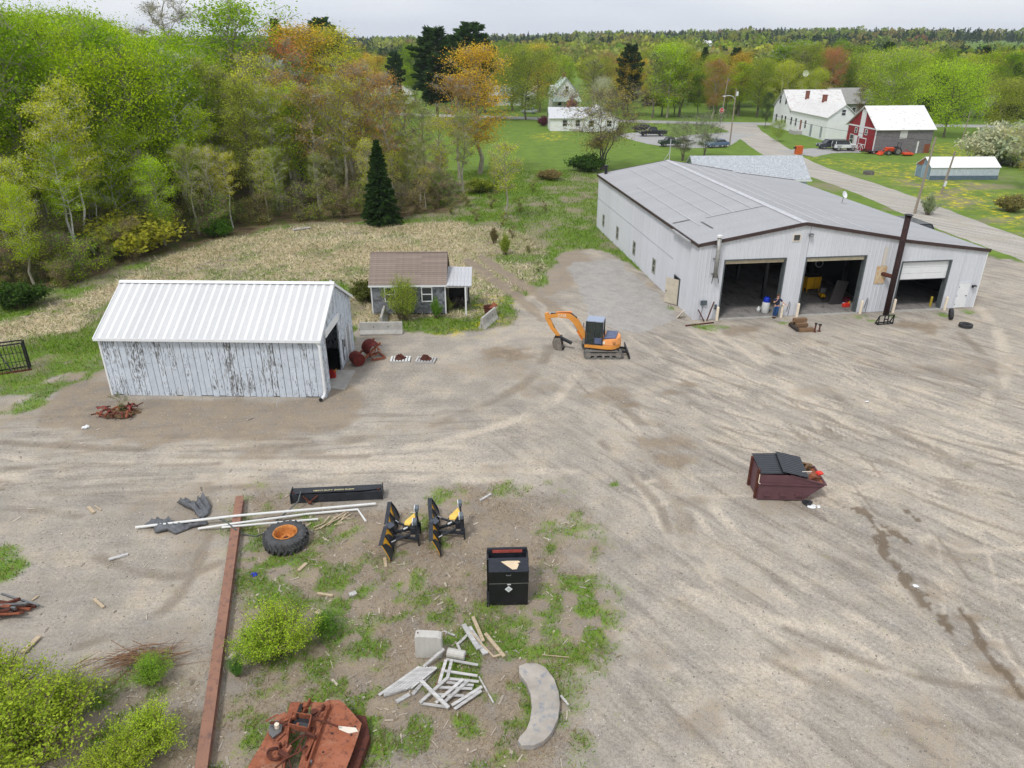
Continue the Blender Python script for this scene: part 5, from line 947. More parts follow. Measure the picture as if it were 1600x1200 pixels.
_w = random.Random(8)
for k in range(26):
    x0, y0 = _w.uniform(425, 505), _w.uniform(1108, 1195); a = _w.uniform(0, 6.3); l_ = _w.uniform(6, 22); z_ = _w.uniform(.6, .95); m = MB()
    if k % 3 == 0: m.tube([(*G(x0, y0, z_), z_), (*G(x0 + l_ * .5, y0 - 4, z_ + .1), z_ + .1), (*G(x0 + l_ * math.cos(a), y0 + l_ * .7 * math.sin(a), z_), z_)], _w.uniform(.015, .04), 6); m.build('bent_pipe', (RUSTD, RUST)[k % 2], WR)
    elif k % 3 == 1: m.bar((*G(x0, y0, z_), z_), (*G(x0 + l_ * math.cos(a), y0 + l_ * .7 * math.sin(a), z_), z_ - .08), _w.uniform(.04, .12), _w.uniform(.03, .15)); m.build('bracket', (RUST, RUSTB, RUSTD)[k // 3 % 3], WR)
    else: m.cyl((*G(x0, y0, .62), .55), (*G(x0, y0, .62), _w.uniform(.68, .85)), _w.uniform(.04, .1), n=10); m.build('boss', (RUSTD, RUST, STEEL)[k // 3 % 3], WR)
m = MB(); m.add(wp_([(528, 1134), (556, 1137), (560, 1143), (545, 1146), (530, 1140)], .632), [(0, 1, 2, 3, 4)]); m.build('bare_patch', CARDB, WR)
# ---------------------------------------------------------------- barriers, pallets, scrap near the cottage
def barrier(p0, p1, label):
    a = Vector((*p0, 0)); b = Vector((*p1, 0)); d = b - a; T = thing('jersey_barrier', label, 'barrier', a, math.atan2(d.y, d.x), 'concrete barriers by the cottage'); l_ = d.length
    m = MB(); m.prism([(0, -.3, 0), (0, -.3, .08), (0, -.14, .33), (0, -.08, .86), (0, .08, .86), (0, .14, .33), (0, .3, .08), (0, .3, 0)], (l_, 0, 0)); m.build('barrier_body', CONC, T, bevel=.02)
    for x in (l_ * .33, l_ * .67): m = MB(); m.cyl((x, -.15, .55), (x, -.08, .55), .035, n=8); m.build('lifting_hole', BLACKM, T)
    m = MB(); m.tube([(-.02, 0, .2), (-.08, 0, .3), (-.02, 0, .4)], .015, 5); m.build('loop', RUSTD, T)
barrier((-10.67, 47.7), (-7.7, 47.85), 'concrete barrier lying broadside in front of the cottage'); barrier((-9.35, 48.75), (-9.5, 51.3), 'concrete barrier seen end-on pointing at the cottage wall'); barrier((-2.15, 48.6), (-1.25, 51.0), 'angled concrete barrier alone right of the cottage')
RBk = thing('rusty_bucket', 'rusty brown bucket behind the angled concrete barrier', 'bucket', (-1.7, 51.35, 0), .5); m = MB(); m.lathe([(.3, .12), (.42, .75), (.45, .78)], 14); m.build('shell', RUSTD, RBk, thick=.02); m = MB(); m.prism([(.0, -.3, .4), (.5, -.3, .95), (.5, .3, .95), (0, .3, .4)], (.05, 0, -.05)); m.build('lip', RUST, RBk)
def chainpallet(loc, rz, label, lab2, seed):
    T = thing('white_pallet', label, 'pallet', loc, rz, 'small pallets on the gravel'); r_ = random.Random(seed)
    for k in range(7): m = MB(); m.box(-.62 + k * .19, -.42, .1, -.62 + k * .19 + .12, .42, .125); m.build('slat', PVC if seed == 1 else WOODG, T)
    for y in (-.4, 0, .36): m = MB(); m.box(-.62, y, 0, .64, y + .06, .098); m.build('stringer', WOODG, T)
    m = MB(); pts = []
    for k in range(170): a = k * .73; r0 = .34 * (1 - k / 240) * r_.uniform(.55, 1.1); pts.append((r0 * math.cos(a) * 1.1, r0 * math.sin(a) * .8, .15 + .30 * k / 170 * r_.uniform(.4, 1.)))
    m.tube(pts, .04, 5); o = m.build('tyre_chain', RUSTD, None, (loc[0], loc[1], 0), (0, 0, rz)); tag(o, lab2, 'chain', 'rusty chains on pallets')
chainpallet((-7.2, 43.0, 0), R(2), 'white slatted pallet with rusty chains left of its pair', 'rusty tyre chain heap on the left white pallet', 1); chainpallet((-5.55, 42.9, 0), R(-6), 'grey pallet with rusty chains right of its pair', 'rusty tyre chain heap on the right grey pallet', 2)
SBm = thing('rusty_snow_blower', 'dark red rusty snow blower attachment beside the white shed door', 'attachment', (-9.4, 43.0, 0), R(35)); MR = rust_mat('maroon_rust', srgb(92, 36, 34), srgb(112, 48, 40), srgb(70, 34, 32))
m = MB(); m.cyl((-.75, -.7, .42), (-.75, .05, .42), .4, n=16); m.build('drum', MR, SBm, smooth=False); m = MB(); m.grid(lambda u, v: (.55 + .5 * math.cos(R(40 + 200 * v)), -.5 + u * 1.2, .62 + .5 * math.sin(R(40 + 200 * v))), 3, 12); m.build('curved_shroud', MR, SBm, thick=.03)
for a, b in (((-.3, -.4, .3), (.9, -.4, 1.15)), ((-.3, .5, .3), (.9, .5, 1.15)), ((-.3, -.4, .3), (-.3, .5, .3)), ((.2, -.4, .1), (1.1, -.5, .1)), ((1.1, -.5, .1), (1.1, .5, .15)), ((.2, .4, .1), (1.1, .5, .12))): m = MB(); m.bar(a, b, .1, .1); m.build('frame_bar', RUST, SBm)
m = MB(); pts = [(.55 + .32 * math.cos(k * .8), -.45 + k * .05, .55 + .32 * math.sin(k * .8)) for k in range(24)]; m.tube(pts, .04, 5); m.build('auger', RUSTB, SBm)
# red scrap heap with weeds by the shed corner
HP = thing('scrap_heap', 'heap of red tangled scrap metal and weeds by the shed corner', 'scrap heap', origin(186, 648)); r_ = random.Random(4)
HEAPS = M('brown_thatch', srgb(116, 92, 66), .95, .3, 6, bump=.6); _me = lump((1.7, 1.2, .34), 8, .3); _me.materials.append(HEAPS); link('thatch', _me, HP, (.1, .05, .02))
for k in range(30): a = r_.uniform(0, 6.3); c_ = (r_.uniform(-1.0, .8), r_.uniform(-.6, .6)); m = MB(); m.tube([(c_[0] - .35 * math.cos(a), c_[1] - .28 * math.sin(a), r_.uniform(.05, .35)), (c_[0], c_[1], r_.uniform(.25, .55)), (c_[0] + .4 * math.cos(a), c_[1] + .28 * math.sin(a), r_.uniform(.1, .45))], r_.uniform(.025, .06), 6); m.build('bent_bar', (RUSTD, RUST, RUSTD)[k % 3] if k > 6 else M('faded_pink', srgb(150, 70, 66), .7), HP)
# rusty scrap at the left edge
SP_ = thing('scrap_pile', 'pile of rusty steel bars and offcuts at the left edge', 'scrap pile', origin(4, 965))
for k in range(20): a = r_.uniform(-.35, .35); c_ = (r_.uniform(-1.2, .3), r_.uniform(-.7, .7)); l_ = r_.uniform(.5, .9); m = MB(); m.bar((c_[0] - l_ * math.cos(a), c_[1] - l_ * math.sin(a), r_.uniform(.05, .4)), (c_[0] + l_ * math.cos(a), c_[1] + l_ * math.sin(a), r_.uniform(.05, .45)), r_.uniform(.06, .14), r_.uniform(.04, .1)); m.build('steel_bar', (RUSTD, RUSTD, RUST, STEEL)[k % 4], SP_)
# black rack at left edge
CG = thing('steel_rack', 'black barred steel rack standing on grass at left edge', 'rack', (-30.22, 41.5, 0), R(180 + 26)); L_ = 2.6; hh = 1.8; dp = .6
for x, y in ((0, 0), (L_, 0), (0, -dp), (L_, -dp)): m = MB(); m.box(x - .05, y - .05, 0, x + .05, y + .05, hh); m.build('corner_post', STEELD, CG)
for z in (.03, hh): 
    for y in (0, -dp): m = MB(); m.bar((.05, y, z), (L_ - .05, y, z), .07, .07); m.build('rail', STEELD, CG)
    for x in (0, L_): m = MB(); m.bar((x, -.05, z), (x, -dp + .05, z), .06, .06); m.build('end_rail', STEELD, CG)
for k in range(12): m = MB(); m.box(.2 + k * .2 - .015, -.012, .07, .2 + k * .2 + .015, .012, hh - .04); m.build('upright_bar', STEELD, CG)
for z in (.65, 1.22): m = MB(); m.bar((.05, .025, z), (L_ - .05, .025, z), .03, .03); m.build('cross_bar', STEELD, CG)
m = MB(); m.bar((-.12, .05, .03), (L_, .05, .03), .14, .1); m.build('foot_rail', RUSTD, CG); m = MB(); m.bar((.95, -.06, .1), (1.45, -.2, 1.7), .12, .03); m.build('brace_plate', STEEL, CG)
# ---------------------------------------------------------------- in front of and inside the shop
ST_ = thing('timber_steps', 'stack of brown timber steps in front of the shop', 'steps', (20.7, 48.6, 0), R(5))
for x, y, z, d in ((.05, .55, .52, (.95, .34, .24)), (.05, .2, .28, (.85, .32, .24)), (.05, .9, .12, (.9, .3, .24)), (.15, -.35, .1, (1.15, .42, .2)), (.0, .3, .1, (.9, .3, .2))): m = MB(); m.cbox((x, y, z), d); m.build('timber', WOODB, ST_, bevel=.015)
m = MB(); m.bar((-.55, .75, .14), (-.45, -.45, .1), .22, .2); m.build('edge_beam', M('dark_timber', (.05, .04, .035), .9), ST_, bevel=.015)
for i, (x, y, h, lb) in enumerate(((21.45, 48.1, .62, 'left taller dark trailer jack near the timber steps'), (21.8, 48.2, .5, 'right shorter dark trailer jack near the timber steps'))):
    T = thing('trailer_jack', lb, 'jack', (x, y, 0), i * .5, 'trailer jacks'); m = MB(); m.lathe([(.13, 0), (.12, .03), (.05, .05)], 12); m.build('foot', RUSTD, T); m = MB(); m.cyl((0, 0, .04), (0, 0, h), .055, n=10); m.build('tube', RUSTD, T); m = MB(); m.cbox((0, 0, h), (.16, .14, .1)); m.build('head', STEELD, T, bevel=.02); m = MB(); m.tube([(.06, 0, h), (.16, 0, h), (.16, 0, h - .15)], .015, 5); m.build('crank', STEELD, T)
RK = thing('hitch_rack', 'low black steel hitch frame below the rusty stack', 'frame', (26.55, 49.45, 0), R(12))
for a, b in (((0, 0, .05), (1.2, 0, .05)), ((0, 0, .7), (1.2, 0, .7)), ((0, .35, .05), (1.2, .35, .05)), ((0, 0, .05), (0, .35, .05)), ((1.2, 0, .05), (1.2, .35, .05)), ((0, .3, .05), (0, 0, .7)), ((1.2, .3, .05), (1.2, 0, .7)), ((0, 0, 0), (0, 0, .72)), ((1.2, 0, 0), (1.2, 0, .72)), ((.45, 0, .05), (.45, 0, .7)), ((.75, 0, .05), (.75, 0, .7)), ((.45, 0, .4), (.75, 0, .4))): m = MB(); m.bar(a, b, .06, .06); m.build('frame_bar', STEELD, RK)
def tyre(loc, rot, label, r=.42):
    T = thing('spare_tyre', label, 'tyre', loc, 0, 'loose tyres near the white door'); T.rotation_euler = rot; m = MB(); m.lathe(ring_profile(r, r * .58, .26), 30, closed=True); m.build('carcass', RUBBER, T, smooth=True)
    m = MB(); 
    for z in (-.06, .06): m.lathe([(r * 1.004, z - .035), (r * 1.015, z - .03), (r * 1.015, z + .03), (r * 1.004, z + .035)], 30)
    o = m.build('tread', RUBBER, T); o['kind'] = 'stuff'
tyre((32.45, 50.7, .42), (R(82), 0, R(70)), 'black tyre leaning upright by the white entry door'); tyre((32.7, 49.1, .13), (0, 0, 0), 'black tyre lying flat on gravel near the white door', .45)
DR = thing('plastic_drum', 'white plastic drum with blue lid just inside first bay', 'drum', (19.2, 52.15, .02), 0); m = MB(); m.lathe([(0, 0), (.26, .0), (.29, .05), (.3, .4), (.29, .75), (.25, .85)], 20); m.build('barrel', M('milky_plastic', (.66, .67, .66), .4, .06), DR, smooth=True); m = MB(); m.lathe([(.25, .85), (.25, .95), (.22, 1.15), (.15, 1.22), (0, 1.22)], 20); m.build('blue_top', BLUE, DR, smooth=True)
JG = thing('plastic_jug', 'small pale jug left of the white drum', 'jug', (18.72, 52.3, .02), 0); m = MB(); m.lathe([(0, 0), (.13, .0), (.14, .25), (.06, .36), (.05, .42), (0, .42)], 12); m.build('bottle', MATS['milky_plastic'], JG, smooth=True); m = MB(); m.tube([(.05, 0, .38), (.13, 0, .36), (.14, 0, .24)], .018, 5); m.build('handle', MATS['milky_plastic'], JG)
YC = thing('yellow_cabinet', 'yellow steel cabinet on legs inside the middle bay', 'cabinet', (*G(1259, 458), .03), R(10)); m = MB(); m.box(0, 0, .3, 1.2, .65, 1.3); m.build('body', YELLOW, YC, bevel=.02)
for x in (.04, 1.1): 
    for y in (.04, .55): m = MB(); m.box(x, y, 0, x + .06, y + .06, .3); m.build('leg', YELLOW, YC)
m = MB(); m.box(-.05, -.05, 1.3, 1.25, .7, 1.36); m.build('top', STEELD, YC); m = MB(); m.box(.59, -.015, .35, .61, -.0, 1.25); m.build('door_gap', STEELD, YC)
AC = thing('air_compressor', 'small yellow and grey engine compressor beside the yellow cabinet', 'compressor', (*G(1285, 467), .03), 0); m = MB(); m.cyl((-.1, -.3, .3), (-.1, .3, .3), .17, n=14); m.build('tank', YELLOW, AC); m = MB(); m.cbox((-.1, 0, .7), (.4, .35, .4)); m.build('motor', STEEL, AC, bevel=.03); m = MB(); m.cyl((-.1, -.3, .13), (-.1, -.22, .13), .12); m.build('wheel', RUBBER, AC); m = MB(); m.tube([(-.1, .2, .5), (-.1, .4, 1.0), (-.1, -.1, 1.02)], .02); m.build('handle', STEELD, AC)
TB = thing('red_tray', 'dark red tray of oil bottles on the middle bay floor', 'tray', (*G(1297, 470), .03), R(-25)); m = MB()
m.box(0, 0, .0, 1.4, .7, .05); m.box(0, 0, .05, 1.4, .05, .3); m.box(0, .65, .05, 1.4, .7, .3); m.box(0, .05, .05, .05, .65, .3); m.box(1.35, .05, .05, 1.4, .65, .3); m.build('tray_body', M('dark_red', srgb(110, 30, 40), .5), TB)
for k, (mt, nm) in enumerate(((YELLOW, 'yellow oil bottle in the red tray'), (CREAM, 'cream oil bottle in the red tray'), (BLUE, 'blue oil bottle in the red tray'), (WHITE, 'white oil bottle beside the red tray'))):
    p = G(1304 + k * 4.5, 470 + k * 2.2 + (3 if k == 3 else 0)); T = thing('oil_bottle', nm, 'bottle', (p[0], p[1], .05), k, 'oil bottles'); m = MB(); m.box(-.1, -.06, 0, .1, .06, .3); m.build('bottle', mt, T, bevel=.03); m = MB(); m.cyl((.05, 0, .3), (.05, 0, .38), .03); m.build('cap', STEELD, T)
RC = thing('red_fuel_can', 'red fuel can on the floor at the middle bay door', 'can', (*G(1321, 480), .03), .3); m = MB(); m.box(-.28, -.16, 0, .28, .16, .3); m.build('tank', M('bright_red', srgb(226, 62, 50), .5), RC, bevel=.06); m = MB(); m.tube([(-.15, 0, .3), (-.1, 0, .38), (.1, 0, .38), (.15, 0, .3)], .025); m.build('handle', REDP, RC); m = MB(); m.cyl((.2, 0, .28), (.34, 0, .42), .03); m.build('spout', YELLOW, RC)
m = MB(); m.bar((0, 0, 0), (.35, 0, 1.9), .03, 1.0, (1, 0, 0)); tag(m.build('leaning_panel', M('dark_panel', (.05, .045, .045), .6), None, shop(12.2, 1.9, .02), (0, 0, R(7))), 'dark panel leaning inside the middle bay', 'panel')
RG = thing('wall_ring', 'pale ring hung on the back of middle bay', 'ring', shop(12.9, 6.2, 2.1), 0); m = MB(); m.lathe([(.3 + .06 * math.cos(a), .06 * math.sin(a)) for a in np.linspace(0, 5.6, 8)], 18, Matrix.Rotation(R(80), 4, 'X'), closed=True); m.build('hoop', M('grey_ring', (.3, .3, .3), .6), RG); m = MB(); m.tube([(0, 0, .3), (0, .02, .9)], .015); m.build('cord', STEELD, RG)
GB = thing('parts_shelf', 'grey parts shelf inside the third bay', 'shelf', shop(16.3, 4.5), 0)
for z in (.3, .75, 1.2): m = MB(); m.box(-.6, -.3, z, .6, .3, z + .04); m.build('shelf_board', STEEL, GB); m = MB(); m.box(-.4, -.2, z + .042, .3, .2, z + .3); m.build('parts_box', M('pale_blue', (.35, .42, .5), .6), GB)
for x in (-.6, .56): m = MB(); m.box(x, -.3, 0, x + .04, .3, 1.6); m.build('upright', STEELD, GB)
YB = thing('yellow_post', 'short yellow guard post inside the third bay', 'post', shop(19.35, .55, .02), 0); m = MB(); m.cyl((0, 0, 0), (0, 0, .75), .09); m.build('post', M('dirty_yellow', srgb(170, 150, 50), .6), YB); m = MB(); m.lathe([(.09, .75), (.05, .8), (0, .81)], 10); m.build('cap', MATS['dirty_yellow'], YB)
for i, (p0, p1, lb) in enumerate((((1089, 488, .9), (1100, 503, .05), 'dark iron bar leaning left at the shop corner'), ((1112, 473, 1.5), (1104, 502, .05), 'long rusty pipe leaning on the shop front'), ((1071, 510, .06), (1115, 505, .06), 'rusty angle iron lying in weeds at the shop corner'))):
    a = Vector((*G(p0[0], 502 if i < 2 else p0[1]), p0[2])); b = Vector((*G(p1[0], p1[1]), p1[2])); m = MB(); m.bar(a, b, .09, .07); tag(m.build('iron_bar', RUSTD, None), lb, 'bar')
CBd = MB(); CBd.cbox((0, 0, .32), (.06, .55, .7), (0, R(35), R(-35))); tag(CBd.build('white_box', CARDB, None, (*G(1063, 497), 0)), 'white board propped at the shop side door', 'board')
# ---------------------------------------------------------------- person in blue by the bay jamb
PE = thing('person', 'person in dark blue shirt and jeans leaning at the bay jamb', 'person', (*shop(6.25, -.35)[:2], .02), R(-20))
def skin(name, V, E_, rad, mat, par, sub=1):
    me = bpy.data.meshes.new(name); me.from_pydata(V, E_, []); me.materials.append(mat); o = link(name, me, par); md = o.modifiers.new('k', 'SKIN')
    for i, d in enumerate(me.skin_vertices[0].data if me.skin_vertices else []): d.radius = (rad[i], rad[i])
    if not me.skin_vertices:
        pass
    s2 = o.modifiers.new('s', 'SUBSURF'); s2.levels = sub; s2.render_levels = sub; return o
SKN = M('skin', srgb(206, 160, 136), .6, .05); DEN = M('denim', srgb(40, 76, 124), .9, .2, 12); SHI = M('navy_shirt', srgb(44, 50, 72), .9, .15, 8); HAI = M('brown_hair', srgb(96, 62, 44), .8, .2, 20)
def skinned(name, chains, mat, par, sub=2, root=0):
    V, E_, rad, key = [], [], [], {}
    for ch in chains:
        prev = None
        for x, y, z, r in ch:
            k = (round(x, 3), round(y, 3), round(z, 3))
            if k not in key: key[k] = len(V); V.append((x, y, z)); rad.append(r)
            if prev is not None and (prev, key[k]) not in E_: E_.append((prev, key[k]))
            prev = key[k]
    bm = bmesh.new(); lay = bm.verts.layers.skin.verify(); bv_ = [bm.verts.new(v) for v in V]
    for i, v in enumerate(bv_): v[lay].radius = (rad[i], rad[i]); v[lay].use_root = (i == root)
    for a, b in E_: bm.edges.new((bv_[a], bv_[b]))
    me = bpy.data.meshes.new(name); bm.to_mesh(me); bm.free(); me.materials.append(mat); o = link(name, me, par); o.modifiers.new('k', 'SKIN').use_smooth_shade = True; q = o.modifiers.new('s', 'SUBSURF'); q.levels = sub; q.render_levels = sub; return o
def hand(w_, d, side):
    out = []; w_ = Vector(w_); d = Vector(d).normalized(); s = Vector((0, 0, 1)).cross(d); s = (s if s.length > .1 else Vector((0, 1, 0))).normalized(); pm = w_ + d * .07
    out.append([(*w_, .026), (*pm, .034)])
    for k, L__ in enumerate((.07, .085, .09, .075)): b = pm + s * (-.03 + .02 * k); out.append([(*pm, .034), (*(b + d * .03), .011), (*(b + d * (.03 + L__ * .5)), .010), (*(b + d * (.03 + L__) + Vector((0, 0, -.015))), .008)])
    out.append([(*(w_), .026), (*(w_ + d * .04 + s * side * .04), .012), (*(w_ + d * .08 + s * side * .055), .009)]); return out
sh_l, el_l, wr_l = (-.19, 0, 1.43), (-.24, -.16, 1.18), (-.06, -.24, 1.38); sh_r, el_r, wr_r = (.19, 0, 1.43), (.40, -.05, 1.22), (.62, -.12, 1.10)
ch = [[(0, 0, .95, .14), (0, .01, 1.15, .13), (0, .0, 1.38, .13), (0, 0, 1.5, .06), (0, -.02, 1.56, .065), (0, -.03, 1.64, .095), (0, -.02, 1.72, .085)], [(0, 0, 1.38, .13), (*sh_l, .065), (*el_l, .045), (*wr_l, .026)], [(0, 0, 1.38, .13), (*sh_r, .065), (*el_r, .045), (*wr_r, .026)], [(0, 0, .95, .14), (-.1, 0, .88, .095), (-.12, -.03, .5, .065), (-.14, .02, .1, .045), (-.14, -.12, .04, .04)], [(0, 0, .95, .14), (.1, 0, .88, .095), (.06, -.06, .5, .065), (-.02, .0, .1, .045), (-.02, -.14, .04, .04)]]
ch += hand(wr_l, (.3, -.1, .9), 1) + hand(wr_r, (.9, -.2, -.3), -1); skinned('body', ch, SKN, PE)
skinned('shirt', [[(0, 0, .92, .165), (0, .01, 1.15, .155), (0, 0, 1.40, .15), (0, 0, 1.47, .09)], [(0, 0, 1.40, .15), (*sh_l, .085), tuple(Vector(sh_l).lerp(Vector(el_l), .7)) + (.072,)], [(0, 0, 1.40, .15), (*sh_r, .085), tuple(Vector(sh_r).lerp(Vector(el_r), .7)) + (.072,)]], SHI, PE)
skinned('jeans', [[(0, 0, 1.0, .165), (0, 0, .93, .17), (-.1, 0, .86, .115), (-.12, -.03, .5, .085), (-.14, .02, .1, .07)], [(0, 0, .93, .17), (.1, 0, .86, .115), (.06, -.06, .5, .085), (-.02, .0, .1, .07)]], DEN, PE)
for x in (-.14, -.02): m = MB(); m.prism([(x - .05, .08, 0), (x + .05, .08, 0), (x + .055, -.16, 0), (x, -.21, 0), (x - .055, -.16, 0)], (0, 0, .09)); m.build('shoe', STEELD, PE, bevel=.02)
me = lump((.215, .24, .2), 5, .05); me.materials.append(HAI); link('hair', me, PE, (0, .005, 1.735)); 
for x in (-.035, .035): m = MB(); m.lathe([(0, -.012), (.012, 0), (0, .012)], 8, Matrix.Translation((x, -.12, 1.665))); m.build('eye', STEELD, PE)
m = MB(); m.prism([(-.014, -.118, 1.625), (.014, -.118, 1.625), (0, -.118, 1.665)], (0, -.022, -.005)); m.build('nose', SKN, PE); m = MB(); m.box(-.025, -.124, 1.595, .025, -.112, 1.604); m.build('mouth', REDP, PE)
# ---------------------------------------------------------------- houses beyond the yard
def clap_mat(name, a, b, period=.14, axis=2):
    t = NT(name); c = t.coord('Object'); sp = t.n('SeparateXYZ'); t.l(c, sp.inputs[0]); w_ = t.math('FRACT', t.math('MULTIPLY', sp.outputs[axis], 1 / period))
    n = t.noise(c, .8, 5); k = t.mix(t.rng(n, .3, .7), tuple(q * .93 for q in a), a); k = t.mix(t.math('MULTIPLY', t.rng(w_, .82, .95), .5), k, b); return t.pbr(k, .6, 0, .2, t.bump(w_, .4, .02))
CLAP = clap_mat('white_clapboard', (.88, .885, .90), (.72, .73, .75)); REDB = clap_mat('red_clapboard', srgb(152, 50, 56), srgb(110, 36, 42), .2)
def rusty_roof(name, base, st, lo):
    t = NT(name); c = t.coord('Object', (1, 3, 1)); n = t.noise(c, 1.1, 7, .7); return t.pbr(t.mix(t.rng(n, lo, lo + .12), base, st), .5, 0, .3)
RRF = rusty_roof('rust_streaked_roof', (.70, .69, .68), srgb(172, 150, 138), .54); BRF = rusty_roof('barn_tin_roof', (.78, .78, .77), srgb(166, 152, 142), .56)
BSH = M('weathered_barn_shingle', srgb(124, 120, 124), .95, .2, 2, dirt=srgb(92, 88, 94), dirtamt=.46, bump=.4); BRICK = M('chimney_brick', srgb(132, 84, 72), .9, .2, 6)
ASPH = NT('speckled_grey_shingle'); _c = ASPH.coord('Object'); _n = ASPH.noise(_c, 7, 3, .8); ASPH = ASPH.pbr(ASPH.mix(ASPH.rng(_n, .38, .62), (.26, .28, .31), (.60, .625, .65)), .95, 0, .1)
def gable(par, x0, y0, x1, y1, ez, rz_, axis, wall, roof, over=.3, wall2=None):
    """walls and two roof slopes; axis = direction of the ridge"""
    t = .12; m = MB()
    ends = []
    if axis == 'x':
        c = (y0 + y1) / 2
        for nm, y in (('wall', y0), ('wall', y1 - t)): m = MB(); m.box(x0, y, 0, x1, y + t, ez); m.build(nm, wall2 or wall, par)
        for x in (x0, x1 - t): m = MB(); m.prism([(x, y0 + t, 0), (x, y1 - t, 0), (x, y1 - t, ez), (x, c, rz_ - .05), (x, y0 + t, ez)], (t, 0, 0)); m.build('gable_wall', wall, par)
        s = (rz_ - ez) / (c - y0)
        for a in (y0 - over, y1 + over): m = MB(); m.add([(x0 - over, a, ez - over * s + .06), (x1 + over, a, ez - over * s + .06), (x1 + over, c, rz_ + .06), (x0 - over, c, rz_ + .06)], [(0, 1, 2, 3)]); m.build('roof_slope', roof, par, thick=.1)
    else:
        c = (x0 + x1) / 2
        for x in (x0, x1 - t): m = MB(); m.box(x, y0, 0, x + t, y1, ez); m.build('wall', wall2 or wall, par)
        for y in (y0, y1 - t): m = MB(); m.prism([(x0 + t, y, 0), (x1 - t, y, 0), (x1 - t, y, ez), (c, y, rz_ - .05), (x0 + t, y, ez)], (0, t, 0)); m.build('gable_wall', wall, par)
        s = (rz_ - ez) / (c - x0)
        for a in (x0 - over, x1 + over): m = MB(); m.add([(a, y0 - over, ez - over * s + .06), (a, y1 + over, ez - over * s + .06), (c, y1 + over, rz_ + .06), (c, y0 - over, rz_ + .06)], [(0, 1, 2, 3)]); m.build('roof_slope', roof, par, thick=.1)
def win(par, face, pos, u, z, w_, h, nm='window', glass=GLASS, frame=WHITE, d=.05):
    """face 'x-': wall at x=pos looking to -x, u is y; face 'y-': wall at y=pos, u is x"""
    def bx(m, u0, u1, z0, z1, o0, o1):
        if face == 'y-': m.box(u0, pos - o1, z0, u1, pos - o0, z1)
        else: m.box(pos - o1, u0, z0, pos - o0, u1, z1)
    m = MB(); bx(m, u - w_ / 2, u + w_ / 2, z, z + h, .0, .02); o = m.build(nm, glass, par); f = .09
    m = MB(); bx(m, u - w_ / 2 - f, u - w_ / 2, z - f, z + h + f, 0, d); bx(m, u + w_ / 2, u + w_ / 2 + f, z - f, z + h + f, 0, d); bx(m, u - w_ / 2, u + w_ / 2, z + h, z + h + f, 0, d); bx(m, u - w_ / 2, u + w_ / 2, z - f, z, 0, d + .02)
    if nm == 'window': bx(m, u - w_ / 2, u + w_ / 2, z + h / 2 - .03, z + h / 2 + .03, .02, d - .01)
    m.build('frame', frame, o); return o
def chimney(par, x, y, z0, z1, s=.7):
    m = MB(); m.box(x - s / 2, y - s / 2, z0, x + s / 2, y + s / 2, z1); c_ = m.build('chimney', BRICK, par); m = MB(); m.box(x - s / 2 - .06, y - s / 2 - .06, z1, x + s / 2 + .06, y + s / 2 + .06, z1 + .12); m.build('chimney_cap', BRICK, c_)
FH = thing('farmhouse', 'white two storey farmhouse with long wing and rust streaked tin roofs', 'house', (65.6, 159.6, 0), R(3))
gable(FH, 0, 0, 6.4, 19.3, 4.66, 7.0, 'y', CLAP, RRF); gable(FH, -.15, 19.4, 13, 29, 5.0, 8.6, 'x', CLAP, RRF)
chimney(FH, 3.2, 19.0, 6.6, 8.6); chimney(FH, 3.2, 10, 6.6, 8.3, .8); win(FH, 'y-', 0, 3.1, 5.0, .8, 1.1)
for v, z in ((22.4, 5.6), (25.8, 5.6), (21.3, 1.4), (23.4, 1.4), (26.8, 1.4)): win(FH, 'x-', -.15, v, z, .95, 1.7)
for v in (18.2, 15.6, 10.4): win(FH, 'x-', 0, v, 1.5, .9, 1.6)
win(FH, 'x-', 0, 12.8, .9, 1.0, 2.1, 'front_door', M('brown_door', srgb(140, 96, 80), .6)); win(FH, 'x-', 0, 7.2, .2, 1.1, 2.4, 'side_door', M('grey_glass_door', (.3, .33, .36), .4)); win(FH, 'x-', 0, 2.2, .4, 1.0, 2.2, 'side_door', MATS['grey_glass_door'])
m = MB(); m.box(-1.8, 11.5, 0, -.03, 14.4, .8); m.build('porch_deck', WOODG, FH)
for v in (11.6, 13.0, 14.3): m = MB(); m.box(-1.75, v - .04, .8, -1.67, v + .04, 1.75); m.build('porch_post', WHITE, FH)
m = MB(); m.box(-.02, -.03, 0, 6.42, -.005, .35); m.build('foundation', CONC, FH)
BN = thing('red_barn', 'red gabled barn with grey shingled side and white tin roof', 'barn', (66.9, 140.0, 0), R(5))
gable(BN, 0, 0, 11, 10.5, 4.3, 7.85, 'x', REDB, BRF, .35, BSH)
WB = M('barn_white', (.76, .76, .77), .6, .05)
def bslab(u0, u1, z0, z1, nm='white_band', d=.05, mat=WB): m = MB(); m.box(-d, u0, z0, -.0, u1, z1); return m.build(nm, mat, BN)
bslab(4.5, 6.1, 2.4, 7.3, d=.04); bslab(0, 10.5, 4.1, 4.35, d=.06); bslab(-.02, .3, 0, 4.1, 'corner_board', .055); bslab(10.2, 10.52, 0, 4.1, 'corner_board', .055)
win(BN, 'x-', 0, 7.2, 3.0, .7, .8); win(BN, 'x-', 0, 3.5, 3.0, .7, .8); win(BN, 'x-', 0, 8.3, .9, 1.3, 1.6); bslab(6.2, 7.3, .1, 2.5, 'white_door', .07)
dr_ = bslab(2.9, 5.6, .05, 2.3, 'barn_door', .05, REDB); 
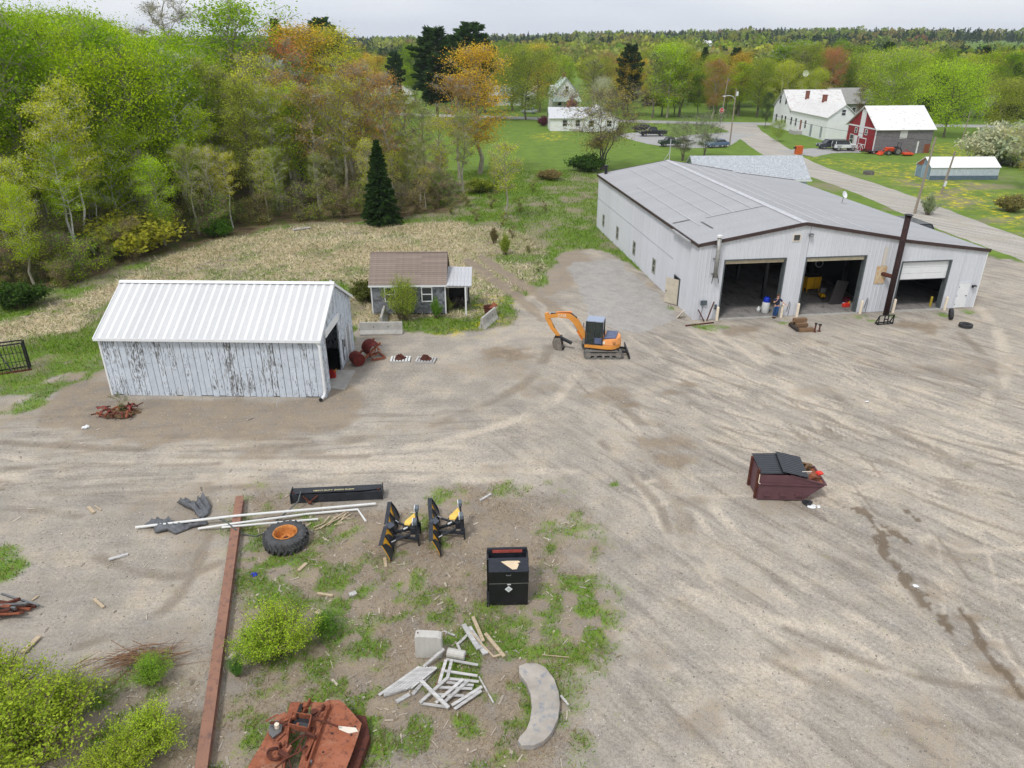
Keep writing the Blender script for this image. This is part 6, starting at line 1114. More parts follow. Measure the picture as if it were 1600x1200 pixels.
for a, b, z0, z1 in ((2.9, 5.6, 2.2, 2.36), (2.9, 3.05, .05, 2.2), (5.45, 5.6, .05, 2.2), (3.05, 5.45, 1.1, 1.22), (4.2, 4.3, .05, 1.1)): m = MB(); m.box(-.085, a, z0, -.051, b, z1); m.build('door_rail', WB, dr_)
for a, b in (((-.07, 3.05, .1), (-.07, 4.2, 1.1)), ((-.07, 5.45, .1), (-.07, 4.3, 1.1))): m = MB(); m.bar(a, b, .12, .03, (1, 0, 0)); m.build('door_brace', WB, dr_)
m = MB(); m.box(4.6, -.04, 2.6, 6.0, -.0, 4.0); m.build('boarded_window', M('greyed_white', (.6, .6, .61), .8, .12, 5), BN); m = MB(); m.box(8.3, -.04, 0, 8.6, 0, 2.1); m.build('side_stud', WB, BN); m = MB(); m.box(9.8, -.04, 0, 10.9, 0, 1.6); m.build('rusty_side_door', RUST, BN)
GHs = thing('greenhouse', 'long low greenhouse with white plastic roof on the lawn', 'greenhouse', (62.5, 111.4, 0), R(1))
gable(GHs, 0, 0, 10.3, 4.2, 1.75, 2.95, 'x', M('weathered_blue_board', srgb(128, 150, 170), .8, .2, 2, dirt=srgb(170, 110, 80), dirtamt=.5), M('plastic_film', (.82, .83, .85), .35, .05), .12, M('cloudy_plastic', (.50, .56, .63), .4, .12, 1.5))
m = MB(); m.box(-.02, -.05, 0, 10.32, -.003, .6); m.build('base_board', M('slate_blue_board', srgb(96, 112, 128), .8), GHs)
for k in range(9): m = MB(); m.box(.0 + k * 1.27, -.045, .6, .08 + k * 1.27, -.002, 1.72); m.build('wall_stud', M('pale_stud', (.6, .64, .68), .6), GHs)
m = MB(); m.box(-.06, 1.5, 0, -.01, 2.5, 1.9); m.build('end_door', M('faded_blue_door', srgb(150, 170, 190), .7), GHs); m = MB(); m.prism([(-.05, 2.5, 1.75), (-.05, 4.2, 1.75), (-.05, 2.1, 2.9)], (.03, 0, 0)); m.build('gable_patch', RUSTB, GHs)
GHh = thing('grey_roof_house', 'low blue walled house with speckled grey shingle roof behind shop', 'house', (24, 95.8, 0), R(1))
gable(GHh, 0, .3, 14.3, 7.7, 2.7, 4.95, 'x', M('pale_blue_siding', srgb(176, 190, 208), .6, .06), ASPH, .35); win(GHh, 'y-', .3, 11, 1, 1, 1.2); win(GHh, 'y-', .3, 6, 1, 1, 1.2)
m = MB(); m.box(-.36, .0 - .38, 2.4, 14.66, -.33, 2.6); m.build('gutter', WHITE, GHh)
RN = thing('ranch_house', 'low white house with grey tin roof beyond the lawn', 'house', (8.9, 178.4, 0), R(2))
TIN = siding_mat('grey_tin', (.62, .63, .65), (.5, .5, .5), .4); gable(RN, 0, 0, 9, 7, 2.9, 4.9, 'x', CLAP, TIN, .35); gable(RN, 7.6, -1.6, 15.6, 6.8, 2.95, 5.2, 'y', CLAP, TIN, .35)
for u in (3.4, 6.4): win(RN, 'y-', 0, u, 1.1, 1., 1.3)
for u in (9.4, 13.5): win(RN, 'y-', -1.6, u, 1.1, 1.1, 1.3)
win(RN, 'x-', 0, 2.0, 1.1, 1., 1.4); win(RN, 'x-', 0, 5.2, 1.1, 1., 1.4); chimney(RN, 4.4, 3.6, 4.5, 6.3, .6); m = MB(); m.box(5.2, -1.2, 0, 7.4, -.02, .5); m.build('front_step', CONC, RN)
GB2 = thing('gabled_cottage', 'small white gabled house with pale green roof across the road', 'house', (12.6, 238, 0), R(6))
MINT = M('mint_roof', srgb(196, 212, 206), .5, .06); gable(GB2, 0, 0, 8.0, 9, 4.6, 9.0, 'y', CLAP, MINT, .4); win(GB2, 'y-', 0, 4.2, 5.2, .9, 1.5); win(GB2, 'y-', 0, 2, 1.3, 1, 1.6); win(GB2, 'y-', 0, 6, 1.3, 1, 1.6); chimney(GB2, 4.0, 5, 8.6, 10.4, 1.); m = MB(); m.add([(-.6, -2.6, 2.5), (8.4, -2.6, 2.5), (8.4, 0, 3.4), (-.6, 0, 3.4)], [(0, 1, 2, 3)]); m.build('porch_roof', MINT, GB2, thick=.12)
m = MB(); m.prism([(-.4, 1.5, 5.2), (-.4, 5.5, 5.2), (-.4, 5.5, 6.8), (-.4, 1.5, 6.8)], (2.2, 0, 0)); m.build('dormer', CLAP, GB2)
for x in (0, 2.7, 5.4, 8): m = MB(); m.box(x - .08, -2.5, 0, x + .08, -2.35, 2.5); m.build('porch_post', WHITE, GB2)
def plain_house(nm, label, px, Y, W_, D, ez, rz_, wall, roof, ang=0):
    T = thing(nm, label, 'house', (AT(px, Y), Y, float(terrain(np.array([AT(px, Y)]), np.array([float(Y)]))[0])), R(ang)); gable(T, -W_ / 2, 0, W_ / 2, D, ez, rz_, 'x', wall, roof, .4)
    for k in range(3): win(T, 'y-', 0, -W_ / 2 + W_ * (k + .5) / 3, 1.1, 1., 1.3)
    return T
plain_house('distant_house', 'grey roofed house half hidden behind the farmhouse', 1332, 215, 12, 9, 3.6, 7.2, M('slate_siding', (.42, .43, .46), .7), M('old_grey_roof', (.33, .325, .31), .9), 10)
plain_house('distant_house', 'pale house with grey roof among trees at right edge', 1596, 240, 14, 9, 3.2, 6., CLAP, M('old_grey_roof', (.33, .3, .3)), -8)
plain_house('distant_house', 'white house showing through trees right of the barn', 1552, 215, 7, 6, 3, 5.4, CLAP, BRF, 0)
plain_house('distant_house', 'long white roofed building glimpsed through the left wood', 607, 262, 18, 8, 3, 5.4, CLAP, BRF, 6)
plain_house('distant_house', 'white building half hidden by the orange maple', 800, 255, 16, 8, 3.2, 6, CLAP, TIN, 0)
for k, (px, lb) in enumerate(((1078, 'left of two white buildings on the far hillside'), (1098, 'right of two white buildings on the far hillside'))): plain_house('hillside_barn', lb, px, 880 + k * 12, 18, 10, 4.5 + 1.5 * (k == 0), 9, CLAP, BRF, 8)['category'] = 'building'
# ---------------------------------------------------------------- vehicles
def wheel(par, x, y, r, w_=.22):
    m = MB(); m.lathe(ring_profile(r, r * .62, w_), 18, Matrix.Translation((x, y, r)) @ Matrix.Rotation(R(90), 4, 'X'), closed=True); t_ = m.build('wheel', RUBBER, par, smooth=True); m = MB(); m.cyl((x, y - w_ * .38, r), (x, y + w_ * .38, r), r * .6, n=14); m.build('rim', M('alloy', (.35, .35, .36), .35, .1, metal=.7), t_)
def vehicle(name, label, cat, loc, rz, col, L_, W_, low, prof, cabin, r=.36, wb=(.2, .8), bed=None):
    T = thing(name, label, cat, loc, R(rz)); PT = M('car_paint_%s' % name, col, .25, .05, 2, spec=.5)
    m = MB(); m.prism([(x * L_, -W_ / 2, z) for x, z in prof], (0, W_, 0)); m.build('body', PT, T, bevel=.06)
    b, t_ = cabin; ins = .14; lo = [(b[0] * L_, b[2]), (b[1] * L_, b[2])]; hi = [(t_[0] * L_, t_[2]), (t_[1] * L_, t_[2])]; m = MB()
    v_ = [(lo[0][0], -W_ / 2 + .04, lo[0][1]), (lo[1][0], -W_ / 2 + .04, lo[0][1]), (lo[1][0], W_ / 2 - .04, lo[0][1]), (lo[0][0], W_ / 2 - .04, lo[0][1]), (hi[0][0], -W_ / 2 + ins, hi[0][1]), (hi[1][0], -W_ / 2 + ins, hi[0][1]), (hi[1][0], W_ / 2 - ins, hi[0][1]), (hi[0][0], W_ / 2 - ins, hi[0][1])]
    m.add(v_, [(0, 3, 2, 1), (4, 5, 6, 7), (0, 1, 5, 4), (1, 2, 6, 5), (2, 3, 7, 6), (3, 0, 4, 7)]); m.build('window_glass', GLASS, T, bevel=.05)
    m = MB(); m.box(hi[0][0], -W_ / 2 + ins, hi[0][1] - .01, hi[1][0], W_ / 2 - ins, hi[0][1] + .07); m.build('roof', PT if col[0] > .5 or 1 else PT, T, bevel=.04)
    for f in (0, 1):
        for s in (-1, 1): m = MB(); m.bar(v_[(0 if f == 0 else 1) if s < 0 else (3 if f == 0 else 2)], v_[(4 if f == 0 else 5) if s < 0 else (7 if f == 0 else 6)], .09, .09); m.build('pillar', PT, T)
    for x in wb:
        for y in (-W_ / 2 + .1, W_ / 2 - .1): wheel(T, x * L_, y, r)
    for y in (-W_ * .36, W_ * .36): m = MB(); m.cbox((.02, y, prof[2][1] - .18), (.06, .3, .16)); m.build('headlight', LAMPW, T); m = MB(); m.cbox((L_ - .01, y, .85), (.05, .2, .25)); m.build('tail_light', REDP, T)
    if bed:
        m = MB(); m.box(bed[0] * L_, -W_ / 2 + .1, bed[2] - .02, bed[1] * L_, W_ / 2 - .1, bed[2] + .008); m.build('bed', STEELD, T)
    return T
CARP = [(0, .38), (0, .7), (.02, .88), (.26, 1.0), (.98, 1.02), (1, .9), (1, .4)]; PICK = [(0, .5), (0, .95), (.02, 1.1), (.27, 1.2), (1, 1.2), (1, .5)]
BLK = (.012, .013, .016)
vehicle('pickup_truck', 'black pickup truck parked in the driveway of the white house', 'truck', (*G(999, 213), .05), 3, BLK, 5.9, 2.0, .5, PICK, ((.26, .62, 1.19), (.36, .60, 1.85)), .42, (.17, .80), (.64, .97, 1.2))
vehicle('parked_car', 'dark car parked just behind the black pickup truck', 'car', (*G(988, 206), .05), 10, (.03, .033, .04), 4.7, 1.85, .4, CARP, ((.24, .86, 1.0), (.36, .76, 1.45)))
vehicle('small_pickup', 'dark green vehicle half hidden by the grey leaved tree', 'truck', (*G(1029, 229), .05), 6, (.03, .045, .04), 4.9, 1.85, .4, PICK, ((.26, .6, 1.19), (.34, .58, 1.7)), .38)
vehicle('blue_car', 'blue grey car behind the right grey leaved tree', 'car', (*G(1104, 231), .05), 20, srgb(96, 116, 150), 4.6, 1.8, .4, CARP, ((.24, .86, 1.0), (.36, .76, 1.42)))
vehicle('dark_suv', 'dark grey SUV parked left of the white off-roader', 'car', (*G(1277, 233), .05), 3, (.05, .055, .065), 4.7, 1.9, .4, [(0, .4), (0, .9), (.02, 1.02), (.25, 1.1), (.98, 1.12), (1, .9), (1, .42)], ((.23, .97, 1.1), (.36, .90, 1.68)), .38)
vehicle('silver_car', 'silver car parked under the large tree by the green roofed house', 'car', (AT(815, 225), 226, .05), -20, (.42, .45, .5), 4.6, 1.8, .4, CARP, ((.24, .86, 1.0), (.36, .76, 1.45)))
JP = vehicle('white_off_roader', 'white boxy off-roader with black top beside the red barn', 'car', (*G(1301, 236), .05), 3, (.75, .76, .77), 4.2, 1.8, .55, [(1, .6), (1, 1.05), (.99, 1.12), (.72, 1.2), (.0, 1.2), (0, .6)], ((.0, .68, 1.2), (.02, .62, 1.8)), .43, (.17, .82))
m = MB(); m.lathe(ring_profile(.38, .2, .22), 16, Matrix.Translation((-.1, 0, 1.05)) @ Matrix.Rotation(R(90), 4, 'Y'), closed=True); m.build('spare_wheel', RUBBER, JP); m = MB(); m.box(.02, -.83, 1.82, 2.6, .83, 1.9); m.build('soft_top', STEELD, JP)
for x in (.72, 3.45):
    for y in (-.88, .88): m = MB(); m.cbox((x, y, .98), (1.0, .14, .1)); m.build('wheel_arch', STEELD, JP)
vehicle('black_van', 'black vehicle top showing behind the shop roof edge', 'van', (41.2, 71.2, -.35), 97, BLK, 5.0, 2.0, .5, [(0, .5), (0, 1.5), (.05, 1.7), (.3, 1.9), (1, 1.9), (1, .5)], ((.1, .98, 1.88), (.2, .96, 2.5)), .42)
OT = M('tractor_orange', srgb(222, 82, 44), .4, .1)
TRr = thing('compact_tractor', 'orange compact tractor with loader parked along the barn side', 'tractor', (*G(1375, 242), 0), R(2))
for x, r_2 in ((1.2, .42), (2.9, .68)):
    for y in (-.65, .65): wheel(TRr, x, y, r_2, .34)
m = MB(); m.box(.9, -.35, .65, 2.3, .35, 1.3); m.build('bonnet', OT, TRr, bevel=.06); m = MB(); m.box(2.4, -.3, .8, 3.1, .3, 1.0); m.box(2.95, -.28, 1.0, 3.1, .28, 1.45); m.build('seat', STEELD, TRr); m = MB(); m.tube([(3.2, -.55, .8), (3.25, -.55, 2.1), (3.25, .55, 2.1), (3.2, .55, .8)], .05); m.build('roll_bar', STEELD, TRr)
for y in (-.5, .5): m = MB(); m.tube([(2.1, y, 1.2), (1.1, y, 1.25), (.2, y, .5)], .07); m.build('loader_arm', OT, TRr)
m = MB(); m.prism([(-.5, -.85, .1), (.1, -.85, .15), (.2, -.85, .6), (0, -.85, .65), (-.1, -.85, .3)], (0, 1.7, 0)); m.build('loader_bucket', OT, TRr); m = MB(); m.tube([(2.35, 0, 1.2), (2.5, 0, 1.4)], .03); m.lathe([(.2, 0), (.2, .03)], 12, Matrix.Translation((2.5, 0, 1.4))); m.build('steering_wheel', STEELD, TRr)
IM = thing('tractor_mower', 'red orange rotary mower implement behind the tractor', 'mower', (*G(1409, 243), 0), R(2)); m = MB(); m.box(0, -.8, .2, 1.8, .8, .5); m.build('deck', OT, IM, bevel=.06); m = MB(); m.tube([(0, 0, .5), (.5, 0, 1.0), (1.5, 0, .55)], .06); m.build('hitch', REDP, IM); m = MB(); m.cyl((1.7, -.1, .22), (1.7, .1, .22), .22, n=12); m.build('wheel', RUBBER, IM)
UT = thing('utility_trailer', 'low dark utility trailer in front of the red barn', 'trailer', (*G(1350, 240), 0), R(3)); m = MB(); m.box(0, -.7, .4, 2.4, .7, .5); m.build('bed', STEELD, UT); wheel(UT, 1.4, -.75, .3); wheel(UT, 1.4, .75, .3); m = MB(); m.bar((0, 0, .42), (-1, 0, .42), .1, .1); m.build('drawbar', STEELD, UT); m = MB(); m.box(0, -.7, .52, .06, .7, .9); m.build('front_board', RUSTD, UT)
OBx = thing('orange_box', 'orange newspaper style box by the farm lane', 'box', (*G(1247, 241), 0), R(5)); m = MB(); m.box(-.6, -.45, 0, .6, .45, 1.5); m.build('bin', M('orange_bin', srgb(196, 96, 44), .6), OBx, bevel=.04); m = MB(); m.box(-1.0, -.2, 1.05, -.6, .2, 1.3); m.build('arm', STEELD, OBx)
FP_ = thing('fire_ring', 'dark round fire ring on the dandelion lawn', 'fire ring', (*G(1357, 272), 0), 0)
for k in range(12): a = k * math.pi / 6; m = MB(); m.cbox((.7 * math.cos(a), .7 * math.sin(a), .22), (.2, .34, .44), (0, 0, a)); m.build('stone', M('sooty_stone', (.16, .145, .14), .9, rnd=.2), FP_)
WM = thing('yard_windmill', 'pale satellite style dish on a pole above the farmhouse roof', 'dish', (AT(1246, 205), 205, 0), 0); m = MB(); m.cyl((0, 0, 0), (0, 0, 11.3), .1); m.build('mast', STEEL, WM); m = MB(); m.lathe([(0, 0), (.5, .15), (.8, .45)], 14, Matrix.Translation((0, -.3, 11.4)) @ Matrix.Rotation(R(80), 4, 'X')); m.build('dish', WHITE, WM, thick=.03); m = MB(); m.tube([(0, 0, 11.3), (1.9, 0, 11.4)], .06); m.build('arm', WHITE, WM)
# ---------------------------------------------------------------- poles, lamp, sign, wires
POLE = M('pole_wood', srgb(150, 138, 124), .9, .15, 4, stretch=(4, 4, .4)); WIRE = M('wire', (.05, .05, .05), .6)
def pole(label, x, y, h, arm=True, lean=0, r=.15):
    T = thing('utility_pole', label, 'pole', (x, y, 0), 0, 'utility poles'); T.rotation_euler = (0, lean, 0); m = MB(); m.cyl((0, 0, -.2), (0, 0, h), r, r * .72, n=10); m.build('shaft', POLE, T)
    if arm: m = MB(); m.bar((-1.0, 0, h - .5), (1.0, 0, h - .5), .1, .12); a = m.build('cross_arm', POLE, T); 
    if arm:
        for s in (-.9, .9): m = MB(); m.cyl((s, 0, h - .44), (s, 0, h - .25), .05, n=6); m.build('insulator', LAMPW, a)
    return T
P1 = pole('tall roadside pole beside the stop sign', 53.6, 197.4, 10.8, False, .06); m = MB(); m.cbox((.3, 0, 10.2), (.3, .3, .5)); m.build('transformer', STEEL, P1)
LP = thing('street_lamp', 'wooden street lamp pole with curved arm over the driveway', 'street lamp', (43.4, 151.2, 0), 0); m = MB(); m.cyl((0, 0, -.2), (0, 0, 10.6), .15, .11, n=10); m.build('shaft', POLE, LP); m = MB(); m.tube([(0, 0, 8.6), (-.5, -.1, 9.2), (-1.3, -.2, 9.4), (-2.0, -.3, 9.3)], .05); m.build('arm', LAMPW, LP); m = MB(); m.cbox((-2.25, -.33, 9.27), (.6, .25, .14)); m.build('lamp_head', LAMPW, LP, bevel=.03); m = MB(); m.cyl((.3, 0, 9.3), (.3, 0, 10.1), .22, n=12); m.build('transformer', LAMPW, LP)
P2 = pole('weathered utility pole rising behind the shop roof', 48.2, 87.3, 8.8, False, .045); P3 = pole('leaning old pole on the dandelion lawn', 58.2, 100.0, 5.6, False, .09); m = MB(); m.cbox((0, -.2, 1.4), (.25, .15, .7)); m.build('meter', LAMPW, P3); P4 = pole('pole behind the white cottage blossoms', AT(925, 225), 226, 9.5, False); pole('pole beyond the white roof right of the shop', AT(1500, 150), 150, 6.5, False, .05, .1)
SS = thing('stop_sign', 'red octagonal stop sign at the road junction', 'sign', (AT(1124, 186) + .2, 186.5, 0), R(8)); m = MB(); m.cyl((0, 0, 0), (0, 0, 4.2), .05, n=8); m.build('post', STEEL, SS); m = MB(); m.prism([(.62 * math.cos(R(22.5 + 45 * k)), -.08, 3.9 + .62 * math.sin(R(22.5 + 45 * k))) for k in range(8)], (0, .03, 0)); m.build('sign_rim', WHITE, SS); m = MB(); m.prism([(.55 * math.cos(R(22.5 + 45 * k)), -.1, 3.9 + .55 * math.sin(R(22.5 + 45 * k))) for k in range(8)], (0, .018, 0)); m.build('sign_face', M('stop_red', srgb(196, 44, 48), .5), SS); lettering('STOP', .42, WHITE, SS, (0, -.108, 3.88), (R(90), 0, 0))
def wire(label, a, b, sag=.8, r=.012):
    a, b = Vector(a), Vector(b); m = MB(); m.tube([a.lerp(b, k / 12) - Vector((0, 0, sag * 4 * (k / 12) * (1 - k / 12))) for k in range(13)], r, 4); tag(m.build('overhead_wire', WIRE, None), label, 'wire')
wire('overhead wire from the street lamp towards the roadside pole', (43.4, 151.2, 9.6), (54.2, 197.4, 9.6), .8, .02); wire('overhead wire from the lamp pole to the pole behind the shop', (43.4, 151.2, 8.4), (48.6, 87.3, 8.4), 1.2, .02); wire('wire sagging over the dandelion lawn between two poles', (48.6, 87.3, 8.2), (58.7, 100, 5.3), .5, .015); wire('service wire from the lawn pole to the barn', (58.7, 100, 5.2), (66.9, 140, 4.4), .8, .015); wire('service wire reaching the shop roof mast', (43.4, 151.2, 8.0), (*shop(7.7, 30.4)[:2], 9.1), 1.4, .015)
# ---------------------------------------------------------------- vegetation
def leaf_mat():
    t = NT('leaves'); oi = t.n('ObjectInfo'); at = t.n('Attribute', attribute_name='rnd'); r = at.outputs['Fac']
    k = t.mix(1., oi.outputs['Color'], t.mix(r, (.50, .56, .5), (1.40, 1.34, 1.0)), 'MULTIPLY')
    d = t.n('BsdfDiffuse'); t.l(k, d.inputs[0]); tr = t.n('BsdfTranslucent'); t.l(k, tr.inputs[0]); ms = t.n('MixShader'); ms.inputs[0].default_value = .48
    t.l(d.outputs[0], ms.inputs[1]); t.l(tr.outputs[0], ms.inputs[2]); t.l(ms.outputs[0], t.out.inputs[0]); return t.m
LEAF = leaf_mat()
t = NT('bark'); oi = t.n('ObjectInfo'); n_ = t.noise(t.coord('Object', (3, 3, .8)), 2.5, 6, .7)
BARK = t.pbr(t.mix(1., oi.outputs['Color'], t.mix(t.rng(n_, .35, .65), (.55,) * 3, (1.25,) * 3), 'MULTIPLY'), .95, 0, .1)
t = NT('mixed_foliage'); at = t.n('Attribute', attribute_name='col'); d = t.n('BsdfDiffuse'); t.l(at.outputs['Color'], d.inputs[0]); tr = t.n('BsdfTranslucent'); t.l(at.outputs['Color'], tr.inputs[0]); ms = t.n('MixShader'); ms.inputs[0].default_value = .35
t.l(d.outputs[0], ms.inputs[1]); t.l(tr.outputs[0], ms.inputs[2]); t.l(ms.outputs[0], t.out.inputs[0]); FOL = t.m
def quads(c, sx, sy, rg, up=0., dirs=None):
    """one quad per centre, random facing; sx, sy arrays of half sizes"""
    n = len(c); a = rg.normal(size=(n, 3)) if dirs is None else dirs; a /= np.linalg.norm(a, axis=1)[:, None] + 1e-9
    b = rg.normal(size=(n, 3)); b -= a * (a * b).sum(1)[:, None]; b /= np.linalg.norm(b, axis=1)[:, None] + 1e-9
    if up:
        nn = np.cross(a, b); nn[:, 2] += up * np.sign(nn[:, 2] + 1e-6); nn /= np.linalg.norm(nn, axis=1)[:, None]; b = np.cross(nn, a); b /= np.linalg.norm(b, axis=1)[:, None] + 1e-9
    sx = np.asarray(sx).reshape(-1, 1) if np.ndim(sx) else sx; sy = np.asarray(sy).reshape(-1, 1) if np.ndim(sy) else sy
    v = np.stack([c - a * sx, c + b * sy, c + a * sx, c - b * sy], 1).reshape(-1, 3); return v, np.arange(4 * n).reshape(n, 4)
def leafmesh(name, c, s, rg, asp=.6, up=.3):
    sz = s * rg.uniform(.6, 1.4, len(c)); v, f = quads(c, sz, sz * asp, rg, up)
    return np_mesh(name, v, f, LEAF, {'rnd': ('FLOAT', np.repeat(rg.random(len(c)), 4))})
def blades(p0, p1, w_, rg):                     # flat tapering strips from p0 to p1
    d = p1 - p0; s = np.cross(d, rg.normal(size=d.shape)); s /= np.linalg.norm(s, axis=1)[:, None] + 1e-9; w_ = np.asarray(w_).reshape(-1, 1) if np.ndim(w_) else w_
    v = np.stack([p0 - s * w_, p0 + s * w_, p1 + s * w_ * .35, p1 - s * w_ * .35], 1).reshape(-1, 3); return v, np.arange(4 * len(p0)).reshape(-1, 4)
def gen_tree(seed, h=15., cr=4.5, c0=.25, nl=26, shape='round', nleaf=5000, ls=.17, twigs=900, spread=.75, stems=1, rise=.8, rt=None):
    rg = np.random.default_rng(seed); m = MB(); tips = []; starts = []
    for s_ in range(stems):
        az = rg.uniform(0, 6.28); lean = 0 if stems == 1 else rg.uniform(.10, .28); top = np.array([math.cos(az) * lean * h, math.sin(az) * lean * h, h * .93])
        tp = [np.array([0, 0, -.2]) if stems == 1 else np.array([math.cos(az) * .15, math.sin(az) * .15, -.2])]
        for k in range(1, 8): f = k / 7; tp.append(top * f ** (1 if stems == 1 else 1.1) * np.array([f ** .2, f ** .2, 1]) + np.array([*rg.normal(0, h * .012, 2), 0]))
        r0 = (rt or h * .015) / (stems ** .4); m.tube([tuple(p) for p in tp], [r0 * (1 - .93 * (k / 7)) * (1.25 if k == 0 else 1) for k in range(8)], 7)
        for i in range(nl // stems):
            tt = c0 + (1 - c0) * (i + rg.random()) / (nl // stems); tt = min(tt, .985); j = int(tt * 7); f = tt * 7 - j; st = tp[j] * (1 - f) + tp[min(j + 1, 7)] * f; u = (tt - c0) / (1 - c0)
            env = {'round': math.sin(math.pi * (.12 + .82 * u)) ** .7, 'oval': math.sin(math.pi * (.1 + .85 * u)) ** .8, 'cone': (1 - u) ** .8 + .06, 'column': math.sin(math.pi * (.15 + .8 * u)) ** .5, 'umbrella': min(1, .35 + u * .9) * (1 if u < .9 else .7), 'vase': .25 + .75 * u if u < .85 else .75}[shape]
            L_ = cr * env * rg.uniform(.72, 1.08); a = i * 2.4 + rg.uniform(-.5, .5); el = rise * rg.uniform(.6, 1.2) * (.55 + .6 * u); d0 = np.array([math.cos(a), math.sin(a), 0]); up = np.array([0, 0, 1.])
            p1 = st + d0 * L_ * .5 + up * L_ * .5 * math.tan(min(el, 1.1)) * .8; p2 = st + d0 * L_ + up * L_ * math.tan(min(el, 1.1)) * .62; p2[2] = min(p2[2], h * rg.uniform(.93, 1.02)); rl = max(.015, r0 * .42 * (1 - .7 * u))
            m.tube([tuple(st), tuple(p1), tuple(p2)], [rl, rl * .6, rl * .18], 4, False); tips += [p2, (p1 + p2) / 2, p1 * .6 + p2 * .4]
            for q in range(4):
                ff = rg.uniform(.35, 1.); b0 = (st * (1 - ff) + p1 * ff) if ff < .5 else (p1 * (1 - (ff - .5) * 2) + p2 * (ff - .5) * 2); dd = rg.normal(size=3); dd[2] = abs(dd[2]) * .7; dd += d0 * .6; dd /= np.linalg.norm(dd); b1 = b0 + dd * L_ * rg.uniform(.2, .42)
                m.tube([tuple(b0), tuple(b1)], [rl * .35, rl * .1], 3, False); tips += [b1, (b0 + b1) / 2]; starts.append((b0, b1))
    tips = np.array(tips); S0 = np.array([s[0] for s in starts]); S1 = np.array([s[1] for s in starts])
    if twigs:
        i = rg.integers(0, len(tips), twigs); p0 = tips[i] + rg.normal(0, .1, (twigs, 3)); dd = rg.normal(size=(twigs, 3)) * np.array([1, 1, .8]) + np.array([0, 0, .7]); dd /= np.linalg.norm(dd, axis=1)[:, None]
        p1 = p0 + dd * rg.uniform(.5, 1.5, (twigs, 1)) * cr * .17; v, f = blades(p0, p1, rg.uniform(.008, .02, twigs) * max(1, h / 13), rg); o = len(m.v)
        m.v += [tuple(q) for q in v]; m.f += [tuple(int(k) + o for k in q) for q in f]
    trunk = bpy.data.meshes.new('trunk'); trunk.from_pydata(m.v, [], m.f); trunk.materials.append(BARK)
    crown = None
    if nleaf:
        wt = rg.uniform(.15, 1., len(tips)) ** 1.5; wt /= wt.sum(); i = rg.choice(len(tips), nleaf, p=wt); sg = spread * cr * .16; c = tips[i] + rg.normal(0, 1, (nleaf, 3)) * sg * np.array([1, 1, .75]); c[:, 2] = np.maximum(c[:, 2], .15 * h * (c0 > .05)); crown = leafmesh('crown', c, ls, rg)
    return trunk, crown, h
def gen_spruce(seed, h=10., r=2.6, pine=False):
    rg = np.random.default_rng(seed); m = MB(); m.tube([(0, 0, -.2), (0, 0, h * .5), (0, 0, h)], [h * .016, h * .010, .02], 7); C = []; A = []; n = 26 if not pine else 15; c0 = .07 if not pine else .22
    for i in range(n):
        u = (i + .3) / n; z = h * (c0 + (1 - c0) * u); prof = (1 - u) ** .85 if not pine else (math.sin(math.pi * (.2 + .75 * u)) ** .7) * rg.uniform(.65, 1.1); nb = int(7 + 7 * (1 - u)) if not pine else 6
        for b in range(nb):
            a = b * 2 * math.pi / nb + i * 1.1 + rg.uniform(-.25, .25); L_ = r * prof * rg.uniform(.75, 1.12) + .12; dz = (-.22 + .45 * u) if not pine else rg.uniform(.05, .35); d0 = np.array([math.cos(a), math.sin(a), dz]); st = np.array([0, 0, z]); en = st + d0 * L_
            m.tube([tuple(st), tuple(en)], [.03 * h / 10, .008], 3, False); k = int(14 + 46 * L_ / r) if not pine else int(20 + 60 * L_ / r); ff = rg.uniform(.15, 1.03, k) ** (.8 if not pine else .5); sd_ = np.array([-math.sin(a), math.cos(a), 0]); wd = (.20 * L_ * (1.15 - ff)) + .06 * r
            c = st + d0 * L_ * ff[:, None] + sd_ * (rg.uniform(-1, 1, k) * wd)[:, None] + np.array([0, 0, 1.]) * (rg.normal(0, .05 if not pine else .13, k) * r * .35 - (0 if pine else 1) * .05 * r * np.abs(rg.normal(size=k)))[:, None]; C.append(c); A.append(np.tile(d0, (k, 1)) + rg.normal(0, .45, (k, 3)))
    C = np.concatenate(C); A = np.concatenate(A); sz = h * .019 * rg.uniform(.6, 1.4, len(C)) * (1.2 if pine else 1.); v, f = quads(C, sz * 1.5, sz * .5, rg, .2, A); trunk = bpy.data.meshes.new('trunk'); trunk.from_pydata(m.v, [], m.f); trunk.materials.append(BARK)
    return trunk, np_mesh('crown', v, f, LEAF, {'rnd': ('FLOAT', np.repeat(rg.random(len(C)) * .8, 4))}), h
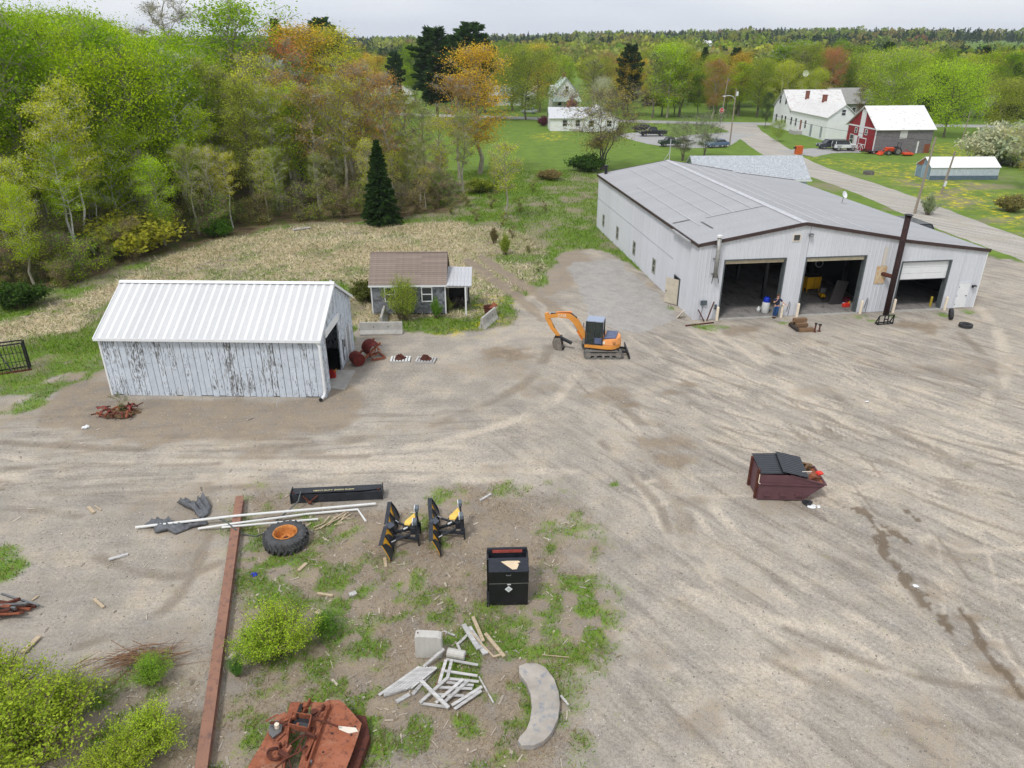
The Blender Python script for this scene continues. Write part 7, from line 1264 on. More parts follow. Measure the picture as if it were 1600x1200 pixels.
def gen_shrub(seed, h=2., r=1.2, ns=26, nleaf=2600, ls=.05, upright=.8, tw=2):
    rg = np.random.default_rng(seed); m = MB(); C = []
    for i in range(ns):
        a = rg.uniform(0, 6.28); d = rg.random() ** .6; b = np.array([math.cos(a), math.sin(a), 0]) * r * .25 * d; L_ = h * rg.uniform(.6, 1.05); e = np.array([math.cos(a), math.sin(a), 0]) * r * d * rg.uniform(.75, 1.1) + np.array([0, 0, L_ * (1 - .35 * d * d)]); mid = (b + e) / 2 + np.array([0, 0, .12 * L_]); m.tube([tuple(b), tuple(mid), tuple(e)], [.012 * h, .008 * h, .002 * h], 4, False)
        k = nleaf // ns; f = rg.uniform(.25, 1.02, k); q = np.where(f[:, None] < .5, b + (mid - b) * f[:, None] * 2, mid + (e - mid) * (f[:, None] - .5) * 2); C.append(q + rg.normal(0, .075, (k, 3)) * r * (.6 + .8 * f[:, None]))
        for _ in range(tw): f0 = rg.uniform(.3, .9); s = b + (e - b) * f0; dd = rg.normal(size=3); dd[2] = abs(dd[2]); en = s + dd / np.linalg.norm(dd) * r * .35; m.tube([tuple(s), tuple(en)], [.005 * h, .0015 * h], 3, False); k2 = k // 5; g = rg.uniform(.2, 1, k2)[:, None]; C.append(s + (en - s) * g + rg.normal(0, .04, (k2, 3)) * r)
    trunk = bpy.data.meshes.new('stems'); trunk.from_pydata(m.v, [], m.f); trunk.materials.append(BARK); C = np.concatenate(C); C[:, 2] = np.maximum(C[:, 2], .04); return trunk, leafmesh('foliage', C, ls, rg, .6, .4), h
PR = {'round': [gen_tree(i, 15, 5.0, .2, 30, 'round', 16000, .095, 1200, 1.0, rise=.95) for i in (1, 2, 3)], 'oval': [gen_tree(i, 17, 3.3, .24, 36, 'oval', 12000, .095, 1500, 1.15, rise=1.1) for i in (4, 5, 6)],
      'thin': [gen_tree(i, 15, 2.7, .4, 26, 'oval', 4200, .085, 2600, 1.2, rise=1.15) for i in (7, 8, 9)], 'bare': [gen_tree(i, 15, 3.0, .3, 28, 'vase', 900, .07, 4200, 1.) for i in (10, 11)],
      'birch': [gen_tree(i, 14, 2.3, .44, 24, 'column', 5200, .085, 700, 1., rise=.9, rt=.13) for i in (12, 13)], 'wide': [gen_tree(i, 13, 7.2, .16, 40, 'round', 19000, .12, 1800, .8) for i in (14, 15)],
      'multi': [gen_tree(i, 10, 5.2, .3, 40, 'umbrella', 6500, .085, 3200, .9, 4, rt=.2) for i in (16, 17)], 'spruce': [gen_spruce(i) for i in (20, 21)], 'pine': [gen_spruce(i, 22, 5.6, True) for i in (22, 23)],
      'brush': [gen_tree(i, 4.5, 2.0, .05, 24, 'vase', 1500, .06, 1500, 1.2, 5, rise=1., rt=.05) for i in (24, 25, 26)], 'shrub': [gen_shrub(i, 2.2, 1.3, 34, 5200, .055) for i in (27, 28)], 'nshrub': [gen_shrub(i, 2.2, 1.5, 52, 6000, .030, tw=5) for i in (31, 32)], 'bush': [gen_shrub(i, 1.6, 1.6, 40, 4200, .075) for i in (29, 30)]}
GREENS = {k: tuple(q * (1.0 if k in ('dark', 'white') else 1.85) for q in v) for k, v in {'bright': (.155, .238, .012), 'lime': (.235, .315, .02), 'yellow': (.34, .35, .045), 'olive': (.205, .235, .04), 'orange': (.29, .185, .06), 'rust': (.24, .125, .07), 'gold': (.40, .29, .045), 'dark': (.055, .105, .032), 'mid': (.10, .20, .022), 'pale': (.27, .32, .11), 'grey': (.22, .25, .17), 'white': (.66, .68, .58), 'pink': (.22, .10, .13), 'brown': (.22, .19, .09)}.items()}
BARKC = {'grey': (.37, .345, .27), 'dark': (.17, .145, .125), 'white': (.62, .61, .57), 'brown': (.21, .16, .115)}
rr = random.Random(77)
def plant(kind, x, y, h, color, label, cat='tree', bark='grey', wid=1., var=None, group=None, name=None, jit=.12, z=None):
    v = PR[kind]; tm, cm, h0 = v[(var if var is not None else rr.randrange(len(v))) % len(v)]; s = h / h0
    nm = name or {'spruce': 'spruce_tree', 'pine': 'pine_tree', 'birch': 'birch_tree', 'bare': 'bare_tree', 'brush': 'brush_thicket', 'round': 'round_crowned_tree', 'thin': 'slender_tree', 'wide': 'spreading_tree', 'multi': 'many_stemmed_tree', 'shrub': 'shrub', 'bush': 'shrub', 'nshrub': 'shrub'}.get(kind, 'broadleaf_tree')
    z = z if z is not None else (float(terrain(np.array([float(x)]), np.array([float(y)]))[0]) if y > 350 else 0); T = thing(nm, label, cat, (x, y, z), rr.uniform(0, 6.28), group, (s * wid, s * wid, s))
    c = GREENS[color] if isinstance(color, str) else tuple(q * (1.5 if kind in ('pine', 'spruce') else 1.62 if kind == 'nshrub' else 1.3 if kind in ('shrub', 'bush') else 1.8) for q in color); k = 1 + rr.uniform(-jit, jit); k *= 1.13 if group in ('trees of the left wood', 'undergrowth at the edge of the wood') else 1
    c = (c[0] * k * (1 + rr.uniform(-jit, jit) * .7), c[1] * k, c[2] * k)
    a, b = ('stems', 'foliage') if kind in ('shrub', 'bush', 'nshrub') else ('trunk', 'crown'); link(a, tm, T, color=BARKC[bark]); link(b, cm, T, color=c); return T
def tree_at(kind, px, Y, top, color, label, wm=None, **kw):
    h = TOP(Y, top); v = PR[kind][0]; return plant(kind, AT(px, Y), Y, h, color, label, wid=kw.pop('wid', 1.), **kw)
# ---- trees one can point to
tree_at('spruce', 597, 82.3, 217, 'dark', 'small dark conical spruce in front of the wood behind the cottage', bark='dark', wid=.88, var=0)
tree_at('pine', 684, 196, 44, (.045, .085, .03), 'left of two tall dark pines rising above the wood', bark='dark', wid=1.15, var=0); tree_at('pine', 737, 200, 35, (.045, .085, .03), 'right taller of two dark pines rising above the wood', bark='dark', wid=1.0, var=1)
tree_at('oval', 750, 117, 68, 'gold', 'tall golden orange maple at the right end of the wood', wid=1.35, var=0); tree_at('thin', 718, 112, 118, 'orange', 'thin orange budding tree left of the golden maple', wid=1.2)
tree_at('thin', 790, 84, 222, 'yellow', 'slender pale yellow green sapling at the meadow edge', wid=1.2, var=1); tree_at('multi', 940, 121, 150, (.25, .22, .07), 'spreading many stemmed tree with sparse olive leaves behind the shop', bark='dark', wid=1.35, var=0)
plant('bush', AT(918, 121), 120, 2.6, (.06, .12, .025), 'dark green low bush at the foot of the olive tree', 'shrub', wid=1.35); tree_at('multi', 1066, 131, 196, 'grey', 'left twisted tree with silvery leaves beside the driveway', bark='dark', wid=1.1, var=1); tree_at('multi', 1100, 136, 184, 'grey', 'right taller tree with silvery leaves beside the driveway', bark='dark', wid=1.0, var=0)
tree_at('pine', 980, 216, 70, (.035, .06, .028), 'dark ragged pine behind the road', bark='dark', wid=.85, var=0); tree_at('round', 1042, 212, 74, (.27, .36, .02), 'big bright yellow green maple behind the road', wid=1.12, var=0); tree_at('oval', 1112, 208, 92, 'orange', 'orange brown budding maple right of the yellow green maple', wid=1.2, var=1)
tree_at('round', 938, 190, 122, 'white', 'white blossoming tree behind the white house', wid=.72, var=2); tree_at('wide', 822, 205, 82, 'olive', 'broad olive tree left of the pale green roofed house', wid=1.0, var=0, bark='dark'); tree_at('bush', 893, 226, 152, 'pink', 'pink flowering shrub before the green roofed house', cat='shrub', wid=.35); plant('bush', AT(850, 190), 190, 2.2, (.16, .05, .08), 'dark pink shrub left of the white ranch house', 'shrub', wid=.8)
tree_at('round', 1214, 158, 188, (.17, .25, .02), 'small round green tree on the farmhouse lawn', wid=1.15, var=1); tree_at('wide', 1385, 192, 83, (.27, .33, .04), 'large dome crowned tree behind the red barn', wid=1.02, var=0); tree_at('wide', 1474, 166, 104, (.27, .35, .03), 'tall spreading yellow green tree right of the barn', wid=.95, var=1, bark='dark'); tree_at('wide', 1560, 172, 128, 'olive', 'spreading olive tree near the right edge', wid=1.05, var=0, bark='dark')
plant('bush', AT(1552, 128), 128, 6.0, 'white', 'left white blossoming shrub behind the greenhouse', 'shrub', wid=1.0, var=0); plant('bush', AT(1590, 126), 125, 6.8, 'white', 'right larger white blossoming shrub behind the greenhouse', 'shrub', wid=1.1, var=1); plant('multi', AT(1600, 104), 104, 7.5, (.27, .27, .06), 'yellow green bushy tree at the right edge of the lawn', wid=.95, var=1)
tree_at('birch', 1215, 245, 66, (.17, .26, .015), 'left tall bright green birch above the farmhouse', bark='white', wid=1.9); tree_at('birch', 1245, 248, 60, (.17, .26, .015), 'right tall bright green birch above the farmhouse', bark='white', wid=1.9); tree_at('oval', 1300, 250, 62, (.15, .24, .015), 'tall green tree behind the farmhouse chimneys', wid=1.2); tree_at('oval', 1330, 255, 70, (.17, .25, .02), 'green tree just right of the tall one behind the farmhouse', wid=1.2)
tree_at('round', 1265, 196, 112, (.28, .35, .03), 'yellow green round tree behind the farmhouse roof', wid=.95); tree_at('round', 1222, 205, 100, (.27, .32, .03), 'yellow green tree left of the farmhouse gable', wid=1.0); tree_at('round', 1195, 185, 145, 'dark', 'dark evergreen left of the farmhouse', wid=.6, bark='dark')
tree_at('oval', 1340, 205, 128, (.16, .10, .07), 'bare brownish tree beside the grey roofed house', wid=.9)
for px, Y, top, c_, lb in ((1372, 262, 66, 'dark', 'lone dark pine above the far right treetops'), (1520, 255, 74, 'dark', 'dark pine behind the right hand maples')): tree_at('pine', px, Y, top, (.04, .08, .03), lb, bark='dark', wid=.7)
for px, Y, top, k, c_, w_, lb in ((1420, 235, 88, 'round', 'rust', 1.1, 'left of the rust red maples right of the barn'), (1455, 245, 92, 'round', 'rust', 1.0, 'rust red maple second from the dome crowned tree'), (1545, 225, 92, 'wide', (.26, .15, .07), 1., 'wide russet maple near the right edge'), (1590, 235, 98, 'round', 'rust', 1.2, 'rust red maple at the right edge'), (1500, 240, 100, 'round', 'olive', 1.2, 'olive tree between the russet maples'), (1290, 235, 80, 'round', (.34, .16, .08), .8, 'reddish budding tree above the farmhouse ridge')): tree_at(k, px, Y, top, c_, lb, wid=w_)
# ---- wood on the left
FP = Z_FOREST; pts_ = []
def inpoly(x, y, poly):
    c = False
    for i in range(len(poly)):
        p, q = poly[i], poly[(i + 1) % len(poly)]
        if (p[1] > y) != (q[1] > y) and x < (q[0] - p[0]) * (y - p[1]) / (q[1] - p[1]) + p[0]: c = not c
    return c
tries = 0
while len(pts_) < 205 and tries < 20000:
    tries += 1; y = 56 + 105 * rr.random() ** 1.25; x = rr.uniform(-.78 * y - 10, -2)
    px = 800 + F * x / (y * CP + CH * SP)
    if px < -60 or px > 735 or not inpoly(x, y, FP): continue
    if px > 380 and y > 135: continue
    edge = sdp(np.array([x]), np.array([y]), FP)[0]
    if edge < 2.0 or any(math.hypot(x - a, y - b) < (2.6 if y < 95 else 3.3) for a, b, *_ in pts_): continue
    if math.hypot(x + 14.7, y - 82) < 5: continue
    pts_.append((x, y, px, edge))
ZN = ((90, 'at the far left of the wood'), (230, 'in the wood behind left shed roof'), (340, 'in the wood behind the shed ridge'), (450, 'in the wood above the shed gable'), (560, 'in the wood left of the dark spruce'), (660, 'in the wood behind the dark spruce'), (760, 'in the wood right of the dark spruce'))
for x, y, px, edge in sorted(pts_, key=lambda q: q[1]):
    zn_ = next(s for lim, s in ZN if px < lim); row = 'front row ' if edge < 7 else ('deep ' if y > 110 else ''); q = rr.random(); r2 = rr.random()
    htop = (21 + 3 * rr.random() if px < 330 else 17.5) * (1 if edge > 9 else .5) * rr.uniform(.8, 1.06)
    if px < 340:
        if edge < 8: kind, c_ = (('birch', 'lime') if q < .35 else ('thin', 'yellow') if q < .62 else ('oval', 'lime') if q < .9 else ('bare', 'brown'))
        else: kind, c_ = (('oval', 'bright') if q < .42 else ('round', (.19, .27, .012)) if q < .62 else ('oval', 'lime') if q < .88 else ('thin', 'yellow') if q < .96 else ('bare', 'brown'))
        if px > 265 and q > .66: kind, c_ = 'thin', ('olive' if r2 < .8 else 'orange')
        if kind in ('oval', 'round') and edge < 12: htop *= .92
    elif px < 460: kind, c_ = (('oval', 'olive') if q < .3 else ('thin', 'yellow') if q < .6 else ('bare', 'brown') if q < .8 else ('oval', 'bright')); htop *= .97
    else:
        kind, c_ = (('thin', 'orange') if q < .15 else ('thin', 'olive') if q < .42 else ('bare', 'brown') if q < .47 else ('thin', 'rust') if q < .49 else ('thin', 'yellow') if q < .82 else ('oval', 'lime')); htop *= .93 if px < 580 else .72
    hmax = TOP(y, 12 if px < 110 else 26 if px < 250 else 58 if px < 330 else 60 if px < 430 else 66 if px < 560 else 92 if px < 640 else 150); htop = min(htop, hmax * rr.uniform(.9, 1.0))
    cn = c_ if isinstance(c_, str) else 'lime'
    ad = {'bright': 'bright green leafy', 'lime': 'fresh lime green', 'yellow': 'thin yellow green', 'olive': 'thin olive', 'orange': 'orange budding', 'rust': 'rust red budding', 'brown': 'bare grey'}[cn]
    plant(kind, x, y, htop, c_, '%s%s %s %s' % (row, ad, 'birch' if kind == 'birch' else 'tree', zn_), bark='white' if kind == 'birch' or rr.random() < .10 else ('grey' if rr.random() < .75 else 'dark'), wid=rr.uniform(.85, 1.15), group='trees of the left wood')
tree_at('bare', 300, 118, -6, 'brown', 'tall bare grey tree against the sky above the wood', wid=1.3, var=0); tree_at('oval', 395, 108, -2, (.16, .255, .012), 'tall full green tree rising against the sky', wid=1.5, var=1); tree_at('spruce', 453, 150, 26, 'dark', 'left dark conifer tip above the wood', bark='dark', wid=.8); tree_at('pine', 520, 160, 28, (.045, .09, .04), 'dark pine top above the wood against the sky', bark='dark', wid=.7)
tree_at('oval', 480, 122, 36, 'gold', 'golden leaved tree behind the orange budding trees', wid=1.5); tree_at('oval', 525, 128, 44, 'yellow', 'yellow leaved tree behind the thin olive trees', wid=1.5); tree_at('thin', 465, 112, 60, (.38, .15, .06), 'orange red budding crown left of the golden tree', wid=1.4)
tree_at('bush', 205, 69.5, 335, (.42, .40, .06), 'golden yellow bush at the front of the wood', cat='shrub', wid=1.3)
for px, Y, top, c_, lb in ((612, 95, 112, 'orange', 'orange budding slender tree above the dark spruce'), (640, 98, 142, 'olive', 'olive slender tree right above the dark spruce'), (664, 101, 165, 'pale', 'pale green slender tree right of the dark spruce'), (690, 97, 180, 'yellow', 'yellow green slender tree two right of the spruce'), (656, 91, 215, 'olive', 'short olive slender tree right of the spruce'), (726, 98, 172, 'olive', 'olive slender tree left below the golden maple'), (772, 101, 245, 'yellow', 'yellow slender tree below the golden maple'), (575, 96, 95, (.30, .17, .07), 'russet slender tree left above the dark spruce'), (545, 93, 120, 'yellow', 'yellow green slender tree at the wood edge left of spruce'), (500, 92, 130, 'orange', 'orange slender tree at the wood edge above the shed gable'), (440, 90, 150, 'lime', 'lime slender tree at the wood edge above the shed roof'), (330, 82, 165, 'lime', 'narrow lime birch at the wood edge above the shed ridge')):
    tree_at('thin' if 'birch' not in lb else 'birch', px, Y, top, c_, lb, wid=1.1)
for px, Y, top, lb in ((125, 66, 150, 'white trunked birch standing free at the wood front'), (150, 69, 120, 'white trunked birch second at the wood front'), (365, 80, 235, 'white trunked birch at the wood front above shed roof'), (60, 62, 240, 'white trunked birch near the left edge')): tree_at('birch', px, Y, top, 'yellow', lb, bark='white', wid=1.0)
# brush at the foot of the wood: one tangled mass
bp = []; tries = 0
fe = [G(*p) for p in ((-120, 480), (0, 462), (110, 450), (150, 432), (250, 395), (340, 372), (430, 352), (570, 342), (690, 332), (735, 312))]
for k in range(150):
    i = rr.randrange(len(fe) - 1); f = rr.random(); a, b = fe[i], fe[i + 1]; nx_, ny_ = -(b[1] - a[1]), b[0] - a[0]; l_ = math.hypot(nx_, ny_); d = 14 * rr.random() ** 1.4 + .3; bp.append((a[0] + (b[0] - a[0]) * f + nx_ / l_ * d, a[1] + (b[1] - a[1]) * f + ny_ / l_ * d))
for x, y in bp:
    px = 800 + F * x / (y * CP + CH * SP); zn_ = next((s for lim, s in ZN if px < lim), 'in the wood right of the dark spruce'); q = rr.random()
    c_ = 'brown' if q < .22 else 'olive' if q < .58 else 'mid' if q < .72 else 'lime'
    if math.hypot(x + 14.7, y - 82) < 3.5: continue
    plant('brush', x, y, rr.uniform(1.5, 4.0), c_, '%s thicket %s' % ({'brown': 'brown', 'olive': 'olive', 'mid': 'green', 'lime': 'lime'}[c_], zn_.replace('in the wood', 'at wood edge').replace('at the far left of the wood', 'at the far left wood edge')), 'thicket', 'brown' if rr.random() < .6 else 'dark', rr.uniform(.9, 1.5), group='undergrowth at the edge of the wood')
# ---- tree belt behind the road and houses
belt = []; tries = 0
while len(belt) < 265 and tries < 12000:
    tries += 1; y = 200 + 135 * rr.random() ** 1.6; x = rr.uniform(-.5 * y, .78 * y)
    rd = 222 - (x + 30) * .30 if x < 64 else 193 - (x - 64) * .07
    px = 800 + F * x / (y * CP + CH * SP)
    if y < rd + 9 or (px > 845 and px < 925 and y < 262) or (px > 1195 and px < 1345 and y < 232) or (px < 640 and y < 240 and px > 430): continue
    if px < 420 or any(math.hypot(x - a, y - b) < 4.6 for a, b, _ in belt): continue
    belt.append((x, y, px))
for x, y, px in belt:
    q = rr.random(); rowt = 'nearer' if y < 260 else 'farther'
    if q < .11: kind, c_, ad = 'pine', (.04, .08, .03), 'dark evergreen'
    elif q < .19: kind, c_, ad = 'spruce', 'dark', 'dark conical'
    elif q < .42: kind, c_, ad = 'oval', 'lime', 'lime green'
    elif q < .60: kind, c_, ad = 'round', (.20, .24, .03), 'olive'
    elif q < .78: kind, c_, ad = 'oval', 'bright', 'bright green'
    elif q < .81: kind, c_, ad = 'round', (.25, .15, .075), 'russet'
    elif q < .91: kind, c_, ad = 'thin', 'pale', 'pale thin'
    else: kind, c_, ad = 'oval', 'gold', 'golden'
    h = min(rr.uniform(11, 19), TOP(y, 62 + 30 * rr.random())) ; zl = 'behind the left wood' if px < 640 else 'behind the pale green roofed house' if px < 960 else 'behind the road junction' if px < 1200 else 'behind the farmhouse' if px < 1340 else 'behind the barn'
    plant(kind, x, y, h, c_, '%s tree in %s belt %s' % (ad, rowt, zl), bark='dark', wid=rr.uniform(1., 1.45) * (.62 if kind in ('pine',) else 1), group='tree belt behind the road')
# ---- far woods on the hills, one mass
rg = np.random.default_rng(5); Vs, Fs, Cs = [], [], []; off = 0
def far(n, y0, y1, ncl, cs, pw=1.):
    global off
    y = y0 + (y1 - y0) * rg.random(n) ** pw; x = rg.uniform(-.80, .80, n) * y
    d = vn(x, y, 160, 90, 2); keep = ~((d > .62) & (y < 900)); pxx = 800 + F * x / (y * CP); keep &= ~((pxx > 1060) & (pxx < 1120) & (y > 780) & (y < 890)); x, y = x[keep], y[keep]; n = len(x); z = terrain(x, y); h = rg.uniform(10, 18, n); con = vn(x, y, 120, 91, 2) + rg.normal(0, .14, n) > np.where(y > 700, .43, .56)
    pal = np.array([GREENS[k] for k in ('lime', 'bright', 'olive', 'yellow', 'brown', 'rust', 'mid', 'pale')]) * .8; ci = rg.choice(8, n, p=[.2, .18, .2, .1, .1, .06, .1, .06]); col = pal[ci] * .5 + pal[np.clip((vn(x, y, 90, 92, 2) * 14 - 3).astype(int), 0, 7)] * .35 + pal.mean(0) * .15; col[con] = (.045, .085, .035); wdt = np.where(con, h * .22, h * .48)
    P_ = rg.normal(size=(n, ncl, 3)); P_ /= np.linalg.norm(P_, axis=2)[:, :, None]; P_ *= rg.uniform(.55, 1., (n, ncl, 1)); tt = (P_[:, :, 2] + 1) / 2; tap = np.where(con[:, None], 1.25 - tt, 1.)
    c = np.stack([x[:, None] + P_[:, :, 0] * wdt[:, None] * tap, y[:, None] + P_[:, :, 1] * wdt[:, None] * tap, z[:, None] + h[:, None] * (.12 + .88 * tt)], 2).reshape(-1, 3)
    sz = np.repeat(wdt * cs, ncl) * rg.uniform(.6, 1.3, n * ncl); v, f = quads(c, sz, sz * .8, rg, .3); cc = np.repeat(col * np.where(y > 600, .8, 1.)[:, None], ncl, 0) * rg.uniform(.85, 1.12, (n * ncl, 1)); Vs.append(v); Fs.append(f + off); off += len(v); Cs.append(np.repeat(np.concatenate([cc, np.ones((len(cc), 1))], 1), 4, 0))
far(1700, 335, 620, 150, .17); far(3000, 600, 1250, 70, .24); far(4600, 1200, 3300, 34, .36)
o = link('distant_woods', np_mesh('distant_woods', np.concatenate(Vs), np.concatenate(Fs), FOL, {'col': ('FLOAT_COLOR', np.concatenate(Cs))})); tag(o, 'mixed woods covering the far hills up to the horizon', 'woods', kind='stuff')
# ---- shrubs near the camera and along buildings
SPR = (.27, .345, .045)
for px, py, h, wd, c_, lb in ((50, 1185, 2.6, 1.3, SPR, 'large bright lime shrub filling the lower left corner'), (-10, 1110, 2.4, 1.1, SPR, 'bright lime shrub cut off by the left edge'), (105, 1120, 1.6, 1.0, SPR, 'bright lime shrub right of the corner shrub'), (240, 1170, 1.5, 1.2, (.30, .40, .05), 'loose lime shrub left of the beam at the bottom edge'), (180, 1225, 1.5, 1.2, SPR, 'lime shrub cut by the bottom edge'), (437, 1015, 1.9, 1.1, (.30, .40, .05), 'rounded yellow green shrub right of the steel beam'), (405, 1030, 1.5, 1.0, (.27, .38, .05), 'small yellow green shrub beside the rounded one'), (510, 990, .9, 1.2, (.10, .22, .03), 'low dark green shrub right of the rounded one'), (240, 1065, 1.1, 1., (.22, .36, .05), 'small green shrub beside the brush pile'), (372, 1055, .9, .55, (.09, .22, .04), 'tiny dark green pine seedling right of the beam')):
    x, y = G(px, py); plant('nshrub', x, y, h, c_, lb, 'shrub', 'brown', wd, jit=.06)
for px, py, h, wd, c_, lb, k in ((632, 499, 3.3, .72, (.24, .32, .05), 'airy yellow green shrub in front of the cottage wall', 'nshrub'), (682, 497, 1.7, .5, (.16, .30, .05), 'small green shrub at the cottage right corner', 'shrub'), (590, 484, 1.0, .5, (.10, .22, .03), 'small green weed at the cottage left corner', 'shrub'), (700, 486, 1.2, .8, (.2, .24, .08), 'olive weed in the cottage porch', 'shrub'), (790, 398, 2.2, .5, (.28, .34, .06), 'slim yellow green sapling in the dry grass right of the cottage', 'shrub'), (772, 380, 1.8, .5, (.2, .17, .09), 'bare brown sapling in the dry grass', 'shrub'), (1450, 336, 2.6, .7, 'grey', 'pale shrub beside the pole behind the shop', 'shrub'), (568, 470, 1.6, .9, (.16, .18, .06), 'olive shrub between the shed and cottage', 'bush'), (192, 646, 1.1, .8, (.10, .19, .02), 'green weeds growing through the red scrap heap', 'brush'), (30, 480, 2.0, 1.2, (.05, .10, .025), 'dark evergreen shrub at the left edge of the wood', 'bush'), (1580, 330, 2.0, 1.0, (.22, .2, .09), 'brownish shrub across the road at right', 'bush'), (345, 368, 1.6, 1.1, (.09, .2, .03), 'green bush at the wood edge behind the shed', 'bush'), (225, 385, 2., 1., (.09, .2, .03), 'green bush at the wood edge left of the shed ridge', 'bush'), (750, 300, 1.8, 1.6, 'olive', 'olive brush right of the wood in the meadow', 'bush'), (860, 280, 1.4, 1.6, (.24, .2, .1), 'brown brush in the meadow left of the shop', 'bush')):
    x, y = G(px, py); plant(k, x, y, h, c_, lb, 'shrub', 'brown', wd, jit=.06)
for i_, (px, py, h, c_) in enumerate(((705, 335, 1.8, 'olive'), (728, 322, 2.2, 'lime'), (745, 345, 1.3, 'brown'), (768, 325, 2.0, 'olive'), (785, 352, 1.4, 'lime'), (800, 372, 1.2, 'brown'), (812, 330, 1.6, 'olive'), (832, 300, 1.6, 'lime'), (775, 290, 2.2, 'mid'), (852, 330, 1.1, 'olive'), (826, 395, 1.3, 'olive'), (842, 425, .9, 'mid'))):
    x, y = G(px, py); plant('brush', x, y, h, c_, '%s brush clump in the strip left of the shop, %s from the wood' % ({'olive': 'olive', 'lime': 'lime', 'brown': 'brown', 'mid': 'green'}[c_], ('first', 'second', 'third', 'fourth', 'fifth', 'sixth', 'seventh', 'eighth', 'ninth', 'tenth', 'eleventh', 'twelfth')[i_]), 'brush', 'brown', 1.2, name='brush_clump', group='brush in the strip left of the shop')
BP = thing('brush_pile', 'pile of cut brown branches above the lower left shrubs', 'branches', (*G(225, 1035), 0), .1); rgb = np.random.default_rng(3); m = MB()
for k in range(80):
    a = rgb.normal(.12, .35); c_ = np.array([rgb.normal(0, .7), rgb.normal(0, .25), rgb.uniform(.03, .4)]); l_ = rgb.uniform(.3, 1.1); d = np.array([math.cos(a), math.sin(a), rgb.normal(0, .15)]); p = c_ - d * l_; q = c_ + d * l_; p[2] = max(p[2], .02); q[2] = max(q[2], .02); mm = MB(); mm.tube([tuple(p), tuple((p + q) / 2 + rgb.normal(0, .05, 3)), tuple(q)], [rgb.uniform(.008, .022), .012, .004], 4, False); mm.build('branch', M('brown_twig', srgb(128, 98, 74), .9, rnd=.3), BP)
# ---- grass, straw and stones: uncountable
def scatter(n, x0, x1, y0, y1, key, pw=1., seed=1, thr=.35):
    rg = np.random.default_rng(seed); x = rg.uniform(x0, x1, n); y = y0 + (y1 - y0) * rg.random(n) ** pw; zn = None; k = rg.random(n) < np.clip((look(key, x, y) - thr) / (1 - thr), 0, 1) * 1.2
    return x[k], y[k], zn, k, rg
def tufts(name, label, x, y, h, wd, col, rg, lay=.35, blade=1):
    n = len(x); z = look('z', x, y); a = rg.uniform(0, 6.28, n); ln = lay * rg.uniform(.4, 1.4, n); hh = h * rg.uniform(.5, 1.4, n); p0 = np.stack([x, y, z - .01], 1); p1 = p0 + np.stack([np.cos(a) * ln * hh, np.sin(a) * ln * hh, hh * np.sqrt(np.clip(1 - np.minimum(ln, .98) ** 2, .02, 1))], 1); v, f = blades(p0, p1, wd * rg.uniform(.6, 1.4, n), rg)
    cc = col * rg.uniform(.6, 1.35, (n, 1)); return tag(link(name, np_mesh(name, v, f, FOL, {'col': ('FLOAT_COLOR', np.repeat(np.concatenate([cc, np.ones((n, 1))], 1), 4, 0))})), label, 'grass', kind='stuff')
x, y, zn, k, rg = scatter(260000, -34, 14, 11, 52, 'green', 1.6, 3, .25); w_ = vn(x, y, 1.2, 97)[:, None]; col = np.array([(.105, .25, .018)]) * (1 - w_) + np.array([(.22, .35, .04)]) * w_; mix_ = rg.random(len(x))[:, None] < .36; col = np.where(mix_, np.array([(.36, .29, .15)]), col); tufts('grass', 'short green grass tufts scattered over the dirt and yard edges', x, y, .17, .014, col, rg, .6)
x, y, zn, k, rg = scatter(190000, -45, 12, 44, 100, 'straw', 1.0, 4, .2); w_ = np.clip((.5 * vn(x, y, 1.5, 98) + .5 * vn(x, y, 5, 95) - .3) * 2.2, 0, 1)[:, None]; col = np.array([(.80, .71, .52)]) * (1 - w_) + np.array([(.56, .47, .31)]) * w_; col = np.where(rg.random(len(x))[:, None] < .2, np.array([(.24, .28, .08)]), col); tufts('dry_grass', 'flattened straw coloured dry grass covering the meadow', x, y, .30, .03, col, rg, .92)
x, y, zn, k, rg = scatter(170000, -48, 30, 44, 120, 'green', 1.0, 6, .3); mk = (np.hypot(x - 22, y - 65) > 0) & (x < 12.5); x, y = x[mk], y[mk]; w_ = vn(x, y, 2.5, 99)[:, None]; col = np.array([(.095, .22, .012)]) * (1 - w_) + np.array([(.23, .32, .04)]) * w_; tufts('meadow_grass', 'rough green grass around the meadow and lawn edges', x, y, .26, .024, col, rg, .6)
x, y, zn, k, rg = scatter(130000, -22, 6, 11, 29, 'near', 1.3, 8, .35); mk = rg.random(len(x)) < sst(.3, .6, vn(x, y, 1.3, 94)); x, y = x[mk], y[mk]; w_ = rg.random((len(x), 1)); col = np.array([(.50, .41, .28)]) * w_ + np.array([(.30, .21, .14)]) * (1 - w_); tufts('dead_stalks', 'dry brown stalks lying over the near dirt', x, y, .16, .006, col, rg, .95)
x, y, zn, k, rg = scatter(2600, -22, 3, 12.5, 30, 'near', 1.2, 12, .3); x = np.concatenate([x, rg.uniform(-30, -12, 220)]); y = np.concatenate([y, rg.uniform(16, 36, 220)]); n = len(x); z = look('z', x, y); a = rg.uniform(0, 3.14, n); l_ = .03 + .16 * rg.random(n) ** 3; d = np.stack([np.cos(a) * l_, np.sin(a) * l_, rg.normal(0, .01, n)], 1); c0 = np.stack([x, y, z + .025], 1); s2 = np.stack([-np.sin(a), np.cos(a), rg.normal(0, .2, n)], 1) * (.012 + .03 * rg.random(n) ** 2)[:, None]
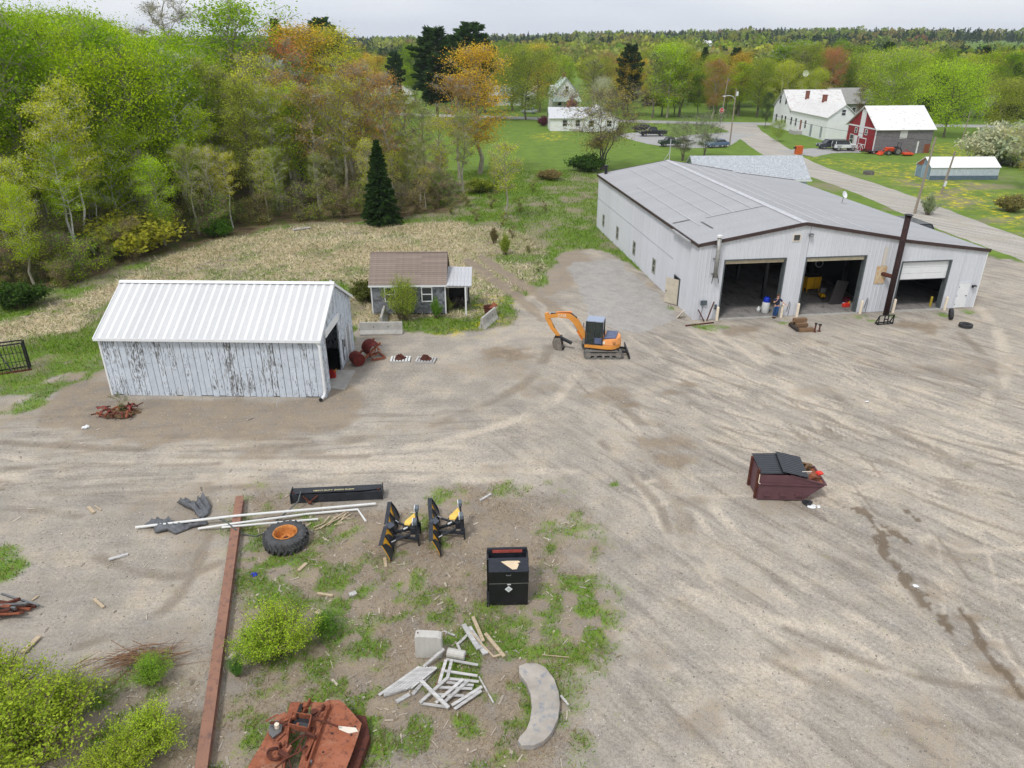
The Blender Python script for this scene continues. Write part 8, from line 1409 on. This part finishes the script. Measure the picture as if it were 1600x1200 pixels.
v = np.stack([c0 - d - s2, c0 + d - s2, c0 + d + s2, c0 - d + s2], 1).reshape(-1, 3); cc = np.array([(.62, .55, .46)]) * rg.uniform(.4, 1.25, (n, 1)); tag(link('wood_chips', np_mesh('wood_chips', v, np.arange(4 * n).reshape(n, 4), FOL, {'col': ('FLOAT_COLOR', np.repeat(np.concatenate([cc, np.ones((n, 1))], 1), 4, 0))})), 'pale bark and wood chips scattered over the near dirt', 'wood chips', kind='stuff')
n = 60000; rg = np.random.default_rng(9); x = rg.uniform(-26, 30, n); y = 11.5 + 34 * rg.random(n) ** 1.7; k = (look('yard', x, y) > .5) & (rg.random(n) < .35 + .65 * vn(x, y, 2.2, 96)); x, y = x[k], y[k]; n = len(x); z = look('z', x, y); r_ = .010 + .028 * rg.random(n) ** 3.5
oc = np.array([(1, 0, 0), (0, 1, 0), (-1, 0, 0), (0, -1, 0), (0, 0, .7), (0, 0, -.5)]); of = np.array([(0, 1, 4), (1, 2, 4), (2, 3, 4), (3, 0, 4), (1, 0, 5), (2, 1, 5), (3, 2, 5), (0, 3, 5)]); a = rg.uniform(0, 6.28, n); st = rg.uniform(.6, 1.5, (n, 1, 2)); V = np.repeat(oc[None], n, 0) * r_[:, None, None]; V[:, :, :2] *= st; V = V + rg.normal(0, .12, V.shape) * r_[:, None, None]; ca, sa = np.cos(a)[:, None], np.sin(a)[:, None]; V = np.stack([V[:, :, 0] * ca - V[:, :, 1] * sa + x[:, None], V[:, :, 0] * sa + V[:, :, 1] * ca + y[:, None], V[:, :, 2] + (z + r_ * .2)[:, None]], 2).reshape(-1, 3); fs = (of[None] + (np.arange(n) * 6)[:, None, None]).reshape(-1, 3)
cc = np.array([(.48, .45, .41)]) * rg.uniform(.6, 1.6, (n, 1)); tag(link('loose_stones', np_mesh('loose_stones', V, fs, FOL, {'col': ('FLOAT_COLOR', np.repeat(np.concatenate([cc, np.ones((n, 1))], 1), 6, 0))})), 'loose grey and white stones scattered over the gravel yard', 'gravel', kind='stuff')
# ---------------------------------------------------------------- air, and labels that single out look-alikes
m = MB(); m.box(-2900, -420, -3, 2900, 3700, 98); t = NT('air'); pv = t.n('VolumePrincipled'); pv.inputs['Color'].default_value = (.80, .88, 1, 1); pv.inputs['Density'].default_value = .00012; pv.inputs['Anisotropy'].default_value = 0.
t.l(pv.outputs[0], t.out.inputs['Volume']); hzo = m.build('haze', t.m, None); hzo['kind'] = 'stuff'
ORD = ['leftmost', 'second', 'third', 'fourth', 'fifth', 'sixth', 'seventh', 'eighth', 'ninth', 'tenth', 'eleventh', 'twelfth', 'thirteenth', 'fourteenth', 'fifteenth', 'sixteenth', 'seventeenth', 'eighteenth', 'nineteenth', 'twentieth'] + ['twenty-' + q for q in ('first', 'second', 'third', 'fourth', 'fifth', 'sixth', 'seventh', 'eighth', 'ninth')]
byl = {}
for o in S.objects:
    if o.parent is None and 'label' in o: byl.setdefault(o['label'], []).append(o)
for lb, os_ in byl.items():
    if len(os_) > 1:
        for i, o in enumerate(sorted(os_, key=lambda q: q.location.x / (q.location.y + 9))): o['label'] = lb + (', leftmost' if i == 0 else ', %s from left' % ORD[min(i, 28)])
